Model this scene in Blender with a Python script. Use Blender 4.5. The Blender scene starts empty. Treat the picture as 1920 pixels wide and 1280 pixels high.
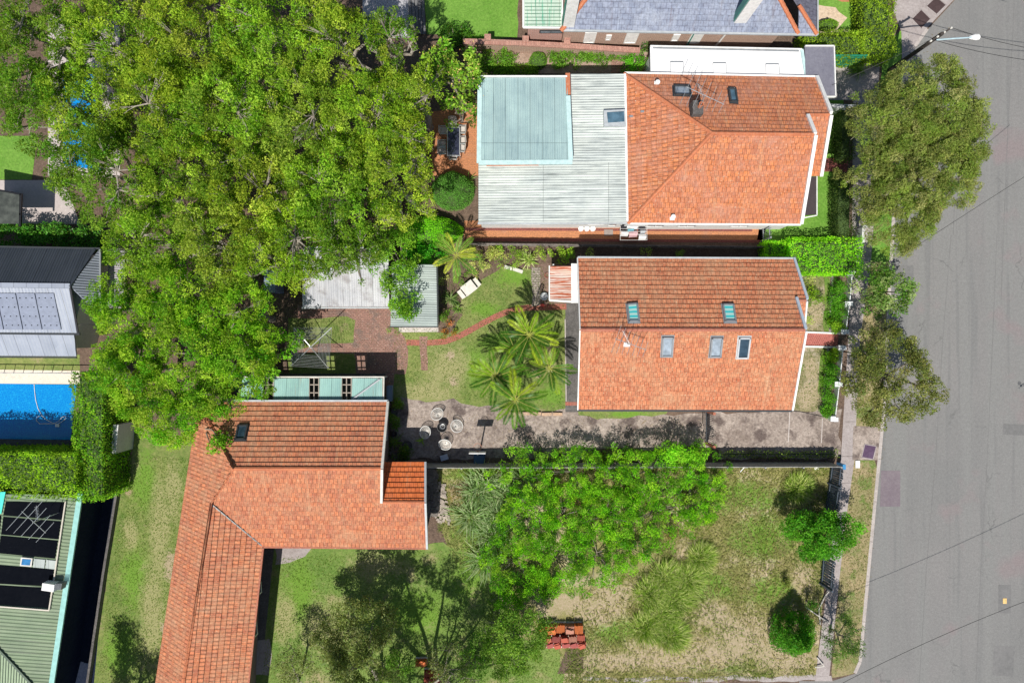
import bpy, math, random
import numpy as np
from mathutils import Vector, Matrix
random.seed(7); RNG = np.random.default_rng(11)
# ---------------------------------------------------------------- camera, sky, sun
SC = bpy.context.scene
COL = SC.collection
H = 46.0; F = 1280.0
cam = bpy.data.objects.new('camera', bpy.data.cameras.new('camera')); COL.objects.link(cam)
cam.location = (0, 0, H); cam.data.lens = 24; cam.data.sensor_width = 36; cam.data.clip_end = 2000
SC.camera = cam
SUN_EL = math.radians(59); SUN_AZ = math.radians(194)
w = bpy.data.worlds.new('World'); SC.world = w; w.use_nodes = True
nt = w.node_tree; bg = nt.nodes['Background']
sky = nt.nodes.new('ShaderNodeTexSky'); sky.sky_type = 'NISHITA'; sky.sun_disc = False
sky.sun_elevation = SUN_EL; sky.sun_rotation = SUN_AZ
nt.links.new(sky.outputs[0], bg.inputs[0]); bg.inputs[1].default_value = 0.075
sl = bpy.data.lights.new('sun', 'SUN'); sl.energy = 5.0; sl.angle = math.radians(0.5); sl.color = (1, .955, .88)
so = bpy.data.objects.new('sun', sl); COL.objects.link(so)
sd = Vector((math.sin(SUN_AZ)*math.cos(SUN_EL), math.cos(SUN_AZ)*math.cos(SUN_EL), math.sin(SUN_EL)))
so.rotation_euler = sd.to_track_quat('Z', 'Y').to_euler(); so.location = sd*80
SC.view_settings.view_transform = 'Standard'; SC.view_settings.look = 'None'
SC.view_settings.exposure = 0.08; SC.view_settings.gamma = 1
SC.cycles.max_bounces = 5; SC.cycles.transparent_max_bounces = 8

# ---------------------------------------------------------------- helpers
def P(px, py, z=0.0):
    s = (H-z)/F
    return Vector(((px-960)*s, (640-py)*s, z))
def wloc(o):
    v = Vector((0, 0, 0))
    while o is not None:
        v += o.location; o = o.parent
    return v
def tag(o, label=None, cat=None, group=None, kind=None):
    if label: o['label'] = label
    if cat: o['category'] = cat
    if group: o['group'] = group
    if kind: o['kind'] = kind
    return o
def thing(name, label, cat, loc=(0, 0, 0), group=None, rz=0):
    o = bpy.data.objects.new(name, None); COL.objects.link(o); o.location = loc; o.empty_display_size = .2
    o.rotation_euler = (0, 0, rz)
    return tag(o, label, cat, group)
def dup(root, loc, rz=0, label=None, group=None, sc=None):
    r = root.copy(); COL.objects.link(r); r.location = loc; r.rotation_euler = (0, 0, rz)
    if sc: r.scale = sc if not isinstance(sc, (int, float)) else (sc, sc, sc)
    if label: r['label'] = label
    if group: r['group'] = group
    for ch in list(root.children):
        c = ch.copy(); COL.objects.link(c); c.parent = r
        for g in ch.children:
            d = g.copy(); COL.objects.link(d); d.parent = c
    return r
def link(name, me, parent=None):
    o = bpy.data.objects.new(name, me); COL.objects.link(o)
    if parent is not None: o.parent = parent
    return o
class MB:
    def __init__(s): s.v = []; s.f = []; s.uv = []
    def poly(s, pts, uv=None):
        i = len(s.v); s.v += [tuple(p) for p in pts]; s.f.append(list(range(i, i+len(pts))))
        s.uv.append(uv if uv else [(p[0], p[1]) for p in pts]); return s
    def prism(s, pts, z0, z1):
        b = [(p[0], p[1], z0) for p in pts]; t = [(p[0], p[1], z1) for p in pts]
        a = sum(pts[i][0]*pts[(i+1) % len(pts)][1]-pts[(i+1) % len(pts)][0]*pts[i][1] for i in range(len(pts)))
        if a < 0: b.reverse(); t.reverse()
        s.poly(t); s.poly(b[::-1]); n = len(b); L = 0
        for i in range(n):
            j = (i+1) % n; d = math.dist(b[i][:2], b[j][:2])
            s.poly([b[i], b[j], t[j], t[i]], [(L, z0), (L+d, z0), (L+d, z1), (L, z1)]); L += d
        return s
    def box(s, c, d, rz=0, M=None):
        x, y, z = d[0]/2, d[1]/2, d[2]/2
        cs, sn = math.cos(rz), math.sin(rz)
        vs = []
        for dz in (-z, z):
            for dx, dy in ((-x, -y), (x, -y), (x, y), (-x, y)):
                p = Vector((dx*cs-dy*sn, dx*sn+dy*cs, dz))
                if M is not None: p = M @ Vector((dx, dy, dz))
                vs.append(Vector(c)+p)
        for q in ((3, 2, 1, 0), (4, 5, 6, 7), (0, 1, 5, 4), (1, 2, 6, 5), (2, 3, 7, 6), (3, 0, 4, 7)):
            s.poly([vs[k] for k in q], [(0, 0), (d[0], 0), (d[0], d[1]), (0, d[1])])
        return s
    def beam(s, p, q, wd, ht):
        p = Vector(p); q = Vector(q); d = q-p; L = d.length
        if L < 1e-6: return s
        x = d/L; up = Vector((0, 0, 1))
        if abs(x.z) > .98: up = Vector((0, 1, 0))
        y = up.cross(x).normalized(); z = x.cross(y)
        M = Matrix((x, y, z)).transposed()
        return s.box((p+q)/2, (L, wd, ht), M=M)
    def tube(s, pts, rad, n=6, cap=True):
        pts = [Vector(p) for p in pts]
        if isinstance(rad, (int, float)): rad = [rad]*len(pts)
        rings = []
        for i, p in enumerate(pts):
            t = (pts[min(i+1, len(pts)-1)]-pts[max(i-1, 0)])
            t = t.normalized() if t.length > 1e-9 else Vector((0, 0, 1))
            a = t.cross(Vector((0, 0, 1)) if abs(t.z) < .9 else Vector((1, 0, 0))).normalized(); b = t.cross(a)
            rings.append([p+(a*math.cos(k*math.tau/n)+b*math.sin(k*math.tau/n))*rad[i] for k in range(n)])
        for i in range(len(pts)-1):
            for k in range(n):
                m = (k+1) % n; s.poly([rings[i][m], rings[i][k], rings[i+1][k], rings[i+1][m]])
        if cap: s.poly(rings[0]); s.poly(rings[-1][::-1])
        return s
    def ring(s, c, r, rr, n=20, m=5, M=None):
        pts = []
        for k in range(n+1):
            p = Vector((r*math.cos(k*math.tau/n), r*math.sin(k*math.tau/n), 0))
            if M is not None: p = M @ p
            pts.append(Vector(c)+p)
        return s.tube(pts, rr, m, False)
    def lathe(s, c, prof, n=14):
        c = Vector(c)
        for i in range(len(prof)-1):
            for k in range(n):
                a, b = k*math.tau/n, (k+1)*math.tau/n
                (r0, z0), (r1, z1) = prof[i], prof[i+1]
                s.poly([c+Vector((r0*math.cos(a), r0*math.sin(a), z0)), c+Vector((r0*math.cos(b), r0*math.sin(b), z0)),
                        c+Vector((r1*math.cos(b), r1*math.sin(b), z1)), c+Vector((r1*math.cos(a), r1*math.sin(a), z1))])
        return s
    def build(s, name, mat, parent=None, smooth=False):
        off = wloc(parent) if parent is not None else Vector((0, 0, 0))
        me = bpy.data.meshes.new(name)
        me.from_pydata([(p[0]-off.x, p[1]-off.y, p[2]-off.z) for p in s.v], [], s.f)
        uvl = me.uv_layers.new(name='UVMap')
        flat = [c for f in s.uv for p in f for c in p[:2]]
        uvl.data.foreach_set('uv', flat)
        me.materials.append(mat)
        if smooth: me.polygons.foreach_set('use_smooth', [True]*len(me.polygons))
        return link(name, me, parent)
# ---- planes through three points; other polygon corners dropped onto the plane
def plane(a, b, c):
    n = (b-a).cross(c-a).normalized()
    if n.z < 0: n = -n
    return a.copy(), n
def on_plane(px, py, pl):
    a, n = pl; o = Vector((0, 0, H)); d = P(px, py, 0)-o
    return o + d*((a-o).dot(n)/d.dot(n))
def frame(pl):
    a, n = pl
    if n.z > .9999: return Vector((1, 0, 0)), Vector((0, 1, 0)), n
    up = (Vector((0, 0, 1))-n*n.z).normalized(); u = up.cross(n).normalized()
    return u, up, n
def clip(poly, ax, lo, hi):
    for sgn, lim in ((1, lo), (-1, -hi)):
        out = []
        for i in range(len(poly)):
            p, q = poly[i], poly[(i+1) % len(poly)]
            dp, dq = sgn*p[ax]-lim, sgn*q[ax]-lim
            if dp >= 0: out.append(p)
            if (dp >= 0) != (dq >= 0):
                t = dp/(dp-dq); out.append((p[0]+(q[0]-p[0])*t, p[1]+(q[1]-p[1])*t))
        poly = out
        if len(poly) < 3: return []
    return poly
def slab(mb, uvp, a, u, v, n, th):
    """closed underside + rim"""
    P3 = [a+u*p[0]+v*p[1] for p in uvp]
    B = [p-n*th for p in P3]
    m = len(P3); ar = sum(uvp[i][0]*uvp[(i+1) % m][1]-uvp[(i+1) % m][0]*uvp[i][1] for i in range(m))
    if ar < 0: P3.reverse(); B.reverse()
    mb.poly([p for p in B[::-1]])
    for i in range(m):
        j = (i+1) % m; mb.poly([B[i], B[j], P3[j], P3[i]])
def roof(mb, px, z0, z1, kind='tile', pitch=.33, step=.058, th=.1, rib=None, hi=2):
    """px: list of (x,y); first two on the eave (z0), px[hi] on the ridge (z1). ribs run up the slope"""
    A, B, C = P(*px[0], z0), P(*px[1], z0), P(*px[hi], z1)
    pl = plane(A, B, C); u, v, n = frame(pl)
    pts = [on_plane(x, y, pl) for x, y in px]
    uvp = [((p-A).dot(u), (p-A).dot(v)) for p in pts]
    if rib == 'u':   # ribs across instead of up the slope
        pass
    ax = 1 if kind == 'tile' else 0
    if rib == 'x': ax = 1
    lo = min(p[ax] for p in uvp); hi_ = max(p[ax] for p in uvp); k = 0
    t = lo
    while t < hi_-1e-4:
        e = min(t+pitch, hi_)
        if kind == 'tile':
            c = clip(uvp, 1, t, e)
            if c:
                lift = lambda q: step*(1-(q[1]-t)/pitch)
                top = [A+u*q[0]+v*q[1]+n*lift(q) for q in c]
                ar = sum(c[i][0]*c[(i+1) % len(c)][1]-c[(i+1) % len(c)][0]*c[i][1] for i in range(len(c)))
                uv = [(q[0], q[1]) for q in c]
                if ar < 0: top.reverse(); uv.reverse()
                mb.poly(top, uv)
                low = sorted([q for q in c if abs(q[1]-t) < 1e-5])
                if len(low) >= 2:
                    q0, q1 = low[0], low[-1]
                    a0, a1 = A+u*q0[0]+v*q0[1], A+u*q1[0]+v*q1[1]
                    mb.poly([a0, a1, a1+n*step, a0+n*step], [q0, q1, q1, q0])
        elif kind == 'corr':
            for s0, s1, h0, h1 in ((0, .3, 0, 1), (.3, .5, 1, 1), (.5, .8, 1, 0), (.8, 1, 0, 0)):
                t0, t1 = t+pitch*s0, t+pitch*s1
                c = clip(uvp, ax, t0, min(t1, hi_))
                if not c: continue
                top = [A+u*q[0]+v*q[1]+n*step*(h0+(h1-h0)*(q[ax]-t0)/(t1-t0)) for q in c]
                ar = sum(c[i][0]*c[(i+1) % len(c)][1]-c[(i+1) % len(c)][0]*c[i][1] for i in range(len(c)))
                uv = [(q[ax], q[1-ax]) for q in c]
                if ar < 0: top.reverse(); uv.reverse()
                mb.poly(top, uv)
        t = e
    if kind == 'flat':
        top = [A+u*q[0]+v*q[1]+n*.001 for q in uvp]
        ar = sum(uvp[i][0]*uvp[(i+1) % len(uvp)][1]-uvp[(i+1) % len(uvp)][0]*uvp[i][1] for i in range(len(uvp)))
        if ar < 0: top.reverse(); uvp2 = uvp[::-1]
        else: uvp2 = uvp
        mb.poly(top, uvp2)
    slab(mb, uvp, A, u, v, n, th)
    return pl
# ---------------------------------------------------------------- materials
def newmat(name):
    m = bpy.data.materials.new(name); m.use_nodes = True
    return m, m.node_tree.nodes, m.node_tree.links, m.node_tree.nodes['Principled BSDF']
def rgb(c): return (c[0], c[1], c[2], 1)
def noise(N, L, vec, scale, detail=4, rough=.6):
    n = N.new('ShaderNodeTexNoise'); n.inputs['Scale'].default_value = scale
    n.inputs['Detail'].default_value = detail; n.inputs['Roughness'].default_value = rough
    L.new(vec, n.inputs['Vector']); return n.outputs['Fac']
def ramp(N, L, fac, lo, hi):
    r = N.new('ShaderNodeMapRange'); r.inputs[1].default_value = lo; r.inputs[2].default_value = hi
    L.new(fac, r.inputs[0]); return r.outputs[0]
def mix(N, L, f, a, b, mode='MIX'):
    m = N.new('ShaderNodeMix'); m.data_type = 'RGBA'; m.blend_type = mode
    if isinstance(f, (int, float)): m.inputs[0].default_value = f
    else: L.new(f, m.inputs[0])
    for i, c in ((6, a), (7, b)):
        if isinstance(c, (tuple, list)): m.inputs[i].default_value = rgb(c)
        else: L.new(c, m.inputs[i])
    return m.outputs[2]
def coord(N, L, kind='Object', sc=(1, 1, 1), rot=0):
    t = N.new('ShaderNodeTexCoord'); mp = N.new('ShaderNodeMapping')
    mp.inputs['Scale'].default_value = sc; mp.inputs['Rotation'].default_value[2] = rot
    L.new(t.outputs[kind], mp.inputs[0]); return mp.outputs[0]
def bump(N, L, bs, h, strength=.5, dist=.03):
    b = N.new('ShaderNodeBump'); b.inputs['Strength'].default_value = strength; b.inputs['Distance'].default_value = dist
    L.new(h, b.inputs['Height']); L.new(b.outputs[0], bs.inputs['Normal'])
def noisy(name, c1, c2, c3=None, s1=.35, s2=3, s3=22, rough=.9, bp=.3, metal=0, c4=None, kind='Object', sc=(1, 1, 1), spec=.3, k1=(.4, .6), k3=(.56, .66), k4=(.6, .7), s4=.8, grain=.34):
    m, N, L, b = newmat(name); v = coord(N, L, kind, sc)
    a = noise(N, L, v, s1, 5); f = noise(N, L, v, s2, 6, .7); g = noise(N, L, v, min(s3, 12), 4, .8)
    mx = N.new('ShaderNodeMath'); mx.operation = 'ADD'; L.new(a, mx.inputs[0]); L.new(f, mx.inputs[1])
    hv = N.new('ShaderNodeMath'); hv.operation = 'MULTIPLY'; hv.inputs[1].default_value = .5; L.new(mx.outputs[0], hv.inputs[0])
    c = mix(N, L, ramp(N, L, hv.outputs[0], *k1), c1, c2)
    if c4: c = mix(N, L, ramp(N, L, noise(N, L, v, s4, 6, .65), *k4), c, c4)
    if c3: c = mix(N, L, ramp(N, L, g, *k3), c, c3)
    # fine grain
    s3 = min(s3, 10) if kind == 'Object' else s3
    r = ramp(N, L, noise(N, L, v, s3*.65, 5, .85), .33, .67)
    dk = mix(N, L, r, (1-grain, 1-grain, 1-grain), (1+grain*.75, 1+grain*.75, 1+grain*.75))
    c = mix(N, L, 1.0, c, dk, 'MULTIPLY')
    L.new(c, b.inputs['Base Color']); b.inputs['Roughness'].default_value = rough; b.inputs['Metallic'].default_value = metal
    b.inputs['Specular IOR Level'].default_value = spec
    if bp: bump(N, L, b, g, bp, .03)
    return m
def spotted(m, layers):
    """lay patches of other growth or soil, with ragged edges, over a ground material"""
    N, L = m.node_tree.nodes, m.node_tree.links; b = N['Principled BSDF']; c = b.inputs['Base Color'].links[0].from_socket; v = coord(N, L)
    rag = N.new('ShaderNodeMath'); rag.operation = 'ADD'; L.new(noise(N, L, v, .9, 8, .75), rag.inputs[0]); L.new(noise(N, L, v, 4, 5, .8), rag.inputs[1])
    grain = noise(N, L, v, 7, 5, .85)
    for (c1, c2, spots, soft) in layers:
        cur = None
        for (x, y, rx, ry) in spots:
            p = P(x, y, 0); k = H/F; s = N.new('ShaderNodeVectorMath'); s.operation = 'SUBTRACT'; L.new(v, s.inputs[0]); s.inputs[1].default_value = (p.x, p.y, 0)
            q = N.new('ShaderNodeVectorMath'); q.operation = 'MULTIPLY'; L.new(s.outputs[0], q.inputs[0]); q.inputs[1].default_value = (1/(rx*k), 1/(ry*k), 0)
            l = N.new('ShaderNodeVectorMath'); l.operation = 'LENGTH'; L.new(q.outputs[0], l.inputs[0]); o = l.outputs['Value']
            if cur is None: cur = o
            else: mn = N.new('ShaderNodeMath'); mn.operation = 'MINIMUM'; L.new(cur, mn.inputs[0]); L.new(o, mn.inputs[1]); cur = mn.outputs[0]
        f = N.new('ShaderNodeMath'); f.operation = 'MULTIPLY_ADD'; L.new(rag.outputs[0], f.inputs[0]); f.inputs[1].default_value = 2.6; L.new(cur, f.inputs[2])
        fac = ramp(N, L, f.outputs[0], 3.75+soft, 3.35-soft)
        c = mix(N, L, fac, c, mix(N, L, ramp(N, L, grain, .35, .65), c1, c2))
    L.new(c, b.inputs['Base Color']); return m
def plain(name, c, rough=.5, metal=0, spec=.5):
    m, N, L, b = newmat(name); v = coord(N, L)
    r = ramp(N, L, noise(N, L, v, 4, 5), .3, .7)
    cc = mix(N, L, r, tuple(x*.82 for x in c), tuple(min(1, x*1.1) for x in c))
    L.new(cc, b.inputs['Base Color']); b.inputs['Roughness'].default_value = rough; b.inputs['Metallic'].default_value = metal
    b.inputs['Specular IOR Level'].default_value = spec
    return m
def tiles(name, c1, c2, worn, spk, wornk=(.52, .64), spkk=(.6, .66), w_=.25, mort=None, fl=.5, lich=(.50, .33, .20)):
    m, N, L, b = newmat(name); v = coord(N, L, 'UV')
    br = N.new('ShaderNodeTexBrick'); L.new(v, br.inputs['Vector']); br.offset = 0.5
    br.inputs['Scale'].default_value = 1; br.inputs['Brick Width'].default_value = w_; br.inputs['Row Height'].default_value = .33
    br.inputs['Mortar Size'].default_value = .018; br.inputs['Mortar Smooth'].default_value = .5; br.inputs['Bias'].default_value = 0
    br.inputs['Color1'].default_value = rgb(c1); br.inputs['Color2'].default_value = rgb(c2)
    br.inputs['Mortar'].default_value = rgb(mort or tuple(x*.25 for x in c2))
    big = noise(N, L, v, .28, 6, .65); mid = noise(N, L, v, 1.8, 5, .7); fine = noise(N, L, v, 9, 4, .8)
    c = mix(N, L, ramp(N, L, mid, .35, .7), br.outputs['Color'], mix(N, L, .5, br.outputs['Color'], worn))
    c = mix(N, L, ramp(N, L, big, *wornk), c, mix(N, L, ramp(N, L, mid, .3, .65), c, worn))
    vst = coord(N, L, 'UV', (1.6, .16, 1))
    c = mix(N, L, ramp(N, L, noise(N, L, vst, 1, 6, .75), .54, .72), c, mix(N, L, .62, c, lich))
    c = mix(N, L, ramp(N, L, noise(N, L, vst, 1.7, 6, .75), .56, .72), c, mix(N, L, .5, c, (.16, .10, .08)))
    c = mix(N, L, ramp(N, L, fine, *spkk), c, spk)
    dk = ramp(N, L, noise(N, L, v, 5, 4, .8), .28, .42)
    c = mix(N, L, 1.0, c, mix(N, L, dk, (.4, .36, .34), (1, 1, 1)), 'MULTIPLY')
    c = mix(N, L, 1.0, c, mix(N, L, ramp(N, L, noise(N, L, v, 3.5, 5, .85), .36, .64), (.74, .72, .72), (1.2, 1.22, 1.22)), 'MULTIPLY')
    L.new(c, b.inputs['Base Color']); b.inputs['Roughness'].default_value = .85; b.inputs['Specular IOR Level'].default_value = .25
    sp = N.new('ShaderNodeSeparateXYZ'); L.new(v, sp.inputs[0])
    mu = N.new('ShaderNodeMath'); mu.operation = 'MULTIPLY'; mu.inputs[1].default_value = math.tau/w_; L.new(sp.outputs[0], mu.inputs[0])
    sn = N.new('ShaderNodeMath'); sn.operation = 'SINE'; L.new(mu.outputs[0], sn.inputs[0])
    ad = N.new('ShaderNodeMath'); ad.operation = 'MULTIPLY_ADD'; ad.inputs[1].default_value = .8; L.new(fine, ad.inputs[0]); L.new(sn.outputs[0], ad.inputs[2])
    bump(N, L, b, ad.outputs[0], fl, .03)
    return m
def bricks(name, c1, c2, mort, w_=.24, h_=.12, kind='Object', rough=.9, stain=None, sk=(.5, .62), rot=0, ms=.012, spk=None):
    m, N, L, b = newmat(name); v = coord(N, L, kind, rot=rot)
    br = N.new('ShaderNodeTexBrick'); L.new(v, br.inputs['Vector']); br.offset = .5
    br.inputs['Scale'].default_value = 1; br.inputs['Brick Width'].default_value = w_; br.inputs['Row Height'].default_value = h_
    br.inputs['Mortar Size'].default_value = ms; br.inputs['Bias'].default_value = 0
    br.inputs['Color1'].default_value = rgb(c1); br.inputs['Color2'].default_value = rgb(c2); br.inputs['Mortar'].default_value = rgb(mort)
    c = br.outputs['Color']
    if stain: c = mix(N, L, ramp(N, L, noise(N, L, v, .9, 6, .7), *sk), c, stain)
    if spk: c = mix(N, L, ramp(N, L, noise(N, L, v, 7, 5, .8), .58, .66), c, spk)
    g = noise(N, L, v, 14, 4)
    c = mix(N, L, 1.0, c, mix(N, L, ramp(N, L, g, .3, .7), (.65, .65, .65), (1.25, 1.25, 1.25)), 'MULTIPLY')
    L.new(c, b.inputs['Base Color']); b.inputs['Roughness'].default_value = rough; b.inputs['Specular IOR Level'].default_value = .2
    bump(N, L, b, g, .3, .02)
    return m
def sheet(name, c1, c2, st, rough=.5, metal=0, k=(.55, .75), seam=.8, c3=None):
    """metal sheeting: u across ribs, v along ribs; streaks along v, per-sheet tone"""
    m, N, L, b = newmat(name); v = coord(N, L, 'UV', (1, 1, 1)); vs = coord(N, L, 'UV', (7, .35, 1)); vt = coord(N, L, 'UV', (1.3, .2, 1))
    c = mix(N, L, ramp(N, L, noise(N, L, vt, 1, 3), .35, .65), c1, c2)
    c = mix(N, L, ramp(N, L, noise(N, L, vs, 1, 5, .7), *k), c, st)
    if c3: c = mix(N, L, ramp(N, L, noise(N, L, v, .8, 6, .7), .5, .62), c, c3)
    c = mix(N, L, ramp(N, L, noise(N, L, v, 16, 3, .8), .62, .72), c, tuple(x*.6 for x in c1))
    br = N.new('ShaderNodeTexBrick'); L.new(v, br.inputs['Vector']); br.offset = 0; br.inputs['Scale'].default_value = 1; br.inputs['Brick Width'].default_value = .76; br.inputs['Row Height'].default_value = 4.1
    br.inputs['Mortar Size'].default_value = .02; br.inputs['Color1'].default_value = (.93, .93, .93, 1); br.inputs['Color2'].default_value = (1.05, 1.05, 1.05, 1); br.inputs['Mortar'].default_value = (.6, .6, .6, 1)
    c = mix(N, L, 1.0, c, br.outputs['Color'], 'MULTIPLY')
    c = mix(N, L, 1.0, c, mix(N, L, ramp(N, L, noise(N, L, v, .35, 5, .7), .35, .65), (.82, .84, .86), (1.08, 1.08, 1.06)), 'MULTIPLY')
    L.new(c, b.inputs['Base Color']); b.inputs['Roughness'].default_value = rough; b.inputs['Metallic'].default_value = metal
    b.inputs['Specular IOR Level'].default_value = .3
    return m
def glass(name, c=(.02, .04, .06), rough=.08):
    m, N, L, b = newmat(name); v = coord(N, L)
    cc = mix(N, L, ramp(N, L, noise(N, L, v, 2.5, 3), .35, .65), c, tuple(min(1, x*1.7+.01) for x in c))
    L.new(cc, b.inputs['Base Color']); b.inputs['Roughness'].default_value = rough; b.inputs['Specular IOR Level'].default_value = .9
    return m
def leafmat(name, rough=.6, trans=.38):
    m, N, L, b = newmat(name)
    at = N.new('ShaderNodeAttribute'); at.attribute_name = 'col'
    L.new(at.outputs['Color'], b.inputs['Base Color']); b.inputs['Roughness'].default_value = rough
    b.inputs['Specular IOR Level'].default_value = .12
    tr = N.new('ShaderNodeBsdfTranslucent')
    tc = mix(N, L, 1.0, at.outputs['Color'], (1.5, 1.6, .7), 'MULTIPLY'); L.new(tc, tr.inputs['Color'])
    ms = N.new('ShaderNodeMixShader'); ms.inputs[0].default_value = trans
    L.new(b.outputs[0], ms.inputs[1]); L.new(tr.outputs[0], ms.inputs[2])
    L.new(ms.outputs[0], N['Material Output'].inputs['Surface'])
    return m
LEAF = leafmat('leaf'); LEAFG = leafmat('glossy_leaf', .35, .25)
BARK = noisy('bark_grey', (.30, .27, .23), (.16, .13, .10), (.38, .35, .31), 1, 6, 30, bp=.5)
BARKP = noisy('bark_pale', (.38, .34, .29), (.24, .20, .17), (.48, .44, .39), 1, 6, 30, bp=.5)
WHITE = plain('white_paint', (.78, .78, .76), .45)
CREAM = plain('cream_paint', (.62, .60, .55), .6)
GREY = plain('grey_paint', (.22, .24, .26), .5)
DGREY = plain('dark_grey_metal', (.04, .045, .05), .4)
BLACK = plain('black_metal', (.012, .012, .014), .4)
STEEL = plain('galvanised_steel', (.55, .57, .58), .4, .6)
GUTTER = plain('gutter_grey', (.42, .45, .47), .45)
GLASS = glass('dark_glass'); GLASSB = glass('blue_glass', (.05, .10, .14)); GLASSP = glass('pale_glass', (.20, .24, .28), .2)
def cyan_blind():
    m, N, L, b = newmat('cyan_blind'); v = coord(N, L, 'UV', (1, 2.2, 1)); n = N.new('ShaderNodeTexWave'); n.bands_direction = 'Y'
    n.inputs['Scale'].default_value = .45; n.inputs['Distortion'].default_value = 1.2; L.new(v, n.inputs[0])
    c = mix(N, L, ramp(N, L, n.outputs['Fac'], .3, .6), (.05, .50, .52), (.42, .66, .60)); L.new(c, b.inputs['Base Color'])
    b.inputs['Roughness'].default_value = .12; return m
CYAN = cyan_blind()
# ---------------------------------------------------------------- foliage
def quads(name, V, C, mat, parent=None, tint=(1.48, 1.66, 1.05)):
    """V (n,4,3) world, C (n,3)"""
    n = len(V); off = np.array(wloc(parent)) if parent is not None else np.zeros(3)
    me = bpy.data.meshes.new(name)
    me.vertices.add(n*4); me.loops.add(n*4); me.polygons.add(n)
    me.vertices.foreach_set('co', (V.reshape(-1, 3)-off).astype(np.float32).ravel())
    me.loops.foreach_set('vertex_index', np.arange(n*4, dtype=np.int32))
    me.polygons.foreach_set('loop_start', np.arange(0, n*4, 4, dtype=np.int32))
    me.polygons.foreach_set('loop_total', np.full(n, 4, dtype=np.int32))
    at = me.color_attributes.new('col', 'FLOAT_COLOR', 'POINT')
    c4 = np.ones((n, 4, 4), np.float32); c4[:, :, :3] = C[:, None, :]
    c4[:, :, :3] = np.minimum(c4[:, :, :3]*np.array(tint), .85); at.data.foreach_set('color', c4.ravel())
    me.materials.append(mat); me.update(calc_edges=True)
    return link(name, me, parent)
def unit(a): return a/np.maximum(np.linalg.norm(a, axis=-1, keepdims=True), 1e-9)
def leafquads(C0, size, asp=.45, up=.9, dirs=None):
    n = len(C0)
    nr = unit(RNG.normal(size=(n, 3))*np.array([1, 1, .8])+np.array([0, 0, up]))
    if dirs is None: d = RNG.normal(size=(n, 3))
    else: d = dirs+RNG.normal(size=(n, 3))*.25
    d = unit(d-nr*(d*nr).sum(1, keepdims=True)); s = np.cross(nr, d)
    L = size*RNG.uniform(.6, 1.3, (n, 1)); W = L*asp
    return np.stack([C0-d*L*.5, C0+s*W*.5+d*L*.05, C0+d*L*.5-nr*L*.12, C0-s*W*.5+d*L*.05], 1)
def clump_leaves(clumps, dens, pal, size, asp=.45, flat=.75, var=.28, up=.9):
    """clumps: (x,y,z,r). dens leaves per m2 of clump disc. pal list of rgb"""
    Vs = []; Cs = []; pal = np.array(pal)
    for (x, y, z, r) in clumps:
        n = max(8, int(dens*math.pi*r*r))
        d = unit(RNG.normal(size=(n, 3))); rr = r*RNG.uniform(.25, 1, (n, 1))**.5
        lump = 1+.22*np.sin(3*np.arctan2(d[:, 1], d[:, 0])+x*3)[:, None]
        p = np.array([x, y, z])+d*rr*lump*np.array([1, 1, flat])
        Vs.append(leafquads(p, size, asp, up))
        base = pal[RNG.integers(len(pal))]*.65+pal[RNG.integers(len(pal))]*.35
        k = RNG.uniform(1-var, 1+var); c = base*k*RNG.uniform(.72, 1.3, (n, 1))
        c = c*np.array([1, 1, 1])+RNG.normal(size=(n, 3))*np.array([.012, .008, .003])
        Cs.append(np.clip(c, .004, .9))
    return np.concatenate(Vs), np.concatenate(Cs)
def crown_clumps(c, R, h, n, cr=(.45, .85), shell=.55, seed=None):
    """dome crown: centre c (base of dome), radius R, dome height h"""
    out = []; lob = [(RNG.uniform(0, math.tau), RNG.uniform(.04, .13), k) for k in (2, 3, 5)]
    for i in range(n):
        a = RNG.uniform(0, math.tau); q = math.sqrt(RNG.uniform(0, 1))
        Rl = R*(1+sum(am*math.sin(k*a+ph) for ph, am, k in lob))
        r = RNG.uniform(*cr)
        x = c[0]+math.cos(a)*q*(Rl-r*.6); y = c[1]+math.sin(a)*q*(Rl-r*.6)
        zt = h*math.sqrt(max(0, 1-q*q*.85))
        z = c[2]+zt*RNG.uniform(shell, 1)+RNG.uniform(-.3, .3)
        out.append((x, y, z, r))
    return out
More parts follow.
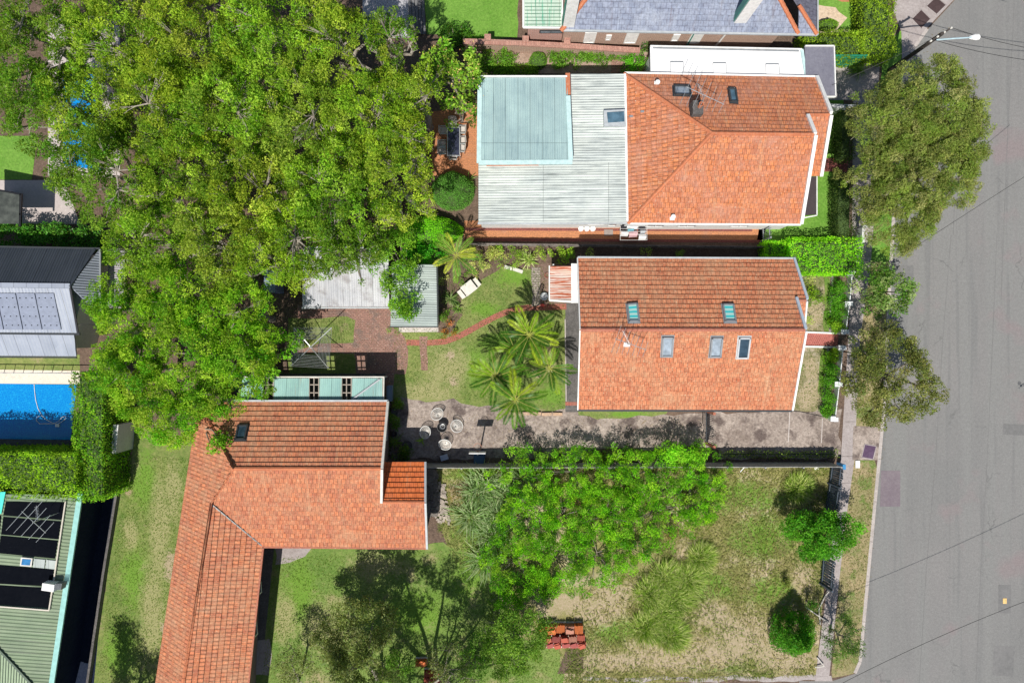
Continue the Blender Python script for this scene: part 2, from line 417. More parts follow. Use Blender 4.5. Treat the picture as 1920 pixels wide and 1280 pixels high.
def trunk_limbs(parent, base, top, clumps, r0, mat=None, nl=14, twigs=2):
    base = Vector(base); top = Vector(top)
    mid = base.lerp(top, .5)+Vector((RNG.uniform(-.2, .2), RNG.uniform(-.2, .2), 0))
    MB().tube([base, base.lerp(mid, .1)+Vector((0, 0, .05)), mid, top], [r0*1.35, r0*1.05, r0*.85, r0*.7], 8).build('trunk', mat or BARK, parent, True)
    mb = MB(); cl = list(clumps); random.shuffle(cl); nm = min(len(cl), 3+nl//6); mains = []
    for i in range(nm):   # spread main limbs by angle
        best = max(cl, key=lambda c: min([(c[0]-m[0][0])**2+(c[1]-m[0][1])**2 for m in mains] or [(c[0]-top.x)**2+(c[1]-top.y)**2])*RNG.uniform(.6, 1))
        e = Vector(best[:3])-Vector((0, 0, best[3]*.6)); k = [top, top.lerp(e, .3)+Vector((RNG.uniform(-.35, .35), RNG.uniform(-.35, .35), .3)), top.lerp(e, .62)+Vector((RNG.uniform(-.35, .35), RNG.uniform(-.35, .35), .15)), e]
        mb.tube(k, [r0*.6, r0*.42, r0*.28, .02], 6, False); mains.append((best, k))
    for (x, y, z, r) in cl[:nl*2]:
        e = Vector((x, y, z)); src = min((p for m in mains for p in (m[1][0].lerp(m[1][1], .6), m[1][1], m[1][1].lerp(m[1][2], .5), m[1][2], m[1][2].lerp(m[1][3], .5))), key=lambda p: (p-e).length)
        m1 = src.lerp(e, .5)+Vector((RNG.uniform(-.22, .22), RNG.uniform(-.22, .22), RNG.uniform(0, .25)))
        m1.z -= .25; mb.tube([src, m1, e-Vector((0, 0, r*.25))], [r0*.2, r0*.12, .01], 5, False)
        for k in range(twigs):
            q = e+Vector((RNG.uniform(-1, 1)*r, RNG.uniform(-1, 1)*r, RNG.uniform(-r*.5, r*.45))); mb.tube([m1, m1.lerp(q, .6)+Vector((0, 0, .06)), q], [r0*.1, r0*.06, .008], 4, False)
    mb.build('branches', mat or BARK, parent, True)
# ---------------------------------------------------------------- ground
def gsheet(name, px, mat, z, jit=0, sub=.5, kind='structure', parent=None):
    pts = [P(x, y, 0) for x, y in px]
    if jit:
        out = []
        for i in range(len(pts)):
            a, b = pts[i], pts[(i+1) % len(pts)]; n = max(1, int((b-a).length/sub))
            for k in range(n):
                p = a.lerp(b, k/n); w1 = jit*1.6*math.sin(p.x*1.3+p.y*1.9)+jit*math.sin(p.x*3.7-p.y*2.9); out.append(Vector((p.x+w1+random.uniform(-jit, jit), p.y+w1+random.uniform(-jit, jit), 0)))
        pts = out
    ar = sum(pts[i].x*pts[(i+1) % len(pts)].y-pts[(i+1) % len(pts)].x*pts[i].y for i in range(len(pts)))
    if ar < 0: pts.reverse()
    mb = MB(); mb.poly([(p.x, p.y, z) for p in pts]); o = mb.build(name, mat, parent)
    if kind and parent is None: o['kind'] = kind
    return o
GRASSB = noisy('mown_bright_grass', (.10, .24, .025), (.17, .33, .05), (.22, .36, .08), .5, 5, 26, bp=.6)
GRASSM = noisy('patchy_lawn', (.10, .17, .03), (.22, .25, .075), (.33, .30, .14), .35, 2.5, 22, bp=.6, c4=(.33, .26, .16), s4=.55, k4=(.60, .68))
GRASSD = noisy('dry_patchy_lawn', (.14, .15, .05), (.25, .22, .12), (.34, .29, .20), .5, 3, 22, bp=.6, c4=(.42, .35, .27), s4=.8, k4=(.5, .6))
GRASSW = noisy('wild_grass_ground', (.17, .18, .05), (.31, .27, .12), (.42, .35, .21), .3, 2.2, 20, bp=.8, c4=(.47, .38, .27), s4=.33, k4=(.5, .62))
VERGE = noisy('verge_grass', (.19, .19, .07), (.34, .27, .15), (.43, .36, .25), .5, 3, 22, bp=.7, c4=(.13, .19, .04), s4=.9, k4=(.52, .6))
SOIL = noisy('soil', (.09, .06, .045), (.16, .11, .08), (.30, .22, .17), .8, 5, 22, bp=.6)
MULCH = noisy('mulch_bed', (.30, .21, .16), (.42, .31, .25), (.15, .10, .07), .9, 6, 26, bp=.7)
ASPH = None
def asphalt():
    m, N, L, b = newmat('asphalt'); v = coord(N, L); vr = coord(N, L, 'Object', (1.0, .035, 1), math.radians(5.2))
    c = mix(N, L, ramp(N, L, noise(N, L, v, .12, 5, .6), .35, .65), (.19, .19, .186), (.222, .215, .21))
    c = mix(N, L, ramp(N, L, noise(N, L, vr, 1.1, 3, .5), .42, .62), c, (.21, .21, .204))
    c = mix(N, L, ramp(N, L, noise(N, L, vr, 2.3, 2, .5), .56, .68), c, (.185, .185, .182))
    c = mix(N, L, ramp(N, L, noise(N, L, v, .25, 3, .6), .58, .7), c, (.225, .195, .195))
    g = noise(N, L, v, 30, 3, .8)
    c = mix(N, L, 1.0, c, mix(N, L, ramp(N, L, g, .3, .7), (.8, .8, .8), (1.18, 1.18, 1.18)), 'MULTIPLY')
    c = mix(N, L, ramp(N, L, noise(N, L, v, 6, 5, .8), .68, .74), c, (.28, .275, .27))
    nv = N.new('ShaderNodeTexNoise'); nv.inputs['Scale'].default_value = .9; nv.inputs['Detail'].default_value = 5; L.new(v, nv.inputs['Vector'])
    wv = N.new('ShaderNodeVectorMath'); wv.operation = 'MULTIPLY_ADD'; L.new(nv.outputs['Color'], wv.inputs[0]); wv.inputs[1].default_value = (2.2, 2.2, 0); L.new(v, wv.inputs[2])
    vo = N.new('ShaderNodeTexVoronoi'); vo.feature = 'DISTANCE_TO_EDGE'; vo.inputs['Scale'].default_value = .22; L.new(wv.outputs[0], vo.inputs[0])
    ck = N.new('ShaderNodeMath'); ck.operation = 'MULTIPLY'; L.new(ramp(N, L, vo.outputs['Distance'], .012, .002), ck.inputs[0]); L.new(ramp(N, L, noise(N, L, v, .3, 3), .54, .64), ck.inputs[1])
    c = mix(N, L, ck.outputs[0], c, (.155, .155, .152))
    c = mix(N, L, ramp(N, L, noise(N, L, v, 1.1, 4, .6), .70, .80), c, (.17, .168, .165))
    c = mix(N, L, 1.0, c, mix(N, L, ramp(N, L, noise(N, L, v, 6, 5, .9), .35, .65), (.88, .88, .88), (1.1, 1.1, 1.1)), 'MULTIPLY')
    L.new(c, b.inputs['Base Color']); b.inputs['Roughness'].default_value = .95; b.inputs['Specular IOR Level'].default_value = .15
    bump(N, L, b, g, .3, .01); return m
ASPH = asphalt()
PATCH = noisy('asphalt_patch', (.15, .15, .148), (.19, .187, .185), None, .6, 4, 26, bp=.3, grain=.14)
PATCHP = noisy('purplish_asphalt_patch', (.17, .14, .16), (.205, .175, .19), None, .6, 4, 26, bp=.3, grain=.14)
CONC = noisy('concrete_path', (.30, .26, .25), (.40, .36, .35), (.20, .17, .16), .6, 4, 20, bp=.2, grain=.14)
CONCO = noisy('stained_concrete', (.22, .175, .15), (.42, .355, .31), (.14, .11, .09), .4, 3, 18, bp=.4, c4=(.13, .10, .09), s4=.7, k4=(.52, .62), grain=.45)
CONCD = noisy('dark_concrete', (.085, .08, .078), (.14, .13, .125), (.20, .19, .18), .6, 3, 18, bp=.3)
KERB = noisy('kerb_concrete', (.50, .45, .42), (.38, .34, .32), (.26, .22, .2), .8, 5, 20, bp=.2, grain=.14)
BPAVE = bricks('worn_brick_paving', (.34, .19, .15), (.27, .15, .12), (.16, .11, .09), .24, .12, stain=(.18, .13, .11), sk=(.5, .62), spk=(.46, .36, .30))
BRED = bricks('red_brick_path', (.42, .14, .10), (.34, .12, .09), (.24, .11, .09), .12, .24, stain=(.30, .15, .11), sk=(.55, .7))
BORG = bricks('orange_brick_paving', (.52, .22, .10), (.44, .19, .09), (.34, .17, .10), .23, .12, stain=(.40, .20, .12), sk=(.55, .7))
BEDG = bricks('dark_red_brick_edge', (.26, .08, .07), (.20, .07, .06), (.12, .06, .05), .23, .12)
BGREY = bricks('grey_brick_strip', (.36, .31, .27), (.27, .23, .2), (.08, .06, .05), .24, .16, spk=(.5, .45, .4))
BARE = [(1200, 1105, 34, 22), (1290, 1225, 130, 34), (1150, 1120, 44, 26), (1400, 1190, 70, 46), (1470, 1235, 60, 24), (1120, 1150, 46, 26), (1290, 1035, 26, 26), (1505, 1085, 22, 30), (860, 925, 20, 26), (1060, 1130, 60, 20), (1160, 1240, 70, 18), (1340, 1150, 30, 30)]
DC = ((.47, .36, .28), (.24, .22, .09)); LC = ((.10, .22, .02), (.17, .28, .04)); SC_ = ((.36, .33, .17), (.20, .22, .07))
spotted(GRASSW, [((*LC[0],), LC[1], [(1400, 930, 70, 30), (1430, 1005, 60, 40), (1330, 1100, 50, 30), (1450, 1110, 46, 26), (890, 1000, 36, 50), (1150, 1180, 40, 30), (1340, 1250, 60, 10), (880, 890, 40, 14)], .15), (DC[0], DC[1], BARE, .1)])
spotted(GRASSM, [(LC[0], LC[1], [(270, 900, 24, 50), (255, 1085, 26, 60), (225, 1220, 26, 50), (960, 520, 30, 16), (930, 640, 30, 16), (1035, 740, 24, 22), (1015, 505, 16, 14), (905, 580, 30, 14), (890, 690, 24, 40), (1180, 776, 36, 6)], .15),
    (SC_[0], SC_[1], [(300, 990, 18, 90), (285, 1150, 22, 90), (325, 920, 16, 50), (245, 1000, 12, 30), (850, 575, 20, 20), (985, 495, 12, 10), (840, 690, 40, 40), (800, 735, 50, 20), (1040, 690, 24, 10), (240, 870, 20, 24)], .2), (DC[0], DC[1], [(845, 668, 9, 9), (850, 715, 10, 9), (320, 1060, 12, 30), (310, 1180, 10, 14), (1010, 700, 14, 8)], 0)])
spotted(GRASSD, [(DC[0], DC[1], [(1520, 690, 14, 24), (1515, 740, 22, 26), (1525, 590, 18, 26)], .1)])
NAVY = noisy('dark_blue_surface', (.012, .018, .036), (.020, .027, .048), (.035, .042, .06), .5, 4, 24, bp=.3, spec=.05, grain=.14)  # dark navy tone; on the green roofed house's wall it paints in shade
PALEP = noisy('pale_pavers', (.50, .44, .42), (.42, .37, .36), None, .6, 4, 20, bp=.1, grain=.14)
POOLC = noisy('pool_coping_stone', (.74, .66, .56), (.66, .58, .50), (.56, .49, .42), .6, 4, 20, bp=.1, grain=.14)
g = MB(); g.poly([(-600, -600, -.16), (600, -600, -.16), (600, 600, -.16), (-600, 600, -.16)]); g.build('ground', SOIL)['kind'] = 'structure'
gsheet('road', [(1560, -500), (2700, -500), (2700, 1900), (1300, 1900), (1300, 1290), (1500, 1285), (1500, -60)], ASPH, -.15)
kp = [(1800, -300), (1800, -10), (1740, 55), (1708, 100), (1692, 160), (1683, 300), (1673, 470), (1668, 560), (1659, 760), (1650, 860), (1642, 940), (1628, 1090), (1614, 1240), (1604, 1262)]
land = kp+[(1560, 1276), (1300, 1276), (1300, 1800), (-1100, 1800), (-1100, -300)]
mb = MB(); mb.prism([P(x, y) for x, y in land], -.155, 0); o = mb.build('plot_ground', SOIL); o['kind'] = 'structure'
# kerb
mb = MB()
for i in range(2, len(kp)-1):
    a, b = P(*kp[i]), P(*kp[i+1]); d = (b-a).normalized(); nn = Vector((-d.y, d.x, 0))
    if nn.x > 0: nn = -nn
    n = max(1, int((b-a).length/2.4))
    for k in range(n):
        p, q = a.lerp(b, k/n)+d*.012, a.lerp(b, (k+1)/n)-d*.012
        mb.prism([p+nn*-.06, q+nn*-.06, q+nn*.16, p+nn*.16], -.149, .013)
mb.build('kerb', KERB)['kind'] = 'structure'
# verges, footpath
gsheet('verge', [(1632, 430), (1672, 430), (1667, 560), (1658, 760), (1650, 800), (1601, 800), (1608, 640)], VERGE, .004, .03)
gsheet('verge', [(1598, 862), (1640, 862), (1645, 880), (1640, 945), (1626, 1090), (1612, 1240), (1600, 1262), (1560, 1270), (1572, 1100)], VERGE, .004, .03)
gsheet('verge', [(1660, 80), (1692, 55), (1690, 110), (1680, 300), (1671, 440), (1668, 490), (1628, 490), (1632, 300)], GRASSB, .005, .03)
gsheet('footpath', [(1600, 100), (1650, 100), (1637, 440), (1632, 500), (1612, 640), (1602, 862), (1576, 868), (1590, 640), (1597, 520)], CONC, .008)
gsheet('footpath', [(1576, 868), (1602, 862), (1588, 960), (1572, 1100), (1554, 1276), (1528, 1276), (1552, 1090), (1566, 960)], CONC, .008)
gsheet('corner_pavement', [(1680, -10), (1798, -10), (1738, 53), (1705, 96), (1692, 130), (1690, 60), (1675, 20)], CONC, .009)
gsheet('driveway_crossing', [(1600, 798), (1655, 800), (1648, 862), (1598, 862)], CONCO, .011)
J = noisy('joint_line', (.10, .08, .075), (.14, .12, .11), bp=0)
mb = MB()
for (a, b) in [((1610, 533), (1637, 533)), ((1605, 577), (1628, 577)), ((1603, 640), (1625, 642)), ((1599, 700), (1612, 700)), ((1594, 755), (1608, 757)), ((1585, 790), (1604, 790)), ((1576, 855), (1602, 855)), ((1570, 905), (1594, 905)), ((1562, 960), (1588, 960)), ((1560, 1010), (1580, 1010)), ((1552, 1060), (1572, 1060)), ((1548, 1130), (1566, 1130)), ((1540, 1200), (1560, 1200)), ((1615, 480), (1632, 481))]:
    p, q = P(*a), P(*b); mb.poly([(p.x, p.y-.012, .013), (q.x, q.y-.012, .013), (q.x, q.y+.012, .013), (p.x, p.y+.012, .013)])
mb.build('pavement_joints', J)['kind'] = 'structure'
# dark metal access covers let into the pavement
def pit(px, label, cat, mat):
    t = thing('access_cover', label, cat, P(sum(p[0] for p in px)/4, sum(p[1] for p in px)/4, 0), 'square covers let into the pavement')
    mb = MB(); mb.prism([P(*p) for p in px], .005, .022); mb.build('cover_plate', mat, t)
    c = sum((P(*p) for p in px), Vector())/4
    mb = MB()
    pts = [P(*p) for p in px]
    for i in range(4): mb.beam(pts[i]+Vector((0, 0, .016)), pts[(i+1) % 4]+Vector((0, 0, .016)), .07, .02)
    mb.build('cover_frame', CONC, t)
CVB = noisy('brown_cover', (.055, .035, .035), (.07, .045, .045), None, 1, 6, 30, bp=.2, grain=.14)
CVP = noisy('purple_cover', (.085, .05, .095), (.11, .07, .12), None, 1, 6, 30, bp=.2, grain=.14)
pit([(1709, 36), (1727, 18), (1745, 36), (1727, 55)], 'dark brown diamond shaped cover in the corner pavement, nearer the street lamp', 'cover', CVB)
pit([(1736, 12), (1755, -6), (1774, 10), (1756, 28)], 'dark brown diamond shaped cover in the corner pavement, at the top edge of the photo', 'cover', CVB)
pit([(1621, 832), (1643, 836), (1637, 861), (1615, 857)], 'purplish square cover in the driveway crossing beside the street', 'cover', CVP)
def ribbon(name, pts, wpx, mat, z):
    L_, R_ = [], []
    for i, p in enumerate(pts):
        a = Vector(pts[max(0, i-1)]); b = Vector(pts[min(len(pts)-1, i+1)]); d = (b-a).normalized(); n = Vector((-d.y, d.x))*wpx/2
        L_.append((p[0]+n.x, p[1]+n.y)); R_.append((p[0]-n.x, p[1]-n.y))
    gsheet(name, L_+R_[::-1], mat, z)
# road patches
for px, m in (([(1680, 498), (1713, 498), (1713, 542), (1680, 542)], PATCH), ([(1881, 794), (1920, 796), (1920, 816), (1880, 814)], PATCH),
              ([(1872, 1096), (1896, 1096), (1895, 1149), (1872, 1149)], PATCH), ([(1864, 1210), (1903, 1212), (1899, 1268), (1861, 1265)], PATCH),
              ([(1652, 882), (1688, 882), (1688, 949), (1650, 949)], PATCHP)):
    s = (46.146)/46.0
    gsheet('road_patch', [((x-960)*s+960, (y-640)*s+640) for x, y in px], m, -.145)
for pts in ([(1786, 440), (1770, 640), (1757, 860), (1740, 1060), (1725, 1300)], [(1872, 440), (1864, 640), (1852, 900), (1842, 1060), (1832, 1300)], [(1905, 0), (1890, 300), (1880, 560)], [(1800, 200), (1790, 440)]):
    ribbon('road_joint', pts, .9, PATCH, -.1445)
t = tag(MB().box(P(1884, 1126, 0)*1.003+Vector((0, 0, -.138)), (.26, .36, .012)).build('utility_marker', noisy('yellow_marker', (.75, .52, .22), (.62, .42, .16), bp=0)), 'small yellow-orange plate set in the asphalt patch near the right edge', 'marker')
# --- parcel surfaces
gsheet('lawn', [(790, -60), (975, -60), (970, 72), (880, 76), (800, 66)], GRASSB, .006, .05)
gsheet('garden_bed', [(880, 92), (1225, 97), (1225, 138), (890, 138)], MULCH, .005)
gsheet('garden_path', [(1146, 94), (1168, 95), (1168, 138), (1146, 138)], BPAVE, .009)
gsheet('patio', [(803, 210), (900, 200), (900, 330), (805, 330)], BORG, .006)
gsheet('patio_edge', [(789, 205), (808, 205), (810, 330), (790, 330)], BEDG, .011)
gsheet('side_path', [(870, 414), (1440, 414), (1430, 452), (870, 450)], BORG, .006)
gsheet('side_path_edge', [(870, 427), (1410, 430), (1410, 434), (870, 432)], BEDG, .010)
gsheet('side_path_edge', [(870, 446), (1424, 450), (1424, 455), (870, 452)], BEDG, .010)
gsheet('front_lawn', [(1450, 160), (1582, 160), (1582, 298), (1450, 298)], GRASSB, .006, .03)
gsheet('front_lawn', [(1440, 320), (1578, 320), (1575, 450), (1420, 450)], GRASSB, .006, .03)
gsheet('front_path', [(1500, 297), (1590, 297), (1588, 322), (1500, 322)], BEDG, .010)
gsheet('garage_drive', [(1540, 126), (1625, 126), (1625, 188), (1540, 188)], CONC, .007)
gsheet('sandy_bed', [(1500, 10), (1592, 10), (1592, 60), (1500, 66)], noisy('sandy_soil', (.55, .42, .30), (.62, .50, .38), None, .6, 4, 20), .006)
gsheet('lawn', [(1500, -50), (1600, -50), (1600, 14), (1560, 16), (1530, 10), (1500, 10)], GRASSB, .009, .05)
gsheet('lawn', [(1560, 14), (1600, 10), (1600, 56), (1568, 56), (1585, 36)], GRASSB, .010, .05)
gsheet('brick_paving_corner', [(1560, -30), (1596, -30), (1596, 4), (1578, 4), (1560, -4)], BORG, .014)
# subject yard
gsheet('back_lawn', [(735, 470), (1062, 470), (1062, 772), (950, 775), (880, 760), (735, 752)], GRASSM, .005, .04)
gsheet('driveway', [(733, 800), (742, 745), (800, 752), (850, 748), (880, 762), (960, 764), (990, 775), (1062, 768), (1100, 768), (1100, 780), (1575, 768), (1576, 858), (733, 860)], CONCO, .008, .05)
gsheet('concrete_strip', [(1060, 568), (1090, 568), (1090, 772), (1060, 772)], CONCD, .011)
gsheet('brick_step', [(1060, 753), (1082, 753), (1082, 760), (1060, 760)], BRED, .015)
gsheet('brick_paving', [(560, 570), (735, 576), (740, 612), (762, 630), (764, 700), (740, 700), (736, 745), (620, 745), (560, 720)], BPAVE, .009, .05)
gsheet('leaf_littered_soil', [(380, 460), (735, 460), (735, 575), (560, 580), (560, 760), (370, 760)], SOIL, .004)
gsheet('side_lawn', [(540, 597), (650, 594), (664, 603), (664, 641), (600, 645), (540, 660)], GRASSM, .013, .03)
gsheet('side_lawn', [(540, 663), (664, 662), (668, 705), (540, 720)], GRASSM, .013, .03)
ribbon('curved_brick_path', [(762, 642), (800, 643), (835, 640), (857, 632), (880, 620), (905, 606), (930, 593), (955, 583), (985, 577), (1062, 575)], 11, BRED, .012)
gsheet('stepping_bricks', [(787, 630), (802, 630), (801, 695), (789, 695)], BPAVE, .017, .02)
gsheet('grey_brick_path', [(997, 500), (1014, 500), (1012, 574), (997, 574)], BGREY, .014, .02, .3)
gsheet('garden_soil', [(820, 462), (1080, 462), (1080, 505), (1040, 500), (940, 505), (860, 545), (868, 590), (842, 628), (820, 625)], SOIL, .008, .06)
gsheet('terrace_soil', [(1010, 495), (1085, 495), (1085, 580), (1010, 580)], noisy('reddish_earth', (.22, .14, .11), (.15, .10, .08), (.35, .26, .2), .9, 5, 20), .010, .03)
gsheet('side_garden', [(1085, 762), (1260, 762), (1250, 776), (1180, 784), (1120, 782), (1085, 778)], GRASSM, .012, .05)
gsheet('dirt_strip', [(1110, 842), (1350, 838), (1350, 870), (1110, 870)], SOIL, .012, .05)
gsheet('front_yard_lawn', [(1485, 515), (1558, 515), (1555, 628), (1485, 628)], GRASSD, .006, .03)
gsheet('front_yard_lawn', [(1475, 648), (1550, 648), (1540, 770), (1470, 770)], GRASSD, .006, .03)
GEDGE = noisy('green_lawn_edge', (.10, .19, .03), (.19, .24, .06), None, 1, 5, 22)
gsheet('lawn_edge', [(1546, 520), (1558, 520), (1555, 622), (1545, 622)], GEDGE, .010, .03)
gsheet('lawn_edge', [(1540, 652), (1550, 652), (1541, 735), (1533, 735)], GEDGE, .010, .03)
gsheet('bed_border', [(1558, 515), (1563, 515), (1558, 625), (1554, 625)], CONC, .015)
gsheet('bed_border', [(1550, 650), (1555, 650), (1545, 780), (1540, 780)], CONC, .015)
gsheet('front_bed', [(1563, 505), (1592, 505), (1572, 790), (1545, 785), (1558, 620)], SOIL, .007)
TILEP = bricks('red_tile_path', (.40, .11, .09), (.34, .09, .08), (.46, .22, .18), .14, .14)
gsheet('tiled_path', [(1490, 624), (1572, 626), (1570, 648), (1490, 648)], TILEP, .018)
mb = MB()
for a, b in (((1490, 622), (1574, 625)), ((1490, 649), (1568, 651))): mb.beam(P(*a, .05), P(*b, .05), .12, .1)
mb.build('path_edging', WHITE)['kind'] = 'structure'
mb = MB()
for pts in ([(1462, 768), (1500, 771), (1540, 780), (1560, 784)],):
    for i in range(len(pts)-1): mb.beam(P(*pts[i], .012), P(*pts[i+1], .012), .05, .02)
mb.build('concrete_crack', plain('crack_dark', (.02, .018, .016)))['kind'] = 'structure'
mb = MB(); mb.beam(P(1481, 770, .013), P(1478, 828, .013), .06, .01); mb.beam(P(1542, 784, .013), P(1540, 830, .013), .05, .01)
mb.build('expansion_joint', plain('joint_pale', (.5, .45, .42)))['kind'] = 'structure'
# vacant lot + lower yards
gsheet('vacant_lot', [(800, 868), (1560, 868), (1560, 960), (1545, 1100), (1530, 1264), (1040, 1290), (960, 1200), (900, 1180), (830, 1000)], GRASSW, .0045)
gsheet('bottom_lawn', [(490, 1015), (830, 1015), (930, 1060), (960, 1190), (1040, 1215), (1070, 1300), (1070, 1500), (460, 1500)], spotted(noisy('shady_lawn', (.10, .19, .03), (.19, .26, .065), (.28, .29, .11), .35, 2.5, 22, bp=.6, c4=(.31, .27, .14), s4=.5, k4=(.54, .66)), [(LC[0], LC[1], [(560, 1110, 30, 60), (780, 1150, 50, 40), (880, 1080, 30, 40)], .2), (SC_[0], SC_[1], [(620, 1180, 50, 40), (535, 1160, 20, 50), (700, 1060, 50, 20)], .2)]), .007, .1)
gsheet('concrete_apron', [(514, 1018), (590, 1018), (575, 1040), (540, 1058), (514, 1060)], CONC, .012, .06)
gsheet('concrete_apron', [(480, 1018), (515, 1018), (490, 1262), (465, 1262)], CONCD, .013)
gsheet('concrete_apron', [(465, 1205), (508, 1195), (505, 1262), (460, 1262)], CONC, .014, .05)
gsheet('painted_shadow_patch', [(1062, 1215), (1094, 1215), (1094, 1262), (1045, 1262)], SOIL, .0135)  # cast shadow beside the tile stacks, painted as a dark sheet
gsheet('low_footpath', [(1092, 1270), (1560, 1266), (1560, 1276), (1092, 1276)], CONC, .012, .05)
gsheet('side_yard_lawn', [(222, 800), (400, 820), (345, 1400), (150, 1400), (190, 1150)], GRASSM, .005, .08)
gsheet('bare_patch', [(222, 830), (245, 835), (240, 870), (225, 900)], noisy('pink_earth', (.40, .24, .18), (.33, .2, .15), None), .009, .08)
gsheet('dark_driveway', [(150, 880), (225, 850), (225, 900), (195, 1080), (165, 1400), (60, 1400)], NAVY, .007)  # dark navy ground sheet beside the green roofed house
mb = MB()
for a, b in (((229, 850), (224, 905)), ((224, 905), (196, 1075)), ((196, 1075), (166, 1280)), ((166, 1280), (148, 1400))): mb.beam(P(*a, .2), P(*b, .2), .16, .4)
tag(mb.build('low_boundary_wall', CONCD), 'low dark masonry wall between the dark driveway and the long side lawn', 'wall')
gsheet('back_strip_lawn', [(-120, 662), (150, 664), (150, 695), (-120, 694)], GRASSM, .005, .03)
gsheet('pool_deck', [(-120, 691), (150, 695), (150, 720), (-120, 718)], POOLC, .010)
gsheet('pool_end_paving', [(-120, 820), (135, 824), (135, 850), (-120, 848)], CONCD, .010)
gsheet('paved_court', [(-120, 338), (120, 338), (150, 420), (-120, 420)], PALEP, .006)
gsheet('lawn', [(-120, 255), (70, 255), (60, 337), (-120, 337)], GRASSB, .007)
gsheet('far_pool_paving', [(90, 30), (225, 30), (225, 330), (90, 330)], PALEP, .009)
gsheet('white_gravel', [(680, 0), (770, 0), (775, 70), (680, 75)], noisy('white_gravel', (.6, .58, .6), (.4, .4, .43), (.2, .2, .2), 1, 8, 24, bp=.7, k3=(.5, .6)), .006)
mb = MB()
for k in range(5):
    x = 768+k*6.2; mb.box((P(x, 0, .1)+P(x+3, 62, .1))/2, (.19, 2.4, .04), math.atan2(-3, 62)*-1 if False else 0.045)
tag(mb.build('timber_deck', noisy('grey_timber', (.18, .18, .18), (.12, .12, .125), sc=(4, .5, 1), bp=.4)), 'weathered grey timber decking boards beside the bright lawn at the top', 'deck')
# pools
def pool(name, label, px, zw, water, parent_cat='pool'):
    t = thing(name, label, 'pool', P(px[0][0], px[0][1], 0))
    mb = MB(); pts = [P(*p) for p in px]; n = len(pts)
    mb.poly([(p.x, p.y, .011) for p in pts][::-1]); mb.build('basin_floor', POOLC, t)
    gsheet('water', px, water, .02, parent=t)
    return t
def water():
    m, N, L, b = newmat('pool_water'); v = coord(N, L)
    vo = N.new('ShaderNodeTexVoronoi'); vo.feature = 'DISTANCE_TO_EDGE'; vo.inputs['Scale'].default_value = 7; L.new(v, vo.inputs[0])
    c = mix(N, L, ramp(N, L, vo.outputs['Distance'], -.04, .08), (.02, .44, .74), (.003, .20, .58))
    L.new(c, b.inputs['Base Color']); b.inputs['Roughness'].default_value = .08; bump(N, L, b, noise(N, L, v, 7, 3), .2, .02); return m
WATER = water()
POOL = pool('swimming_pool', 'rectangular blue swimming pool with white floating cleaner hose at the left edge', [(-120, 717), (144, 721), (133, 824), (-120, 821)], 0, WATER)
pool('shaded_pool', 'blue pool glimpsed through the tree canopy at upper left', [(118, 140), (182, 140), (190, 320), (120, 310)], 0, WATER)
mb = MB()
hose = [(64, 720), (65, 735), (67, 750), (71, 765), (78, 778), (86, 786), (97, 792), (108, 795), (117, 790), (124, 783), (122, 780), (116, 782), (110, 790), (100, 794), (88, 794), (74, 794), (68, 788), (70, 781), (79, 779)]
mb.tube([P(x, y, .05) for x, y in hose], .022, 5)
mb.box(P(108, 797, .05), (.28, .2, .08))
tag(mb.build('cleaner_hose', WHITE), 'thin white looping cleaner hose floating on the blue pool', 'hose')
# ---------------------------------------------------------------- building helpers
def cent(pts): return sum(pts, Vector())/len(pts)
def walls(parent, px, ze, inset, mat, name='wall', z0=0):
    pts = [P(x, y, ze) for x, y in px]; c = cent(pts); out = []
    for p in pts:
        q = Vector((p.x, p.y, 0)); d = Vector((c.x-p.x, c.y-p.y, 0))
        out.append(q+Vector((math.copysign(inset, d.x), math.copysign(inset, d.y), 0)))
    mb = MB(); mb.prism(out, z0, ze-.05); return mb.build(name, mat, parent)
def gable(parent, a, b, c, th, mat, name='gable_wall'):
    """triangular wall a,b eave points, c apex; extruded by th vector"""
    mb = MB(); f = [a, b, c]; g_ = [p+th for p in f]
    mb.poly(f); mb.poly(g_[::-1])
    for i in range(3): mb.poly([f[i], g_[i], g_[(i+1) % 3], f[(i+1) % 3]])
    return mb.build(name, mat, parent)
def window(parent, c, nrm, w_, h_, fm=None, gm=None, name='window', bars=1):
    nrm = Vector(nrm).normalized(); u = Vector((0, 0, 1)).cross(nrm).normalized(); M = Matrix((u, Vector((0, 0, 1)), nrm)).transposed()
    mb = MB(); t = .07
    c = Vector(c); Z = Vector((0, 0, 1))
    for s in (-1, 1):
        mb.box(c+u*s*(w_/2-t/2), (t, h_, .1), M=M); mb.box(c+Z*s*(h_/2-t/2), (w_-2*t, t, .1), M=M)
    for k in range(bars):
        mb.box(c+u*((k+1)/(bars+1)-.5)*w_, (.04, h_-2*t, .07), M=M)
    f = mb.build(name, fm or WHITE, parent)
    mb = MB(); mb.box(c, (w_-.1, h_-.1, .03), M=M); mb.build('pane', gm or GLASS, f); return f
def ridge(mb, a, b, r=.12, seg=.38):
    a, b = Vector(a), Vector(b); n = max(1, int((b-a).length/seg)); d = (b-a)/n
    for k in range(n):
        p, q = a+d*k, a+d*(k+1)
        mb.tube([p-d*.08, q], [r*1.12, r*.95], 7)
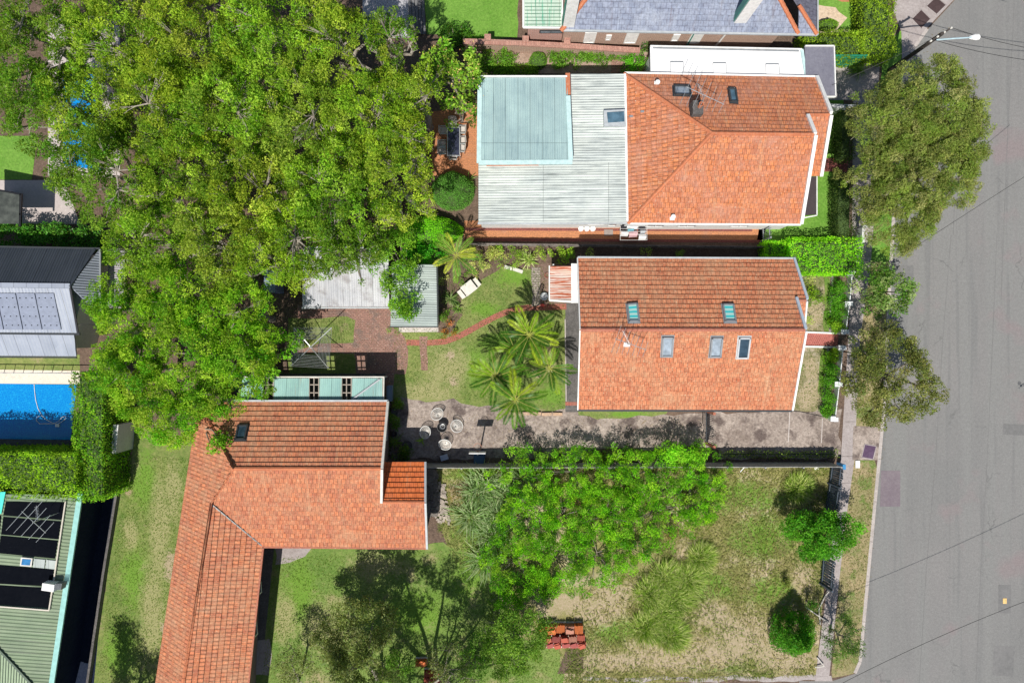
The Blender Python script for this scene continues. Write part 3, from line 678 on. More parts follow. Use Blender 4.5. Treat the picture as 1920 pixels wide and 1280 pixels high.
def skylight(parent, px, pl, frame_m, pane_m, up=.10, fw=.09, label=None, name='skylight', blind=False):
    u, v, n = frame(pl); pts = [on_plane(x, y, pl)+n*.05 for x, y in px]; c = cent(pts)
    mb = MB(); inn = [p+(c-p)*0 for p in pts]
    m = len(pts)
    for i in range(m):
        a, b = pts[i], pts[(i+1) % m]
        d = (b-a).normalized(); s = n.cross(d).normalized()
        if (c-a).dot(s) < 0: s = -s
        A, B = a+s*fw/2, b+s*fw/2
        x = d; y = n.cross(x)
        M = Matrix((x, y, n)).transposed(); mb.box((A+B)/2+n*up/2, ((b-a).length, fw, up+.1), M=M)
    # flashing apron
    fa = [p+(p-c).normalized()*.10+n*.0 for p in pts]
    mb.poly([p+n*.008 for p in fa] if (fa[1]-fa[0]).cross(fa[2]-fa[1]).dot(n) > 0 else [p+n*.008 for p in fa][::-1])
    f = mb.build(name, frame_m, parent)
    if label: f['label'] = label
    g_ = [p+n*(up*.6) for p in [q+(c-q).normalized()*fw*.8 for q in pts]]
    if (g_[1]-g_[0]).cross(g_[2]-g_[1]).dot(n) < 0: g_.reverse()
    w0, h0 = (g_[1]-g_[0]).length, (g_[2]-g_[1]).length
    mb = MB(); mb.poly(g_, [(0, 0), (w0, 0), (w0, h0), (0, h0)]); mb.poly([p-n*.03 for p in g_][::-1]); mb.build('pane', pane_m, f)
    return f
def strip(parent, name, pts, w_, h_, mat):
    mb = MB()
    for i in range(len(pts)-1): mb.beam(pts[i], pts[i+1], w_, h_)
    return mb.build(name, mat, parent)
def antenna(label, base, hgt, bdir, blen, els, elen, extra=True, mat=None):
    t = thing('tv_antenna', label, 'antenna', base); base = Vector(base); top = base+Vector((0, 0, hgt))
    MB().tube([base, top], .022, 6).build('mast', mat or STEEL, t)
    d = Vector((math.cos(bdir), math.sin(bdir), 0)); s = Vector((-d.y, d.x, 0)); c = top-Vector((0, 0, .08))
    MB().tube([c-d*blen*.5, c+d*blen*.5], .02, 5).build('boom', mat or STEEL, t)
    for k in range(els):
        p = c+d*blen*(k/(els-1)-.5)*.94; e = elen*(1-.45*k/(els-1))
        MB().tube([p-s*e/2, p+s*e/2], .013, 4).build('element', mat or STEEL, t)
    if extra:
        c2 = c-Vector((0, 0, .35)); d2 = Vector((math.cos(bdir+2.4), math.sin(bdir+2.4), 0)); s2 = Vector((-d2.y, d2.x, 0))
        mb = MB(); mb.tube([c2, c2+d2*.9], .015, 5)
        for k in range(9): mb.tube([c2+d2*(.1+.09*k)-s2*.12, c2+d2*(.1+.09*k)+s2*.12], .008, 4)
        mb.build('small_array', mat or STEEL, t)
    return t
# ---------------------------------------------------------------- roof materials
TMAIN = tiles('terracotta_main', (.60, .205, .095), (.44, .13, .065), (.48, .25, .14), (.66, .48, .31), (.46, .64), (.56, .66))
TUP = tiles('terracotta_orange', (.64, .22, .08), (.46, .15, .07), (.46, .21, .14), (.60, .50, .38), (.44, .60), (.58, .68))
TLOW = tiles('terracotta_lower', (.60, .20, .09), (.41, .13, .075), (.46, .24, .14), (.62, .46, .30), (.46, .64), (.58, .68))
TNEW = tiles('terracotta_fresh', (.66, .17, .045), (.56, .13, .04), (.5, .15, .06), (.4, .2, .1), (.6, .7), (.68, .75))
RIDGE = noisy('ridge_terracotta', (.44, .16, .10), (.34, .12, .08), (.5, .33, .24), 1, 5, 18, bp=.3, grain=.14)
RIDGEO = noisy('ridge_terracotta_orange', (.55, .19, .09), (.42, .14, .07), (.5, .3, .2), 1, 5, 18, bp=.3, grain=.14)
SLATE = tiles('slate', (.24, .27, .36), (.19, .22, .30), (.32, .35, .42), (.14, .16, .22), (.5, .62), (.66, .74), .33, (.08, .09, .13), .15, (.38, .42, .5))
SLATE2 = tiles('slate_dark', (.13, .13, .17), (.11, .11, .15), (.17, .17, .21), (.24, .25, .28), (.5, .62), (.66, .74), .33, (.05, .05, .07), .15, (.2, .2, .24))
ZINC = sheet('pale_corrugated', (.56, .60, .57), (.50, .54, .52), (.20, .23, .23), .5, k=(.5, .68))
ZBLUE = sheet('blue_green_corrugated', (.37, .50, .50), (.33, .46, .47), (.20, .30, .33), .5, k=(.55, .72))
ZSHED = sheet('white_corrugated', (.48, .48, .51), (.56, .56, .58), (.20, .19, .2), .5, c3=(.36, .34, .35))
ZGRN = sheet('greygreen_corrugated', (.40, .45, .43), (.36, .41, .39), (.24, .26, .25), .5)
ZRUST = sheet('rusty_corrugated', (.66, .60, .56), (.60, .40, .32), (.42, .10, .04), .7, k=(.5, .56))
ZTEAL = sheet('teal_polycarbonate', (.30, .50, .47), (.36, .56, .52), (.30, .33, .28), .3, k=(.55, .7))
ZDARK = sheet('charcoal_corrugated', (.055, .065, .085), (.045, .055, .07), (.075, .085, .10), .5)
ZLITE = sheet('pale_grey_sheet', (.30, .33, .40), (.34, .37, .44), (.38, .41, .48), .4)
ZGREEN = sheet('sage_corrugated', (.17, .24, .14), (.22, .28, .18), (.33, .36, .28), .55)
FLATW = noisy('white_membrane', (.80, .80, .80), (.74, .74, .75), (.66, .66, .66), .4, 2, 9, .5, 0, k3=(.62, .75), grain=.05)
FLATG = noisy('grey_membrane', (.15, .15, .19), (.19, .19, .23), (.27, .27, .31), .5, 3, 16, .6, .05, k3=(.6, .72), grain=.14)
FLATB = noisy('brown_membrane', (.05, .04, .045), (.065, .05, .055), None, .5, 3, 16, .6, .05, grain=.14)
BRICKW = bricks('brick_wall', (.42, .26, .19), (.33, .19, .14), (.50, .42, .36), .24, .086, 'UV')
BRICKP = bricks('pink_brick_wall', (.50, .27, .22), (.42, .22, .18), (.5, .4, .36), .24, .086, 'UV')
BRCOPE = bricks('brick_coping', (.50, .27, .21), (.38, .19, .15), (.3, .2, .16), .11, .3)
RENDER = noisy('painted_render', (.62, .63, .62), (.70, .70, .69), (.5, .5, .48), .5, 3, 14, .8, .1, grain=.14)
TEALT = plain('teal_trim', (.04, .22, .17), .5)
# ---------------------------------------------------------------- MAIN HOUSE
EZ, RZ = 3.2, 5.5
hm = thing('tiled_house', 'long house with weathered red terracotta gable roof and five skylights in mid photo', 'house', P(1290, 625, 0))
walls(hm, [(1085, 484), (1486, 486), (1484, 767), (1085, 766)], EZ, .42, RENDER)
mb = MB()
pN = roof(mb, [(1083, 484), (1487, 486), (1512, 562), (1493, 562), (1509, 618), (1088, 618)], EZ, RZ, hi=5)
mb.build('north_roof_slope', TMAIN, hm)
mb = MB()
pS = roof(mb, [(1084, 767), (1484, 768), (1510, 619), (1088, 619)], EZ, RZ-.02, hi=3); mb.build('south_roof_slope', TMAIN, hm)
mb = MB()
a = on_plane(1494, 563, pN); b = on_plane(1511, 563, pN)
pW = roof(mb, [(1504, 606), (1507, 606), (1511, 563.5), (1494, 563.5)], a.z-1.05, a.z-.02, hi=2); mb.build('wing_roof_slope', TMAIN, hm)
mb = MB(); ridge(mb, on_plane(1088, 618, pN), on_plane(1509, 618, pN), .12); mb.build('ridge_cap', RIDGE, hm)
mb = MB(); ridge(mb, a, b, .1); mb.build('ridge_cap', RIDGE, hm)
BB = plain('barge_blue_grey', (.42, .50, .58), .5)
up = Vector((0, 0, .04))
strip(hm, 'barge_board', [on_plane(1488, 484, pN)+up, on_plane(1513, 561, pN)+up], .14, .2, BB)
strip(hm, 'barge_board', [on_plane(1492, 558, pN)+up*2, on_plane(1509.5, 617, pN)+up*2], .16, .2, BB)
strip(hm, 'barge_board', [on_plane(1511, 620, pS)+up, on_plane(1485, 768, pS)+up], .12, .2, WHITE)
strip(hm, 'barge_board', [on_plane(1512, 564, pW)+up, on_plane(1508, 606, pW)+up], .1, .18, WHITE)
strip(hm, 'barge_board', [on_plane(1082.5, 484, pN)+up, on_plane(1087, 618, pN)+up, on_plane(1083, 767, pS)+up], .07, .2, WHITE)
strip(hm, 'gutter', [P(1083, 482.5, EZ), P(1486, 484.5, EZ)], .12, .12, GUTTER)
strip(hm, 'gutter', [P(1083, 769, EZ), P(1485, 770, EZ)], .12, .12, DGREY)
aW, bW, cW = P(1086, 487, EZ-.1), P(1086, 764, EZ-.1), P(1092, 619, RZ-.25)
gx = P(1085, 600, EZ).x+.42
gable(hm, Vector((gx, aW.y-.3, EZ-.07)), Vector((gx, bW.y+.3, EZ-.07)), Vector((gx, cW.y, RZ-.3)), Vector((.15, 0, 0)), RENDER)
gx2 = P(1484, 600, EZ).x-.42
gable(hm, Vector((gx2, aW.y-.3, EZ-.07)), Vector((gx2, bW.y+.3, EZ-.07)), Vector((gx2, cW.y, RZ-.3)), Vector((-.15, 0, 0)), RENDER)
for yy, s in ((590, .8), (650, 1.2), (720, 1.0)): window(hm, (gx-.03, P(1085, yy, 2).y, 1.7), (-1, 0, 0), s, 1.2)
for yy in (530, 700): window(hm, (gx2+.03, P(1085, yy, 2).y, 1.6), (1, 0, 0), 1.8, 1.3, bars=2)
for xx in (1150, 1240, 1380): window(hm, (P(xx, 767, EZ).x, P(0, 767, EZ).y+.42-.03, 1.7), (0, -1, 0), 1.4, 1.1)
skylight(hm, [(1174, 572), (1195, 570), (1199, 605), (1178, 605)], pN, GREY, CYAN, label='skylight with turquoise blind near the antenna')
skylight(hm, [(1353, 572), (1375, 572), (1380, 605), (1358, 605)], pN, GREY, CYAN, label='skylight with turquoise blind further right')
skylight(hm, [(1241, 630), (1263, 630), (1260, 667), (1239, 667)], pS, GREY, GLASSP, label='pale grey skylight on the left')
skylight(hm, [(1333, 631), (1355, 631), (1351, 668), (1329, 668)], pS, GREY, GLASSP, label='pale grey skylight in the middle')
skylight(hm, [(1384, 631), (1407, 631), (1402, 670), (1380, 670)], pS, STEEL, GLASS, label='dark skylight on the right')
lb = on_plane(1175, 645, pS)
mb = MB(); u_, v_, n_ = frame(pS); mb.box(lb+n_*.03, (.36, .36, .03), M=Matrix((u_, v_, n_)).transposed()); mb.build('antenna_flashing', WHITE, hm)
antenna('rooftop TV antenna on the red tiled house in the middle, beside a turquoise skylight', lb, 1.5, math.radians(-20), 1.9, 7, 1.7)
# rusty lean-to
t = thing('rusty_lean_to', 'small lean-to roof of rusty red and white corrugated iron beside the middle house', 'lean-to', P(1055, 530, 0))
mb = MB(); pl = roof(mb, [(1031, 561), (1031, 499), (1073, 499), (1073, 562)], 2.2, 2.5, 'corr', .15, .025, hi=2, rib=None); mb.build('roof', ZRUST, t)
mb = MB(); roof(mb, [(1071, 568), (1071, 494), (1084, 494), (1084, 568)], 2.56, 2.7, 'flat', hi=2); mb.build('white_flashing', WHITE, t)
mb = MB(); mb.beam(P(1030, 563, 2.15), P(1075, 566, 2.2), .12, .12); mb.beam(P(1030, 498, 2.15), P(1030, 563, 2.15), .08, .12); mb.build('fascia', WHITE, t)
for q in ((1034, 558), (1034, 503)): MB().beam(P(*q, 0)*1.0+(P(*q, 2.2)-P(*q, 0))*0, Vector((P(*q, 0).x, P(*q, 0).y, 2.1)), .09, .09).build('post', WHITE, t)
# ---------------------------------------------------------------- UPPER HOUSE
EZ2, RZ2 = 3.05, 5.55
hu = thing('orange_tiled_house', 'house with bright orange hipped tile roof and a pale corrugated rear extension, upper middle', 'house', P(1350, 280, 0))
mb = MB(); uN = roof(mb, [(1171, 139), (1529, 146), (1556, 214), (1513, 214), (1526, 252), (1335, 250)], EZ2, RZ2, hi=5); mb.build('north_roof_slope', TUP, hu)
mb = MB(); uW = roof(mb, [(1171, 139), (1177, 418), (1335, 250.5)], EZ2, RZ2, hi=2); mb.build('west_roof_slope', TUP, hu)
mb = MB(); uS = roof(mb, [(1177, 418), (1500, 420), (1527, 252.5), (1335, 251)], EZ2, RZ2-.01, hi=3); mb.build('south_roof_slope', TUP, hu)
wr0, wr1 = on_plane(1513, 215, uN), on_plane(1555, 215, uN)
mb = MB(); uX = roof(mb, [(1514, 330), (1537, 330), (1555, 216), (1514, 216)], wr0.z-1.6, wr0.z-.03, hi=2); mb.build('wing_roof_slope', TUP, hu)
def ridges(parent, segs):
    for s in segs: mb = MB(); ridge(mb, *s); mb.build('ridge_cap', RIDGEO, parent)
ridges(hu, [(on_plane(1171, 139, uN), on_plane(1335, 250, uN)), (on_plane(1178, 418, uS), on_plane(1335, 250, uN)), (on_plane(1335, 250, uN), on_plane(1526, 252, uN)), (wr0, wr1, .1)])
strip(hu, 'barge_board', [on_plane(1530, 145, uN)+up*2, on_plane(1557, 213, uN)+up*2], .2, .22, WHITE)
strip(hu, 'barge_board', [on_plane(1513, 217, uN)+up*2, on_plane(1527, 252, uN)+up*2], .2, .22, WHITE)
strip(hu, 'barge_board', [on_plane(1528, 254, uS)+up*2, on_plane(1501, 420, uS)+up*2], .2, .22, WHITE)
strip(hu, 'barge_board', [on_plane(1557, 217, uX)+up*2, on_plane(1538, 331, uX)+up*2], .2, .22, WHITE)
strip(hu, 'gutter', [P(1171, 137, EZ2), P(1529, 144, EZ2)], .12, .12, WHITE)
strip(hu, 'gutter', [P(1177, 419.5, EZ2), P(1501, 421.5, EZ2)], .12, .12, WHITE)
walls(hu, [(1171, 139), (1527, 146), (1500, 418), (1176, 418)], EZ2, .1, RENDER)
walls(hu, [(1480, 200), (1556, 205), (1535, 325), (1480, 325)], 2.6, .25, RENDER, 'wing_wall')
# rear extension
mb = MB(); uE = roof(mb, [(897, 418), (897, 305), (1174, 305), (1176, 416)], 2.79, 3.14, 'corr', .16, .03, hi=2)
roof(mb, [(1066, 306), (1066, 139), (1171, 139), (1174, 306)], 3.01, 3.14, 'corr', .16, .03, hi=2); mb.build('pale_corrugated_roof', ZINC, hu)
walls(hu, [(898, 300), (1176, 300), (1176, 416), (898, 416)], 2.79, .08, RENDER, 'extension_wall')
mb = MB(); uB = roof(mb, [(1063, 146), (901, 146), (899, 301), (1071, 301)], 3.74, 3.99, 'corr', .14, .025, hi=2); mb.build('blue_green_roof', ZBLUE, hu)
walls(hu, [(900, 146), (1066, 146), (1070, 302), (899, 302)], 3.69, .12, RENDER, 'upper_wall')
TB = plain('pale_teal_fascia', (.48, .66, .66), .5)
strip(hu, 'fascia', [P(900, 144, 3.76), P(1063, 144, 3.76)], .1, .16, WHITE)
strip(hu, 'fascia', [P(900, 144, 3.84), P(898, 306, 3.99)], .28, .12, TB); strip(hu, 'fascia', [P(898, 305, 3.98), P(1073, 304, 3.98)], .28, .12, TB)
strip(hu, 'fascia', [P(1065, 180, 3.89), P(1070, 300, 3.96)], .28, .12, TB)
strip(hu, 'brick_parapet', [P(1064, 140, 3.54), P(1065, 180, 3.54)], .28, .5, RIDGEO)
strip(hu, 'rust_flashing', [P(912, 310, 3.09), P(1010, 309, 3.14)], .1, .05, RIDGEO)
strip(hu, 'box_gutter', [P(1172, 139, 3.14), P(1176, 416, 3.09)], .14, .14, WHITE)
strip(hu, 'gutter', [P(896, 419, 2.79), P(1176, 418, 2.79)], .14, .12, GUTTER)
# raised skylight on extension
c0 = P(1152, 221, 3.54)
mb = MB(); mb.prism([P(1132, 207, 3.49), P(1172, 205, 3.49), P(1174, 236, 3.49), P(1133, 236, 3.49)], 2.94, 3.49)
sk = mb.build('roof_lantern', GUTTER, hu); mb = MB(); mb.prism([P(1138, 211, 3.54), P(1170, 209, 3.54), P(1171, 228, 3.54), P(1140, 230, 3.54)], 3.49, 3.54); mb.build('pane', GLASSB, sk)
skylight(hu, [(1262, 163), (1293, 164), (1295, 182), (1263, 181)], uN, DGREY, GLASSP, label='wide dark framed skylight left of the big antenna')
skylight(hu, [(1364, 168), (1379, 169), (1383, 195), (1368, 194)], uN, DGREY, GLASSB, label='upright dark framed skylight right of the big antenna')
for (x, y) in ((1231, 158), (1260, 408)):
    p = on_plane(x, y, uN if y < 250 else uS); mb = MB(); mb.box(p+Vector((0, 0, .04)), (.3, .34, .04)); mb.lathe(p, [(.09, 0), (.09, .32), (.15, .33), (.15, .38), (0, .42)], 10); mb.build('vent_cowl', WHITE, hu)
for (x, y) in ((1204, 210), (1183, 219)):
    p = on_plane(x, y, uW); MB().box(p+Vector((0, 0, .06)), (.22, .12, .08)).build('roof_vent', GREY, hu)
p = on_plane(1302, 210, uN)
mb = MB(); mb.box(p+Vector((0, 0, .1)), (.62, .8, 1.5)); ch = mb.build('chimney', CONCD, hu)
mb = MB(); mb.lathe(p+Vector((.08, .05, .85)), [(.13, 0), (.11, .4), (.14, .42), (.1, .42), (.08, .1)], 10); mb.build('chimney_pot', RIDGEO, ch)
strip(ch, 'lead_flashing', [p+Vector((-.5, -.42, .05)), p+Vector((.5, -.42, .05))], .2, .06, WHITE)
antenna('large many-armed TV antenna on the orange hipped roof near the chimney', on_plane(1304, 203, uN), 2.2, math.radians(-25), 2.4, 7, 2.2)
# flat bay roof + front wall
mb = MB(); mb.prism([P(1512, 331, 2.9), P(1530, 331, 2.9), P(1530, 402, 2.9), P(1503, 404, 2.9)], 2.78, 2.9); mb.build('bay_roof', FLATB, hu)
strip(hu, 'bay_fascia', [P(1531, 330, 2.86), P(1531, 404, 2.86), P(1505, 409, 2.86)], .06, .14, WHITE)
# south wall details
ys = P(0, 418, EZ2).y+.1
for x, wd in ((985, 2.0), (1120, 1.2)): window(hu, (P(x, 420, 2.6).x, P(0, 416, 2.79).y+.08-.03, 2.0), (0, -1, 0), wd, .7, bars=3)
window(hu, (P(1152, 420, 2.4).x, P(0, 416, 2.79).y+.08-.03, 1.7), (0, -1, 0), .6, 1.1, bars=0)
for x in (1230, 1290, 1390): window(hu, (P(x, 420, 2).x, ys-.04, 2.0), (0, -1, 0), 1.2, 1.2)
# white flat carport + grey garage roof
t = thing('white_flat_roof_building', 'narrow building with flat white roof and three square roof panels beside the slate roofed house', 'outbuilding', P(1365, 115, 0))
mb = MB(); mb.prism([P(1219, 88, 2.8), P(1507, 94, 2.8), P(1512, 150, 2.8), P(1220, 140, 2.8)], 2.68, 2.8); mb.build('roof', FLATW, t)
walls(t, [(1222, 91), (1506, 96), (1508, 140), (1222, 138)], 2.7, .06, RENDER)
for px in ([(1257, 117), (1281, 117), (1281, 140), (1258, 139)], [(1337, 119), (1361, 119), (1362, 142), (1338, 141)], [(1436, 121), (1460, 121), (1462, 144), (1437, 143)]):
    mb = MB(); mb.prism([P(x, y, 2.9) for x, y in px], 2.8, 2.9); f = mb.build('roof_panel', FLATW, t)
    mb = MB(); q = [P(x, y, 2.86) for x, y in px]
    mb.beam(q[0]+Vector((0, .03, 0)), q[1]+Vector((0, .03, 0)), .05, .06); mb.beam(q[1], q[2], .04, .06); mb.beam(q[0], q[3], .04, .06); mb.build('panel_seal', GREY, f)
strip(t, 'ribbed_edge', [P(1224, 90, 2.84), P(1498, 96, 2.84)], .07, .06, GREY)
strip(t, 'parapet', [P(1219, 87, 2.86), P(1503, 93, 2.86)], .08, .14, WHITE); strip(t, 'parapet', [P(1503, 93, 2.86), P(1512, 145, 2.86)], .16, .12, TB)
t = thing('grey_flat_roof_garage', 'garage with a flat charcoal grey roof edged in white beside the large street tree', 'garage', P(1538, 130, 0))
mb = MB(); mb.prism([P(1509, 88, 2.95), P(1562, 88, 2.95), P(1565, 181, 2.95), P(1512, 181, 2.95)], 2.8, 2.95); mb.build('roof', FLATG, t)
strip(t, 'roof_edging', [P(1509, 87, 2.95), P(1563, 87, 2.95), P(1566, 182, 2.95), P(1540, 182, 2.95)], .07, .2, WHITE)
walls(t, [(1509, 88), (1562, 88), (1565, 181), (1512, 181)], 2.9, .1, RENDER)
# ---------------------------------------------------------------- SLATE HOUSE (top)
hs = thing('slate_roof_house', 'brick house with a blue grey slate roof and white chimneys at the top edge', 'house', P(1300, 20, 0))
SE = 2.7
mb = MB(); sS = roof(mb, [(1053, 56), (1496, 63), (1415, -90), (1150, -90)], SE, 5.2, 'tile', .33, .012, hi=2); mb.build('slate_roof', SLATE, hs)
mb = MB(); sE = roof(mb, [(1531, 64), (1531, -200), (1415, -120)], SE, 5.2, 'tile', .33, .012, hi=2)
mb.build('slate_hip', SLATE2, hs)
mb = MB(); roof(mb, [(1497, 63.5), (1530, 64.5), (1498, 10)], SE+.03, 3.55, 'tile', .33, .012, hi=2); mb.build('slate_gablet', SLATE, hs)
ridges(hs, [(on_plane(1496, 62, sS), on_plane(1440, -44, sS), .13), (P(1531, 63, SE+.1), P(1498, 10, 3.6), .12), (on_plane(1053, 57, sS), on_plane(1112, -20, sS), .15)])
strip(hs, 'gutter', [P(1053, 57.5, SE), P(1532, 66, SE)], .12, .12, GUTTER); strip(hs, 'gutter', [P(1533, 66, SE), P(1533, -100, SE)], .08, .12, GUTTER)
yw = P(0, 62, SE).y+.25
mb = MB(); mb.prism([(P(1058, 60, SE).x, yw, 0), (P(1470, 60, SE).x, yw, 0), (P(1470, 60, SE).x, yw+8, 0), (P(1058, 60, SE).x, yw+8, 0)], 0, SE-.06); mb.build('brick_wall', BRICKW, hs)
for x, wd, hh in ((1106, .75, 1.5), (1141, .35, .7), (1184, .8, 1.6), (1267, .45, .9), (1305, .8, 1.6)):
    window(hs, (P(x, 70, 1.6).x, yw-.03, 1.55), (0, -1, 0), wd, hh, WHITE, plain('white_blind', (.75, .74, .72)) if x == 1106 else WHITE, bars=0)
strip(hs, 'downpipe', [(P(1347, 60, 1).x, yw-.08, 0.1), (P(1350, 60, 1).x, yw-.08, 2.5)], .1, .1, WHITE)
strip(hs, 'downpipe', [(P(1292, 60, 1).x, yw-.07, 0.1), (P(1292, 60, 1).x, yw-.07, 2.5)], .08, .08, TEALT)
for (x, y, wd) in ((1388, 40, .75), (1066, 48, .7)):
    p = on_plane(x, y, sS); zt = 6.6
    mb = MB(); mb.box((p.x, p.y+.2, (p.z-.3+zt)/2), (wd, .6, zt-p.z+.3)); c = mb.build('chimney', WHITE, hs)
    MB().box((p.x, p.y+.2, zt+.04), (wd+.12, .7, .14)).build('chimney_cap', CREAM, c)
    for s in (-.18, .18): MB().lathe((p.x+s, p.y+.2, zt+.1), [(.11, 0), (.09, .35), (.12, .36), (.06, .36)], 9).build('chimney_pot', RIDGEO, c)
    MB().box((p.x-wd/2-.04, p.y+.2, (p.z-.3+zt)/2-.2), (.05, .45, zt-p.z-.2)).build('side_pipe', TEALT, c)
# green sunroom
t = thing('green_roof_annex', 'brick annex with a pale green and white corrugated roof beside the slate roofed house', 'annex', P(1017, 20, 0))
mb = MB(); roof(mb, [(982, 51), (1053, 51), (1053, -60), (982, -60)], 2.3, 2.8, 'flat', .16, .03, hi=2)
zs = sheet('green_white_sheet', (.55, .64, .54), (.48, .62, .52), (.12, .42, .28), .4, k=(.52, .6)); mb.build('roof', zs, t)
mb = MB()
for k in range(9): mb.beam(P(984, 46-k*6.6, 2.36+k*.03), P(1052, 46-k*6.6, 2.36+k*.03), .03, .04)
mb.build('roof_battens', plain('green_batten', (.12, .24, .16)), t)
strip(t, 'fascia', [P(981, -40, 2.4), P(981, 52, 2.36), P(1054, 53, 2.36), P(1054, -40, 2.4)], .1, .14, WHITE)
yb = P(0, 52, 2.3).y+.05
mb = MB(); mb.prism([(P(990, 0, 2).x, yb, 0), (P(1056, 0, 2).x, yb, 0), (P(1056, 0, 2).x, yb+3.5, 0), (P(990, 0, 2).x, yb+3.5, 0)], 0, 2.2); mb.build('wall', BRICKP, t)
window(t, (P(1033, 60, 1.7).x, yb-.03, 1.7), (0, -1, 0), 1.5, .35, DGREY, GLASSP)
# boundary brick wall with coping
t = thing('brick_boundary_wall', 'brick boundary wall with pink brick coping below the slate roofed house', 'wall', P(1040, 85, 0))
pts = [(868, 78), (915, 79), (985, 82), (1062, 86), (1150, 92), (1200, 95)]
mb = MB(); mc = MB()
for i in range(len(pts)-1):
    a, b = P(*pts[i], 1.3), P(*pts[i+1], 1.3); mb.prism([(a.x, a.y-.1, 0), (b.x, b.y-.1, 0), (b.x, b.y+.1, 0), (a.x, a.y+.1, 0)], 0, 1.25); mc.beam(a, b, .34, .1)
mb.build('wall', BRICKW, t); mc.build('coping', BRCOPE, t)
mb = MB()
for x, y in ((915, 79), (985, 82), (1062, 86)): mb.box(P(x, y, .72), (.42, .42, 1.44))
mb.build('pier', BRCOPE, t)
# ---------------------------------------------------------------- LOWER LEFT L-SHAPED HOUSE
EL, RL = 3.0, 5.0
hl = thing('l_shaped_house', 'l shaped house with orange and pink terracotta roof running off the bottom edge', 'house', P(560, 900, 0))
mb = MB(); lN = roof(mb, [(373, 753), (727, 753), (717, 878), (436, 878)], EL, RL, hi=2); mb.build('north_roof_slope', TLOW, hl)
mb = MB(); lS = roof(mb, [(492, 1023), (800, 1026), (797, 941), (716, 941), (716, 879), (436, 879), (395, 943)], EL, RL-.01, hi=4); mb.build('south_roof_slope', TLOW, hl)
mb = MB(); lW = roof(mb, [(274, 1400), (373, 753), (436, 878), (395, 943), (325, 1400)], EL, 4.45, hi=3); mb.build('west_roof_slope', TLOW, hl)
mb = MB(); lE = roof(mb, [(492, 1023), (453, 1400), (325, 1400), (395, 943)], EL, 4.45, hi=2); mb.build('east_roof_slope', TLOW, hl)
a, b = on_plane(716, 941, lS), on_plane(797, 941, lS)
mb = MB(); lX = roof(mb, [(797, 866), (719, 866), (716, 940.5), (797, 940.5)], a.z-1.15, a.z-.01, hi=2); mb.build('wing_roof_slope', TNEW, hl)
ridges(hl, [(on_plane(436, 878, lN), on_plane(717, 878, lN)), (on_plane(373, 753, lN), on_plane(436, 878, lN)), (on_plane(436, 879, lS), on_plane(395, 943, lS)), (on_plane(395, 943, lE), on_plane(325, 1400, lE)), (a, b, .1)])
strip(hl, 'barge_board', [on_plane(728, 753, lN)+up*2, on_plane(717, 878, lN)+up*2, on_plane(716, 941, lS)+up*2], .15, .2, CREAM)
strip(hl, 'barge_board', [on_plane(798, 866, lX)+up, on_plane(798, 941, lX)+up, on_plane(801, 1027, lS)+up], .13, .2, GUTTER)
strip(hl, 'valley_gutter', [on_plane(395, 943, lE)+up, on_plane(492, 1023, lE)+up], .08, .03, DGREY)
strip(hl, 'gutter', [P(373, 751, EL), P(728, 751, EL)], .12, .12, GUTTER); strip(hl, 'gutter', [P(492, 1025, EL), P(800, 1028, EL)], .1, .12, RIDGE)
strip(hl, 'gutter', [P(494, 1025, EL), P(454, 1400, EL)], .1, .12, RIDGE)
WB = noisy('brown_render', (.20, .14, .12), (.26, .19, .16), None, .5, 3, 14, grain=.14)
walls(hl, [(375, 755), (726, 755), (726, 1020), (375, 1020)], EL, .4, WB)
walls(hl, [(600, 866), (797, 866), (800, 1022), (600, 1022)], EL-.3, .3, WB, 'wing_wall')
mb = MB(); mb.prism([P(365, 900, EL)+Vector((.4, 0, 0)), P(475, 900, EL)-Vector((.4, 0, 0)), P(455, 1400, EL)-Vector((.4, 0, 0)), P(280, 1400, EL)+Vector((.4, 0, 0))], 0, EL-.06); mb.build('long_wing_wall', WB, hl)
xg = P(717, 878, RL).x
gable(hl, Vector((P(725, 755, EL).x-.3, P(0, 756, EL).y, EL-.2)), Vector((P(725, 0, EL).x-.3, P(0, 1018, EL).y, EL-.2)), Vector((P(725, 0, EL).x-.3, P(0, 878, RL).y, RL-.25)), Vector((-.15, 0, 0)), RENDER)
xe = P(797, 900, EL-.3).x-.3
window(hl, (P(726, 800, EL).x-.37, P(0, 810, 2).y, 1.8), (1, 0, 0), 1.2, 1.2)
window(hl, (xe+.03, P(0, 960, 2).y, 1.6), (1, 0, 0), 1.2, 1.1)
for y in (1100, 1180): window(hl, (P(479-(y-1100)*.1, y, EL).x-.37, P(0, y, 2).y, 1.7), (1, .09, 0), 1.3, 1.1)
skylight(hl, [(447, 798), (467, 797), (461, 825), (441, 826)], lN, DGREY, GLASS, label='dark framed skylight near the overhanging tree')
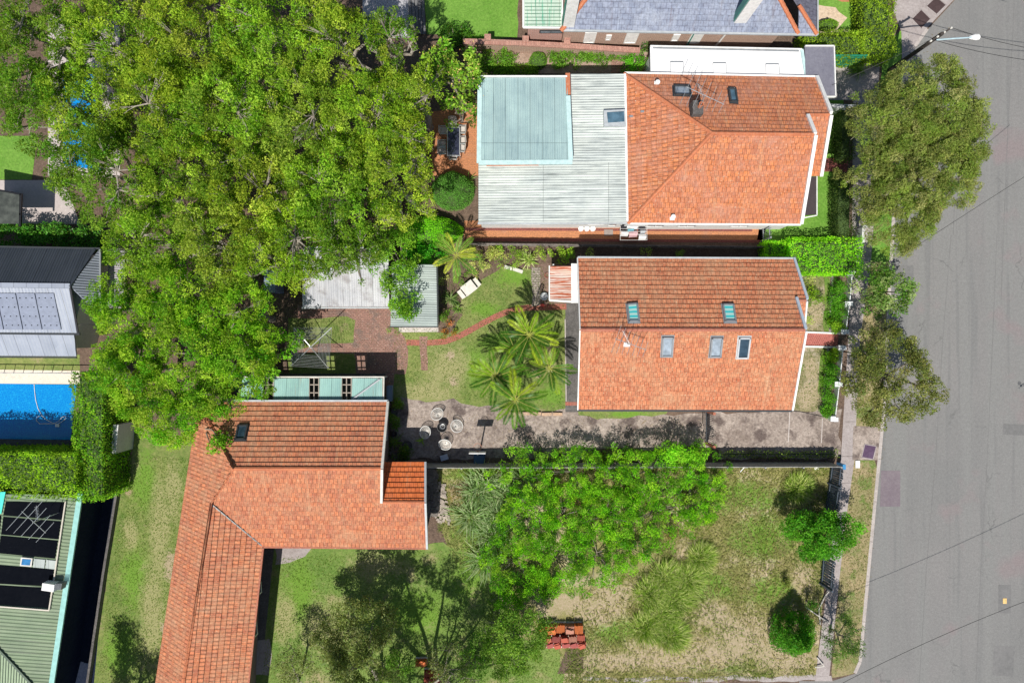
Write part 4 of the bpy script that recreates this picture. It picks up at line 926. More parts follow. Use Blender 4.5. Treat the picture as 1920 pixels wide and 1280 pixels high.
# pergola with sheets
t = thing('pergola_awning', 'long awning of pale teal corrugated sheets with dark open slots against the lower left house', 'awning', P(600, 728, 0))
for px in ([(450, 749), (492, 749), (495, 709), (455, 709)], [(513, 749), (579, 749), (580, 709), (514, 709)], [(598, 749), (640, 749), (641, 709), (599, 709)], [(659, 749), (717, 749), (717, 709), (660, 709)]):
    mb = MB(); roof(mb, px, 2.75, 2.5, 'corr', .13, .02, th=.02, hi=2); mb.build('roof_sheet', ZTEAL, t)
mb = MB()
for x in (449, 493, 503, 513, 580, 589, 598, 641, 650, 659, 718): mb.beam(P(x, 749, 2.70), P(x, 707, 2.45), .06, .1)
for y, z in ((708, 2.43), (721, 2.52), (736, 2.6)): mb.beam(P(448, y, z-.02), P(719, y, z-.02), .06, .08)
mb.build('rafters', plain('weathered_timber', (.36, .31, .26), .8), t)
mb = MB(); mb.beam(P(448, 706.5, 2.52), P(720, 706.5, 2.52), .08, .12); mb.beam(P(720, 706, 2.52), P(719, 750, 2.72), .07, .1); mb.build('fascia', CREAM, t)
mb = MB(); mb.beam(P(660, 749, 2.84), P(712, 711, 2.6), .1, .03); mb.build('diagonal_flashing', GUTTER, t)
for x in (460, 540, 620, 712): q = P(x, 709, 2.4); MB().beam((q.x, q.y, 0), (q.x, q.y, 2.35), .1, .1).build('post', CREAM, t)
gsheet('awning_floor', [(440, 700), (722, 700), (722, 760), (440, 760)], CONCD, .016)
t = tag(MB().box(P(731, 737, .5), (.28, 1.0, 1.0)).box(P(731, 737, 1.03), (.32, 1.04, .05)).build('storage_cabinet', plain('slate_blue', (.16, .22, .30), .5)), 'slim blue grey cabinet standing past the end of the teal awning', 'cabinet')
# ---------------------------------------------------------------- LEFT GREY HOUSE
t = thing('grey_metal_roof_house', 'house with charcoal and pale grey metal roofs beside the pool at the left edge', 'house', P(60, 560, 0))
mb = MB(); gN = roof(mb, [(-140, 461), (177, 467), (131, 535), (-140, 532)], 3.6, 5.0, 'corr', .16, .03, hi=2); mb.build('charcoal_slope', ZDARK, t)
mb = MB(); roof(mb, [(187, 590), (187, 468), (132, 536)], 3.55, 4.98, 'corr', .16, .03, hi=2); mb.build('hip_slope', ZLITE, t)
mb = MB(); gS = roof(mb, [(-140, 622), (146, 624), (131, 536), (-140, 534)], 3.7, 4.98, 'corr', .2, .02, hi=2); mb.build('pale_slope', ZLITE, t)
mb = MB(); gL = roof(mb, [(-140, 666), (143, 668), (139, 627), (-140, 624)], 2.7, 3.4, 'corr', .2, .02, hi=2); mb.build('lower_roof', ZLITE, t)
strip(t, 'ridge_cap', [P(-140, 533, 5.03), P(131, 536, 5.03)], .3, .05, ZLITE); strip(t, 'hip_cap', [P(131, 536, 5.04), P(178, 467, 3.66)], .14, .06, ZDARK)
strip(t, 'ridge_cap', [P(131, 536, 5.04), P(146, 624, 3.75)], .12, .05, BLACK)
strip(t, 'gutter', [P(-140, 623.5, 3.62), P(150, 626, 3.62)], .14, .1, DGREY); strip(t, 'gutter', [P(-140, 460, 3.6), P(188, 466, 3.6)], .1, .1, DGREY); strip(t, 'gutter', [P(188, 468, 3.55), P(188, 590, 3.55)], .1, .1, GREY)
strip(t, 'gutter', [P(-140, 668, 2.7), P(144, 670, 2.7)], .1, .1, DGREY)
walls(t, [(-140, 465), (180, 468), (150, 615), (-140, 615)], 3.5, .3, RENDER); walls(t, [(-140, 600), (150, 600), (140, 660), (-140, 660)], 2.65, .25, RENDER)
mb = MB(); u_, v_, n_ = frame(gS)
PV = plain('panel_grey', (.22, .25, .33), .35)
for k in range(6):
    x0 = 104-k*36; q = [on_plane(*p, gS)+n_*.09 for p in ((x0+12, 617), (x0-22, 617), (x0-36, 549), (x0-2, 549))]
    if (q[1]-q[0]).cross(q[2]-q[1]).dot(n_) < 0: q.reverse()
    mb = MB(); mb.poly(q); bb = [p-n_*.04 for p in q]; mb.poly(bb[::-1])
    for i in range(4): mb.poly([bb[i], bb[(i+1) % 4], q[(i+1) % 4], q[i]])
    f = mb.build('roof_panel', PV, t)
    mb = MB()
    for r in range(4):
        for c in range(3):
            e = q[0].lerp(q[1], (c+.5)/3).lerp(q[3].lerp(q[2], (c+.5)/3), (r+.5)/4); mb.lathe(e, [(.035, 0), (.035, .03), (0, .03)], 6)
    mb.build('fixing', BLACK, f)
t = thing('slatted_shade', 'narrow weathered slatted shade roof beside the charcoal roofed house, half under trees', 'shade roof', P(215, 520, 0))
mb = MB()
for k in range(34): mb.beam(P(203, 468+k*3.3, 2.4), P(234, 468+k*3.3, 2.4), .075, .03)
mb.build('slats', plain('grey_slat', (.42, .40, .42), .8), t)
mb = MB(); mb.beam(P(205, 466, 2.33), P(203, 580, 2.33), .08, .1); mb.beam(P(233, 466, 2.33), P(231, 580, 2.33), .08, .1); mb.beam(P(239, 466, 2.2), P(236, 560, 2.2), .06, .1); mb.build('beams', DGREY, t)
for q in ((206, 470), (232, 470), (206, 576), (231, 576)):
    e = P(*q, 2.3); MB().beam((e.x, e.y, 0), (e.x, e.y, 2.3), .08, .08).build('post', DGREY, t)
# pergola corner (left, glass)
t = thing('glass_canopy', 'dark framed glass canopy over a paved court at the left edge', 'canopy', P(10, 385, 0))
mb = MB()
for a, b in (((-60, 345), (40, 365)), ((40, 363), (38, 425)), ((-60, 390), (39.5, 402))): mb.beam(P(*a, 2.6), P(*b, 2.6), .12, .12)
mb.build('frame', BLACK, t)
mb = MB(); mb.prism([P(-60, 347, 2.6), P(38, 366, 2.6), P(37, 420, 2.6), P(-60, 420, 2.6)], 2.66, 2.68); mb.build('glass_sheet', glass('smoky_glass', (.05, .055, .045), .1), t)
tag(MB().lathe(P(28, 372, 0), [(0, 0), (.32, 0), (.40, .35), (.36, .35), (.30, .3), (0, .28)], 16).build('round_planter', BLACK), 'round black planter bowl under the corner of the glass canopy', 'planter')
# ---------------------------------------------------------------- GREEN ROOF HOUSE bottom left
t = thing('green_metal_roof_house', 'house with sage green ribbed metal roof carrying black heating mats, lower left corner', 'house', P(40, 1120, 0))
mb = MB(); rG = roof(mb, [(88, 1340), (150, 926), (-160, 926), (-160, 1340)], 3.2, 4.6, 'corr', .22, .035, hi=2); mb.build('main_roof', ZGREEN, t)
mb = MB(); u_, v_, n_ = frame(rG)
hp = [on_plane(*p, rG)+n_*.06 for p in ((-20, 1205), (70, 1300), (70, 1380), (-120, 1380), (-120, 1205))]
mb = MB()
pp = [(-4, 1212), (62, 1282), (85, 1340), (-100, 1340), (-100, 1212)]
q = [on_plane(*p, rG)+n_*.07 for p in pp]
if (q[1]-q[0]).cross(q[2]-q[1]).dot(n_) < 0: q.reverse()
mb.poly(q); mb.build('hip_slope', plain('green_slope', (.20, .30, .16), .5), t)
mb = MB(); mb.beam(on_plane(-6, 1210, rG)+n_*.1, on_plane(64, 1284, rG)+n_*.1, .12, .06)
for k in range(14):
    x = -2+k*5; mb.beam(on_plane(x, 1216+k*5, rG)+n_*.085, on_plane(x-4, 1330, rG)+n_*.085, .03, .03)
mb.build('hip_cap', plain('dark_green', (.03, .07, .04), .5), t)
strip(t, 'gutter', [P(151, 924, 3.2), P(88, 1342, 3.2)], .32, .12, plain('teal_gutter', (.28, .56, .52), .4))
walls(t, [(-160, 930), (150, 930), (90, 1340), (-160, 1340)], 3.1, .3, NAVY)  # wall coloured dark navy to paint in the shade on its road side
def onr(px, h=.06): return [on_plane(x, y, rG)+n_*h for x, y in px]
MAT = noisy('black_rubber_mat', (.003, .004, .007), (.005, .006, .009), (.012, .014, .02), .6, 4, 20, .95, .1, k3=(.62, .7), spec=.05, grain=.14)
def matp(name, px, m, h=.06):
    q = onr(px, h)
    if (q[1]-q[0]).cross(q[2]-q[1]).dot(n_) < 0: q.reverse()
    mb = MB(); mb.poly(q); bb = [p-n_*.03 for p in q]; mb.poly(bb[::-1]); n = len(q)
    for i in range(n): mb.poly([bb[i], bb[(i+1) % n], q[(i+1) % n], q[i]])
    return mb.build(name, m, t)
for px in ([(12, 940), (123, 941), (116, 974), (7, 965)], [(7, 968), (115, 977), (110, 1010), (3, 1001)], [(2, 1004), (109, 1013), (104, 1046), (-2, 1036)], [(-60, 960), (3, 966), (-4, 1036), (-60, 1034)],
           [(-60, 1054), (102, 1067), (97, 1098), (-60, 1090)], [(-60, 1094), (96, 1101), (92, 1138), (-60, 1128)]): matp('heating_mat', px, MAT)
m_ = plain('pipe_cream', (.55, .50, .42), .5)
strip(t, 'header_pipe', [onr([(125, 938)], .12)[0], onr([(104, 1080)], .12)[0], onr([(94, 1142)], .12)[0], onr([(-60, 1130)], .12)[0]], .08, .08, m_)
f = matp('roof_skylight', [(41, 1043), (63, 1045), (61, 1061), (39, 1059)], CREAM, .12); f2 = matp('skylight_pane', [(44, 1046), (60, 1047), (58, 1058), (42, 1057)], glass('blue_pane', (.02, .14, .32)), .14); f2.name = 'pane'; f2.parent = f
f2.location = Vector((0, 0, 0)); 
matp('sheet_patch', [(65, 1046), (86, 1048), (84, 1064), (63, 1062)], ZGRN, .08); matp('sheet_patch', [(88, 1048), (106, 1050), (104, 1066), (86, 1064)], ZGRN, .08)
matp('teal_roof_piece', [(-60, 922), (12, 921), (4, 962), (-60, 955)], plain('turquoise', (.02, .62, .52), .4), .1)
t2 = thing('rooftop_cooler', 'white rooftop air cooler box standing at the edge of the sage green roof', 'air cooler', on_plane(105, 1095, rG))
c = on_plane(103, 1094, rG); MB().box(c+Vector((0, 0, .35)), (.75, .45, .6), -.15).build('casing', WHITE, t2)
mb = MB()
for k in range(6): mb.box(c+Vector((.42+k*.07, .03, .35)), (.03, .4, .5), -.15)
mb.build('louvres', GREY, t2)
antenna('tall white many-element TV antenna over the hedge beside the sage green roof', on_plane(112, 960, rG), 2.4, math.radians(-42), 1.9, 5, 2.9)
# ---------------------------------------------------------------- SHEDS
t = thing('white_corrugated_shed', 'low shed with dirty white corrugated roof partly under the trees, left of the ivy', 'shed', P(650, 530, 0))
mb = MB(); roof(mb, [(567, 575), (730, 575), (728, 462), (569, 462)], 2.1, 2.6, 'corr', .15, .03, hi=2); mb.build('roof', ZSHED, t)
strip(t, 'gutter', [P(566, 577, 2.1), P(731, 577, 2.1)], .1, .1, GUTTER); walls(t, [(567, 573), (730, 573), (728, 464), (569, 464)], 2.05, .1, WB)
t = thing('grey_green_shed', 'shed with pale grey green corrugated roof on a concrete slab, right of the ivy', 'shed', P(780, 555, 0))
mb = MB(); roof(mb, [(732, 612), (735, 496), (818, 496), (820, 612)], 2.2, 2.35, 'corr', .15, .03, hi=2); mb.build('roof', ZGRN, t)
walls(t, [(733, 610), (735, 498), (817, 498), (819, 610)], 2.15, .08, RENDER); strip(t, 'roof_edge', [P(820, 495, 2.35), P(821, 613, 2.35), P(731, 613, 2.2)], .06, .1, DGREY)
gsheet('shed_slab', [(748, 605), (822, 605), (822, 622), (748, 623)], noisy('pale_slab', (.55, .50, .46), (.46, .41, .38), (.3, .26, .24), .9, 5, 20), .02)
t = thing('small_blue_shed', 'tiny blue grey ribbed metal shed half hidden among the branches at left', 'shed', P(506, 528, 0))
mb = MB(); zb = sheet('blue_sheet', (.22, .28, .38), (.28, .34, .44), (.34, .4, .48), .4)
roof(mb, [(516, 506), (516, 548), (495, 548), (495, 506)], 1.9, 2.2, 'corr', .12, .03, hi=2); mb.build('roof', zb, t); walls(t, [(496, 507), (516, 507), (516, 548), (496, 548)], 1.85, .05, zb)
# ---------------------------------------------------------------- fences / walls / gates
def fence(name, label, pts, h, mat, gap=.005, pw=.12, th=.03, lean=0, posts=True, cat='fence', group=None, zb=0.02):
    t = thing(name, label, cat, P(*pts[0], 0), group); mb = MB(); mp = MB()
    for i in range(len(pts)-1):
        a, b = P(*pts[i]), P(*pts[i+1]); L = (b-a).length; d = (b-a)/L; n = max(1, int(L/(pw+gap))); s = Vector((-d.y, d.x, 0))
        for k in range(n):
            c = a+d*(k+.5)*L/n; l = s*(lean+random.uniform(-.03, .03)*(1 if lean else 0)); hh = h*random.uniform(.97, 1.02)
            p0 = c+Vector((0, 0, zb)); p1 = c+l*h+Vector((0, 0, hh)); x = d; z = (p1-p0).normalized(); y = z.cross(x)
            mb.box((p0+p1)/2, (pw, th, (p1-p0).length), M=Matrix((x, y, z)).transposed())
        m = max(1, int(L/2.4))
        for k in range(m+1):
            c = a+d*L*k/m-s*.05; mp.beam(c, c+s*lean*h+Vector((0, 0, h)), .1, .1)
        for zz in (h*.2, h*.85): mp.beam(a-s*.04+s*lean*zz+Vector((0, 0, zz)), b-s*.04+s*lean*zz+Vector((0, 0, zz)), .05, .08)
    mb.build('palings', mat, t); mp.build('frame', mat, t) if posts else None
    return t
TIMB = noisy('fence_timber', (.16, .14, .13), (.24, .21, .19), (.10, .09, .08), 1, 5, 20, sc=(1, 1, .3))
SLATEF = noisy('slate_blue_fence', (.06, .08, .11), (.09, .11, .14), (.16, .18, .20), 1, 5, 20, sc=(1, 1, .3))
fence('paling_fence', 'long thin metal fence along the bottom of the main driveway beside the thicket', [(800, 868), (1555, 866)], 1.75, plain('pale_steel_fence', (.30, .30, .29), .6), 0, .2)
fence('paling_fence', 'dark timber fence along the upper side of the middle house, by the orange brick path', [(880, 460), (1440, 466)], 1.0, TIMB, 0, .15)
fence('slate_paling_fence', 'dark slate blue weathered paling fence along the footpath, above the dense round shrub', [(1557, 870), (1553, 905), (1546, 960), (1543, 985)], 1.6, SLATEF, .02, .12, lean=.06)
fence('slate_paling_fence', 'short piece of slate blue paling fence below the dense round street-side shrub', [(1541, 1040), (1537, 1092)], 1.6, SLATEF, .03, .13, lean=.1)
tag(MB().box(P(1577, 873, .45), (.2, .34, .9)).build('meter_box', plain('bright_blue', (.05, .25, .5), .4)), 'small bright blue box where the driveway fence meets the footpath', 'box')
mb = MB()
for a, b in (((1563, 1098), (1548, 1115)), ((1548, 1115), (1534, 1143)), ((1535, 1143), (1538, 1170)), ((1510, 1137), (1556, 1169)), ((1528, 1250), (1545, 1248)), ((1532, 1232), (1545, 1248))): mb.beam(P(*a, .12), P(*b, .2), .07, .07)
tag(mb.build('fallen_fence_rails', plain('pale_rail', (.50, .47, .43), .7)), 'broken fallen fence rails lying between conical shrub and footpath', 'rails')
FW = plain('front_fence_white', (.70, .72, .74), .5)
t = thing('front_picket_fence', 'white front fence with pillars between the footpath and the row of front shrubs', 'fence', P(1590, 640, 0))
fp = [(1594, 512), (1589, 570), (1582, 622)]; fq = [(1577, 652), (1570, 720), (1562, 785)]
for seg in (fp, fq):
    for i in range(len(seg)-1): strip(t, 'rail_panel', [P(*seg[i], .35), P(*seg[i+1], .35)], .06, .6, FW)
    for p in seg: MB().box(P(*p, .45), (.28, .28, .9)).box(P(*p, .93), (.34, .34, .06)).build('pillar', FW, t)
t = thing('driveway_gate', 'closed dark steel double gate across the driveway below the middle house', 'gate', P(1325, 800, 0))
mb = MB()
for y0, y1 in ((772, 798), (799, 828)):
    for zz in (.15, 1.0, 1.7): mb.beam(P(1324, y0, zz), P(1324, y1, zz), .05, .05)
    for k in range(9): yy = y0+(y1-y0)*k/8; q = P(1324, yy, 0); mb.beam((q.x, q.y, .12), (q.x, q.y, 1.75), .025, .025)
mb.build('gate_leaf', DGREY, t)
for y in (770, 830): MB().box((P(1324, y, 0).x, P(1324, y, 0).y, .95), (.16, .16, 1.9)).build('gate_post', RIDGE, t)
t = fence('side_gate', 'barred dark metal gate at the front end of the orange brick side path', [(1428, 425), (1429, 452)], 1.7, GREY, .1, .03)
mb = MB(); a, b = P(1545, 198, 1.5), P(1612, 200, 1.5); mb.prism([(a.x, a.y-.12, 0), (b.x, b.y-.12, 0), (b.x, b.y+.12, 0), (a.x, a.y+.12, 0)], 0, 1.5)
tag(mb.build('white_garden_wall', RENDER), 'white garden wall running from the grey garage to the street tree', 'wall')
mb = MB(); a, b = P(1564, 104, 1.8), P(1627, 104, 1.8); mb.prism([(a.x, a.y-.05, 0), (b.x, b.y-.05, 0), (b.x, b.y+.05, 0), (a.x, a.y+.05, 0)], 0, 1.8)
mb.beam(a+Vector((0, -.07, -.2)), b+Vector((0, -.07, -.2)), .05, .1); mb.beam(a+Vector((0, -.07, -1.3)), b+Vector((0, -.07, -1.3)), .05, .1)
tag(mb.build('green_panel_fence', plain('green_panel', (.015, .20, .11), .5)), 'dark green panel fence between hedge and grey roofed garage driveway', 'fence')
mb = MB(); mb.beam(P(-120, 697, .9), P(150, 700, .9), .05, .05)
for k in range(14): q = P(-100+k*18, 698, 0); mb.beam((q.x, q.y, 0), (q.x, q.y, .95), .04, .04)
tag(mb.build('pool_fence', STEEL), 'thin pool safety fence on the pale coping above the blue pool', 'fence')
mb = MB(); a, b = P(222, 796, 2.0), P(217, 850, 2.0); mb.prism([(a.x-.35, a.y, 0), (a.x, a.y, 0), (b.x, b.y, 0), (b.x-.35, b.y, 0)], 0, 2.0)
tag(mb.build('white_side_wall', RENDER), 'pale wall at the end of the pool hedge next to the overhanging tree', 'wall')
# ---------------------------------------------------------------- street furniture
t = thing('power_pole', 'dark timber power pole with crossarm at the corner, rising beside the large street tree', 'power pole', P(1668, 132, 0))
top = P(1767, 63, 5.9); MB().tube([P(1668, 132, 0), top], [.15, .11], 10).build('pole', plain('dark_timber', (.05, .04, .035), .8), t)
mb = MB(); mb.beam(top+Vector((-.7, -.45, -.25)), top+Vector((.7, .45, -.25)), .1, .12); mb.beam(top+Vector((-.5, -.3, -.7)), top+Vector((.3, .2, -.7)), .08, .1); mb.build('crossarm', plain('dark_timber2', (.06, .05, .045), .8), t)
for k in (-.6, -.2, .2, .6): MB().lathe(top+Vector((k, k*.64, -.19)), [(.05, 0), (.07, .05), (.05, .09), (.06, .12), (0, .16)], 8).build('insulator', CREAM, t)
lt = thing('street_lamp', 'pale blue grey lamp arm with white lantern reaching over the road from the power pole', 'street lamp', top)
MB().tube([top+Vector((-.1, -.2, -.4)), P(1790, 72.5, 5.9), P(1822, 70.5, 5.95)], [.05, .045, .04], 7).build('lamp_arm', plain('lamp_blue', (.42, .56, .62), .4), lt)
mb = MB(); c = P(1826, 70, 5.9); R_ = Matrix.Rotation(.08, 3, 'Z')
sec = [(-.28, .07), (-.15, .11), (.1, .17), (.3, .15), (.38, .06)]
for i in range(len(sec)-1):
    for k in range(10):
        a, b = k*math.tau/10, (k+1)*math.tau/10; f = lambda s, an: c+R_@Vector((s[0], s[1]*math.cos(an)*1.1, s[1]*math.sin(an)*.55))
        mb.poly([f(sec[i], b), f(sec[i], a), f(sec[i+1], a), f(sec[i+1], b)])
mb.poly([c+R_@Vector((sec[0][0], sec[0][1]*math.cos(k*math.tau/10)*1.1, sec[0][1]*math.sin(k*math.tau/10)*.55)) for k in range(10)])
mb.poly([c+R_@Vector((sec[-1][0], sec[-1][1]*math.cos(-k*math.tau/10)*1.1, sec[-1][1]*math.sin(-k*math.tau/10)*.55)) for k in range(10)])
mb.build('lantern', WHITE, lt)
CB = plain('cable_black', (.02, .02, .02), .6)
def cable(label, a, b, sag=.25, r=.016, group=None):
    a, b = Vector(a), Vector(b); pts = [a.lerp(b, k/14)-Vector((0, 0, sag*4*(k/14)*(1-k/14))) for k in range(15)]
    tag(MB().tube(pts, r, 5, False).build('overhead_cable', CB), label, 'cable')
cable('upper of two overhead cables running right from the power pole over the road', top+Vector((.6, .38, -.1)), P(2080, 112, 5.9), .5)
cable('lower of two overhead cables running right from the power pole over the road', top+Vector((-.5, -.32, -.1)), P(2080, 128, 5.9), .6)
cable('overhead cable crossing the road to the large street tree in the upper right', P(1690, 480, 3.6), P(2000, 282, 5.6), .2, .013)
cable('overhead cable reaching from the middle house over its front lawn and footpath', P(1510, 595, 3.6), P(1690, 480, 3.6), .1, .011)
cable('overhead cable crossing the road near the bottom right corner', P(1560, 1290, 5), P(2050, 1080, 5), .5, .014)
cable('short overhead cable from the power pole down to the grey flat garage', top+Vector((0, 0, -.3)), P(1560, 160, 3.0), .2, .011)
cable('overhead cable cutting across the top right corner', P(1880, -20, 6), P(2000, 20, 6), .1, .014)
# ---------------------------------------------------------------- rotary clothes hoist
hc = P(597, 650, 0); t = thing('rotary_clothesline', 'square rotary clothes hoist with wire lines between overhanging tree and teal awning', 'clothesline', hc)
MB().tube([hc, hc+Vector((0, 0, 2.05))], .035, 8).build('mast', STEEL, t)
cs = [P(551, 614, 2.25), P(622, 614, 2.25), P(616, 690, 2.25), P(545, 686, 2.25)]; ct = hc+Vector((0, 0, 1.75))
for c in cs: MB().tube([ct, c], .03, 6).build('arm', STEEL, t)
mb = MB()
for k in range(9):
    f = .42+.58*k/8; q = [ct.lerp(c, f) for c in cs]
    for i in range(4): mb.tube([q[i], q[(i+1) % 4]], .009, 4, False)
mb.build('wire_lines', STEEL, t)
# ---------------------------------------------------------------- outdoor dining
dc = P(850.5, 265, 0); t = thing('outdoor_table', 'dark topped outdoor dining table with grey frame on the orange brick patio', 'table', dc)
a, b = P(839, 239, .74), P(862, 292, .74)
mb = MB(); mb.box((a+b)/2+Vector((0, 0, .01)), (abs(b.x-a.x)-.08, abs(b.y-a.y)-.08, .02)); mb.build('tabletop', glass('dark_tabletop', (.02, .022, .045), .15), t)
mb = MB(); q = [Vector((a.x, a.y, .73)), Vector((b.x, a.y, .73)), Vector((b.x, b.y, .73)), Vector((a.x, b.y, .73))]
for i in range(4): mb.beam(q[i], q[(i+1) % 4], .06, .05)
mb.build('table_frame', STEEL, t)
for p in q: MB().beam(Vector((p.x*1, p.y, .0))+((a+b)/2-p)*.06*Vector((1, 1, 0)).length*0, Vector((p.x, p.y, .7)), .05, .05).build('leg', STEEL, t)
def chair(loc, rz, label, grp):
    t = thing('patio_chair', label, 'chair', (0, 0, 0), grp)
    m = plain('chair_fabric', (.52, .48, .44), .7) if 'CHF' not in globals() else globals()['CHF']; globals()['CHF'] = m
    MB().box((0, 0, .43), (.48, .46, .04)).build('seat', m, t)
    mb = MB(); mb.box((0, .25, .68), (.46, .03, .44), M=Matrix.Rotation(-.2, 3, 'X')); mb.build('backrest', m, t)
    for s in (-.25, .25): mb = MB(); mb.beam((s, -.24, .64), (s, .26, .66), .05, .03); mb.tube([(s, -.22, 0), (s, -.22, .64)], .016, 5); mb.tube([(s, .2, 0), (s, .26, .88)], .016, 5); mb.build('side_frame', STEEL, t)
    t.location = loc; t.rotation_euler.z = rz; return t
G = 'patio chairs around the dark outdoor table'
c0 = chair(P(850, 234, 0), 0, 'patio chair at the upper end of the dark topped table', G)
for q, rz, lb in (((851, 297), math.pi, 'patio chair at the lower end of the dark topped table'), ((833, 249), math.pi/2, 'patio chair on the left of the dark table, nearest its upper end'), ((831, 275), math.pi/2, 'patio chair on the left of the dark table, third from its upper end'),
                  ((831, 287), math.pi/2+.1, 'patio chair on the left of the dark table, nearest its lower end'), ((867, 248), -math.pi/2, 'patio chair on the right of the dark table, nearest its upper end'),
                  ((867, 268), -math.pi/2+.1, 'patio chair on the right of the dark table, in the middle'), ((866, 282), -math.pi/2-.1, 'patio chair on the right of the dark table, nearest its lower end')):
    dup(c0, P(*q, 0), rz, lb)
# ---------------------------------------------------------------- round wire chairs
def wire_chair(label):
    t = thing('round_wire_chair', label, 'chair', (0, 0, 0), 'round white shell chairs on the driveway')
    mb = MB(); tilt = Matrix.Rotation(math.radians(-28), 3, 'X')
    n = 22
    def S(r, a):
        rr = .42*r*(1+.1*math.sin(a)); return tilt@Vector((rr*math.cos(a), rr*math.sin(a), .16*r*r))+Vector((0, 0, .42))
    for k in range(44): a = k*math.tau/44; mb.tube([S(.1, a), S(.55, a), S(.99, a)], .0085, 3, False)
    for q in (.2, .4, .6, .8): mb.tube([S(q, k*math.tau/n) for k in range(n+1)], .007, 3, False)
    m = globals().setdefault('SHELLM', plain('shell_white', (.74, .71, .66), .6)); mb.build('wire_shell', m, t)
    mb = MB(); mb.tube([S(1, k*math.tau/n) for k in range(n+1)], .022, 5, False)
    mb.build('rim', WHITE, t); MB().lathe(S(0, 0)+Vector((0, 0, .0)), [(.04, .0), (.04, .03), (0, .03)], 8).build('centre_boss', BLACK, t)
    for k in range(3):
        a = k*math.tau/3+.5; MB().tube([(0, 0, .38), (.3*math.cos(a), .3*math.sin(a), 0)], .016, 5).build('leg', BLACK, t)
    return t
w0 = wire_chair('round white shell chair topmost of the four around the black fire bowl'); w0.location = P(821, 777, 0)+Vector((.05, 0, 0)); w0.rotation_euler.z = math.radians(25)
dup(w0, P(855, 798, 0), math.radians(-60), 'round white shell chair on the right of the black fire bowl')
dup(w0, P(802, 809, 0), math.radians(70), 'round white shell chair on the left, standing in the shade')
dup(w0, P(836, 828, 0), math.radians(170), 'round white shell chair lowest of the four, at the edge of the shade')
t = thing('fire_bowl', 'black round fire bowl between the four white shell chairs', 'fire bowl', P(830, 799, 0))
MB().lathe(P(830, 799, 0), [(.10, .28), (.26, .36), (.34, .5), (.30, .5), (.2, .40), (0, .38)], 20).build('bowl', BLACK, t)
mb = MB()
for k in range(3): a = k*math.tau/3; mb.tube([P(830, 799, .32), P(830, 799, 0)+Vector((.3*math.cos(a), .3*math.sin(a), 0))], .018, 5)
mb.build('leg', BLACK, t); MB().ring(P(830, 799, .52), .15, .02).build('ring', STEEL, t)
# basketball hoop
b0 = P(899, 836, 0); t = thing('basketball_hoop', 'portable basketball hoop with white backboard in the shade of the driveway fence', 'basketball hoop', b0-Vector((0, .6, 0)))
MB().box(b0+Vector((0, -.75, .12)), (.75, .9, .22)).build('base', plain('hoop_blue', (.03, .09, .16), .5), t)
MB().tube([b0+Vector((0, -.5, .2)), b0+Vector((0, -.15, 2.55))], .05, 8).build('pole', DGREY, t)
MB().box(b0+Vector((0, 0, 2.7)), (1.05, .05, .72)).build('backboard', WHITE, t)
mb = MB(); mb.ring(b0+Vector((0, .32, 2.5)), .24, .016, 18); mb.beam(b0+Vector((0, .03, 2.5)), b0+Vector((0, .1, 2.5)), .1, .03); rm = mb.build('rim', plain('rim_orange', (.45, .16, .08), .5), t)
mb = MB()
for k in range(12): a = k*math.tau/12; mb.tube([b0+Vector((.24*math.cos(a), .32+.24*math.sin(a), 2.5)), b0+Vector((.14*math.cos(a+.4), .32+.14*math.sin(a+.4), 2.1))], .006, 3)
mb.build('net', WHITE, rm)
# picnic table
pc = P(880, 541, 0); t = thing('picnic_table', 'small white picnic table set diagonally on the lawn beside the pale shrubs', 'table', pc); ra = math.radians(38)
R3 = Matrix.Rotation(ra, 3, 'Z'); PT = plain('faded_white', (.66, .62, .56), .6)
def rb(x, y, z, dx, dy, dz): return (pc+R3@Vector((x, y, z)), (dx, dy, dz), ra)
MB().box(*rb(0, 0, .52, .88, .76, .04)).build('tabletop', PT, t)
for s in (-1, 1): MB().box(*rb(s*.66, 0, .28, .28, .62, .04)).build('bench', PT, t)
mb = MB()
for s in (-.3, .3): mb.box(*rb(0, s, .22, 1.3, .05, .05)); mb.box(*rb(.2, s, .26, .06, .05, .52)); mb.box(*rb(-.2, s, .26, .06, .05, .52))
mb.build('frame', PT, t)
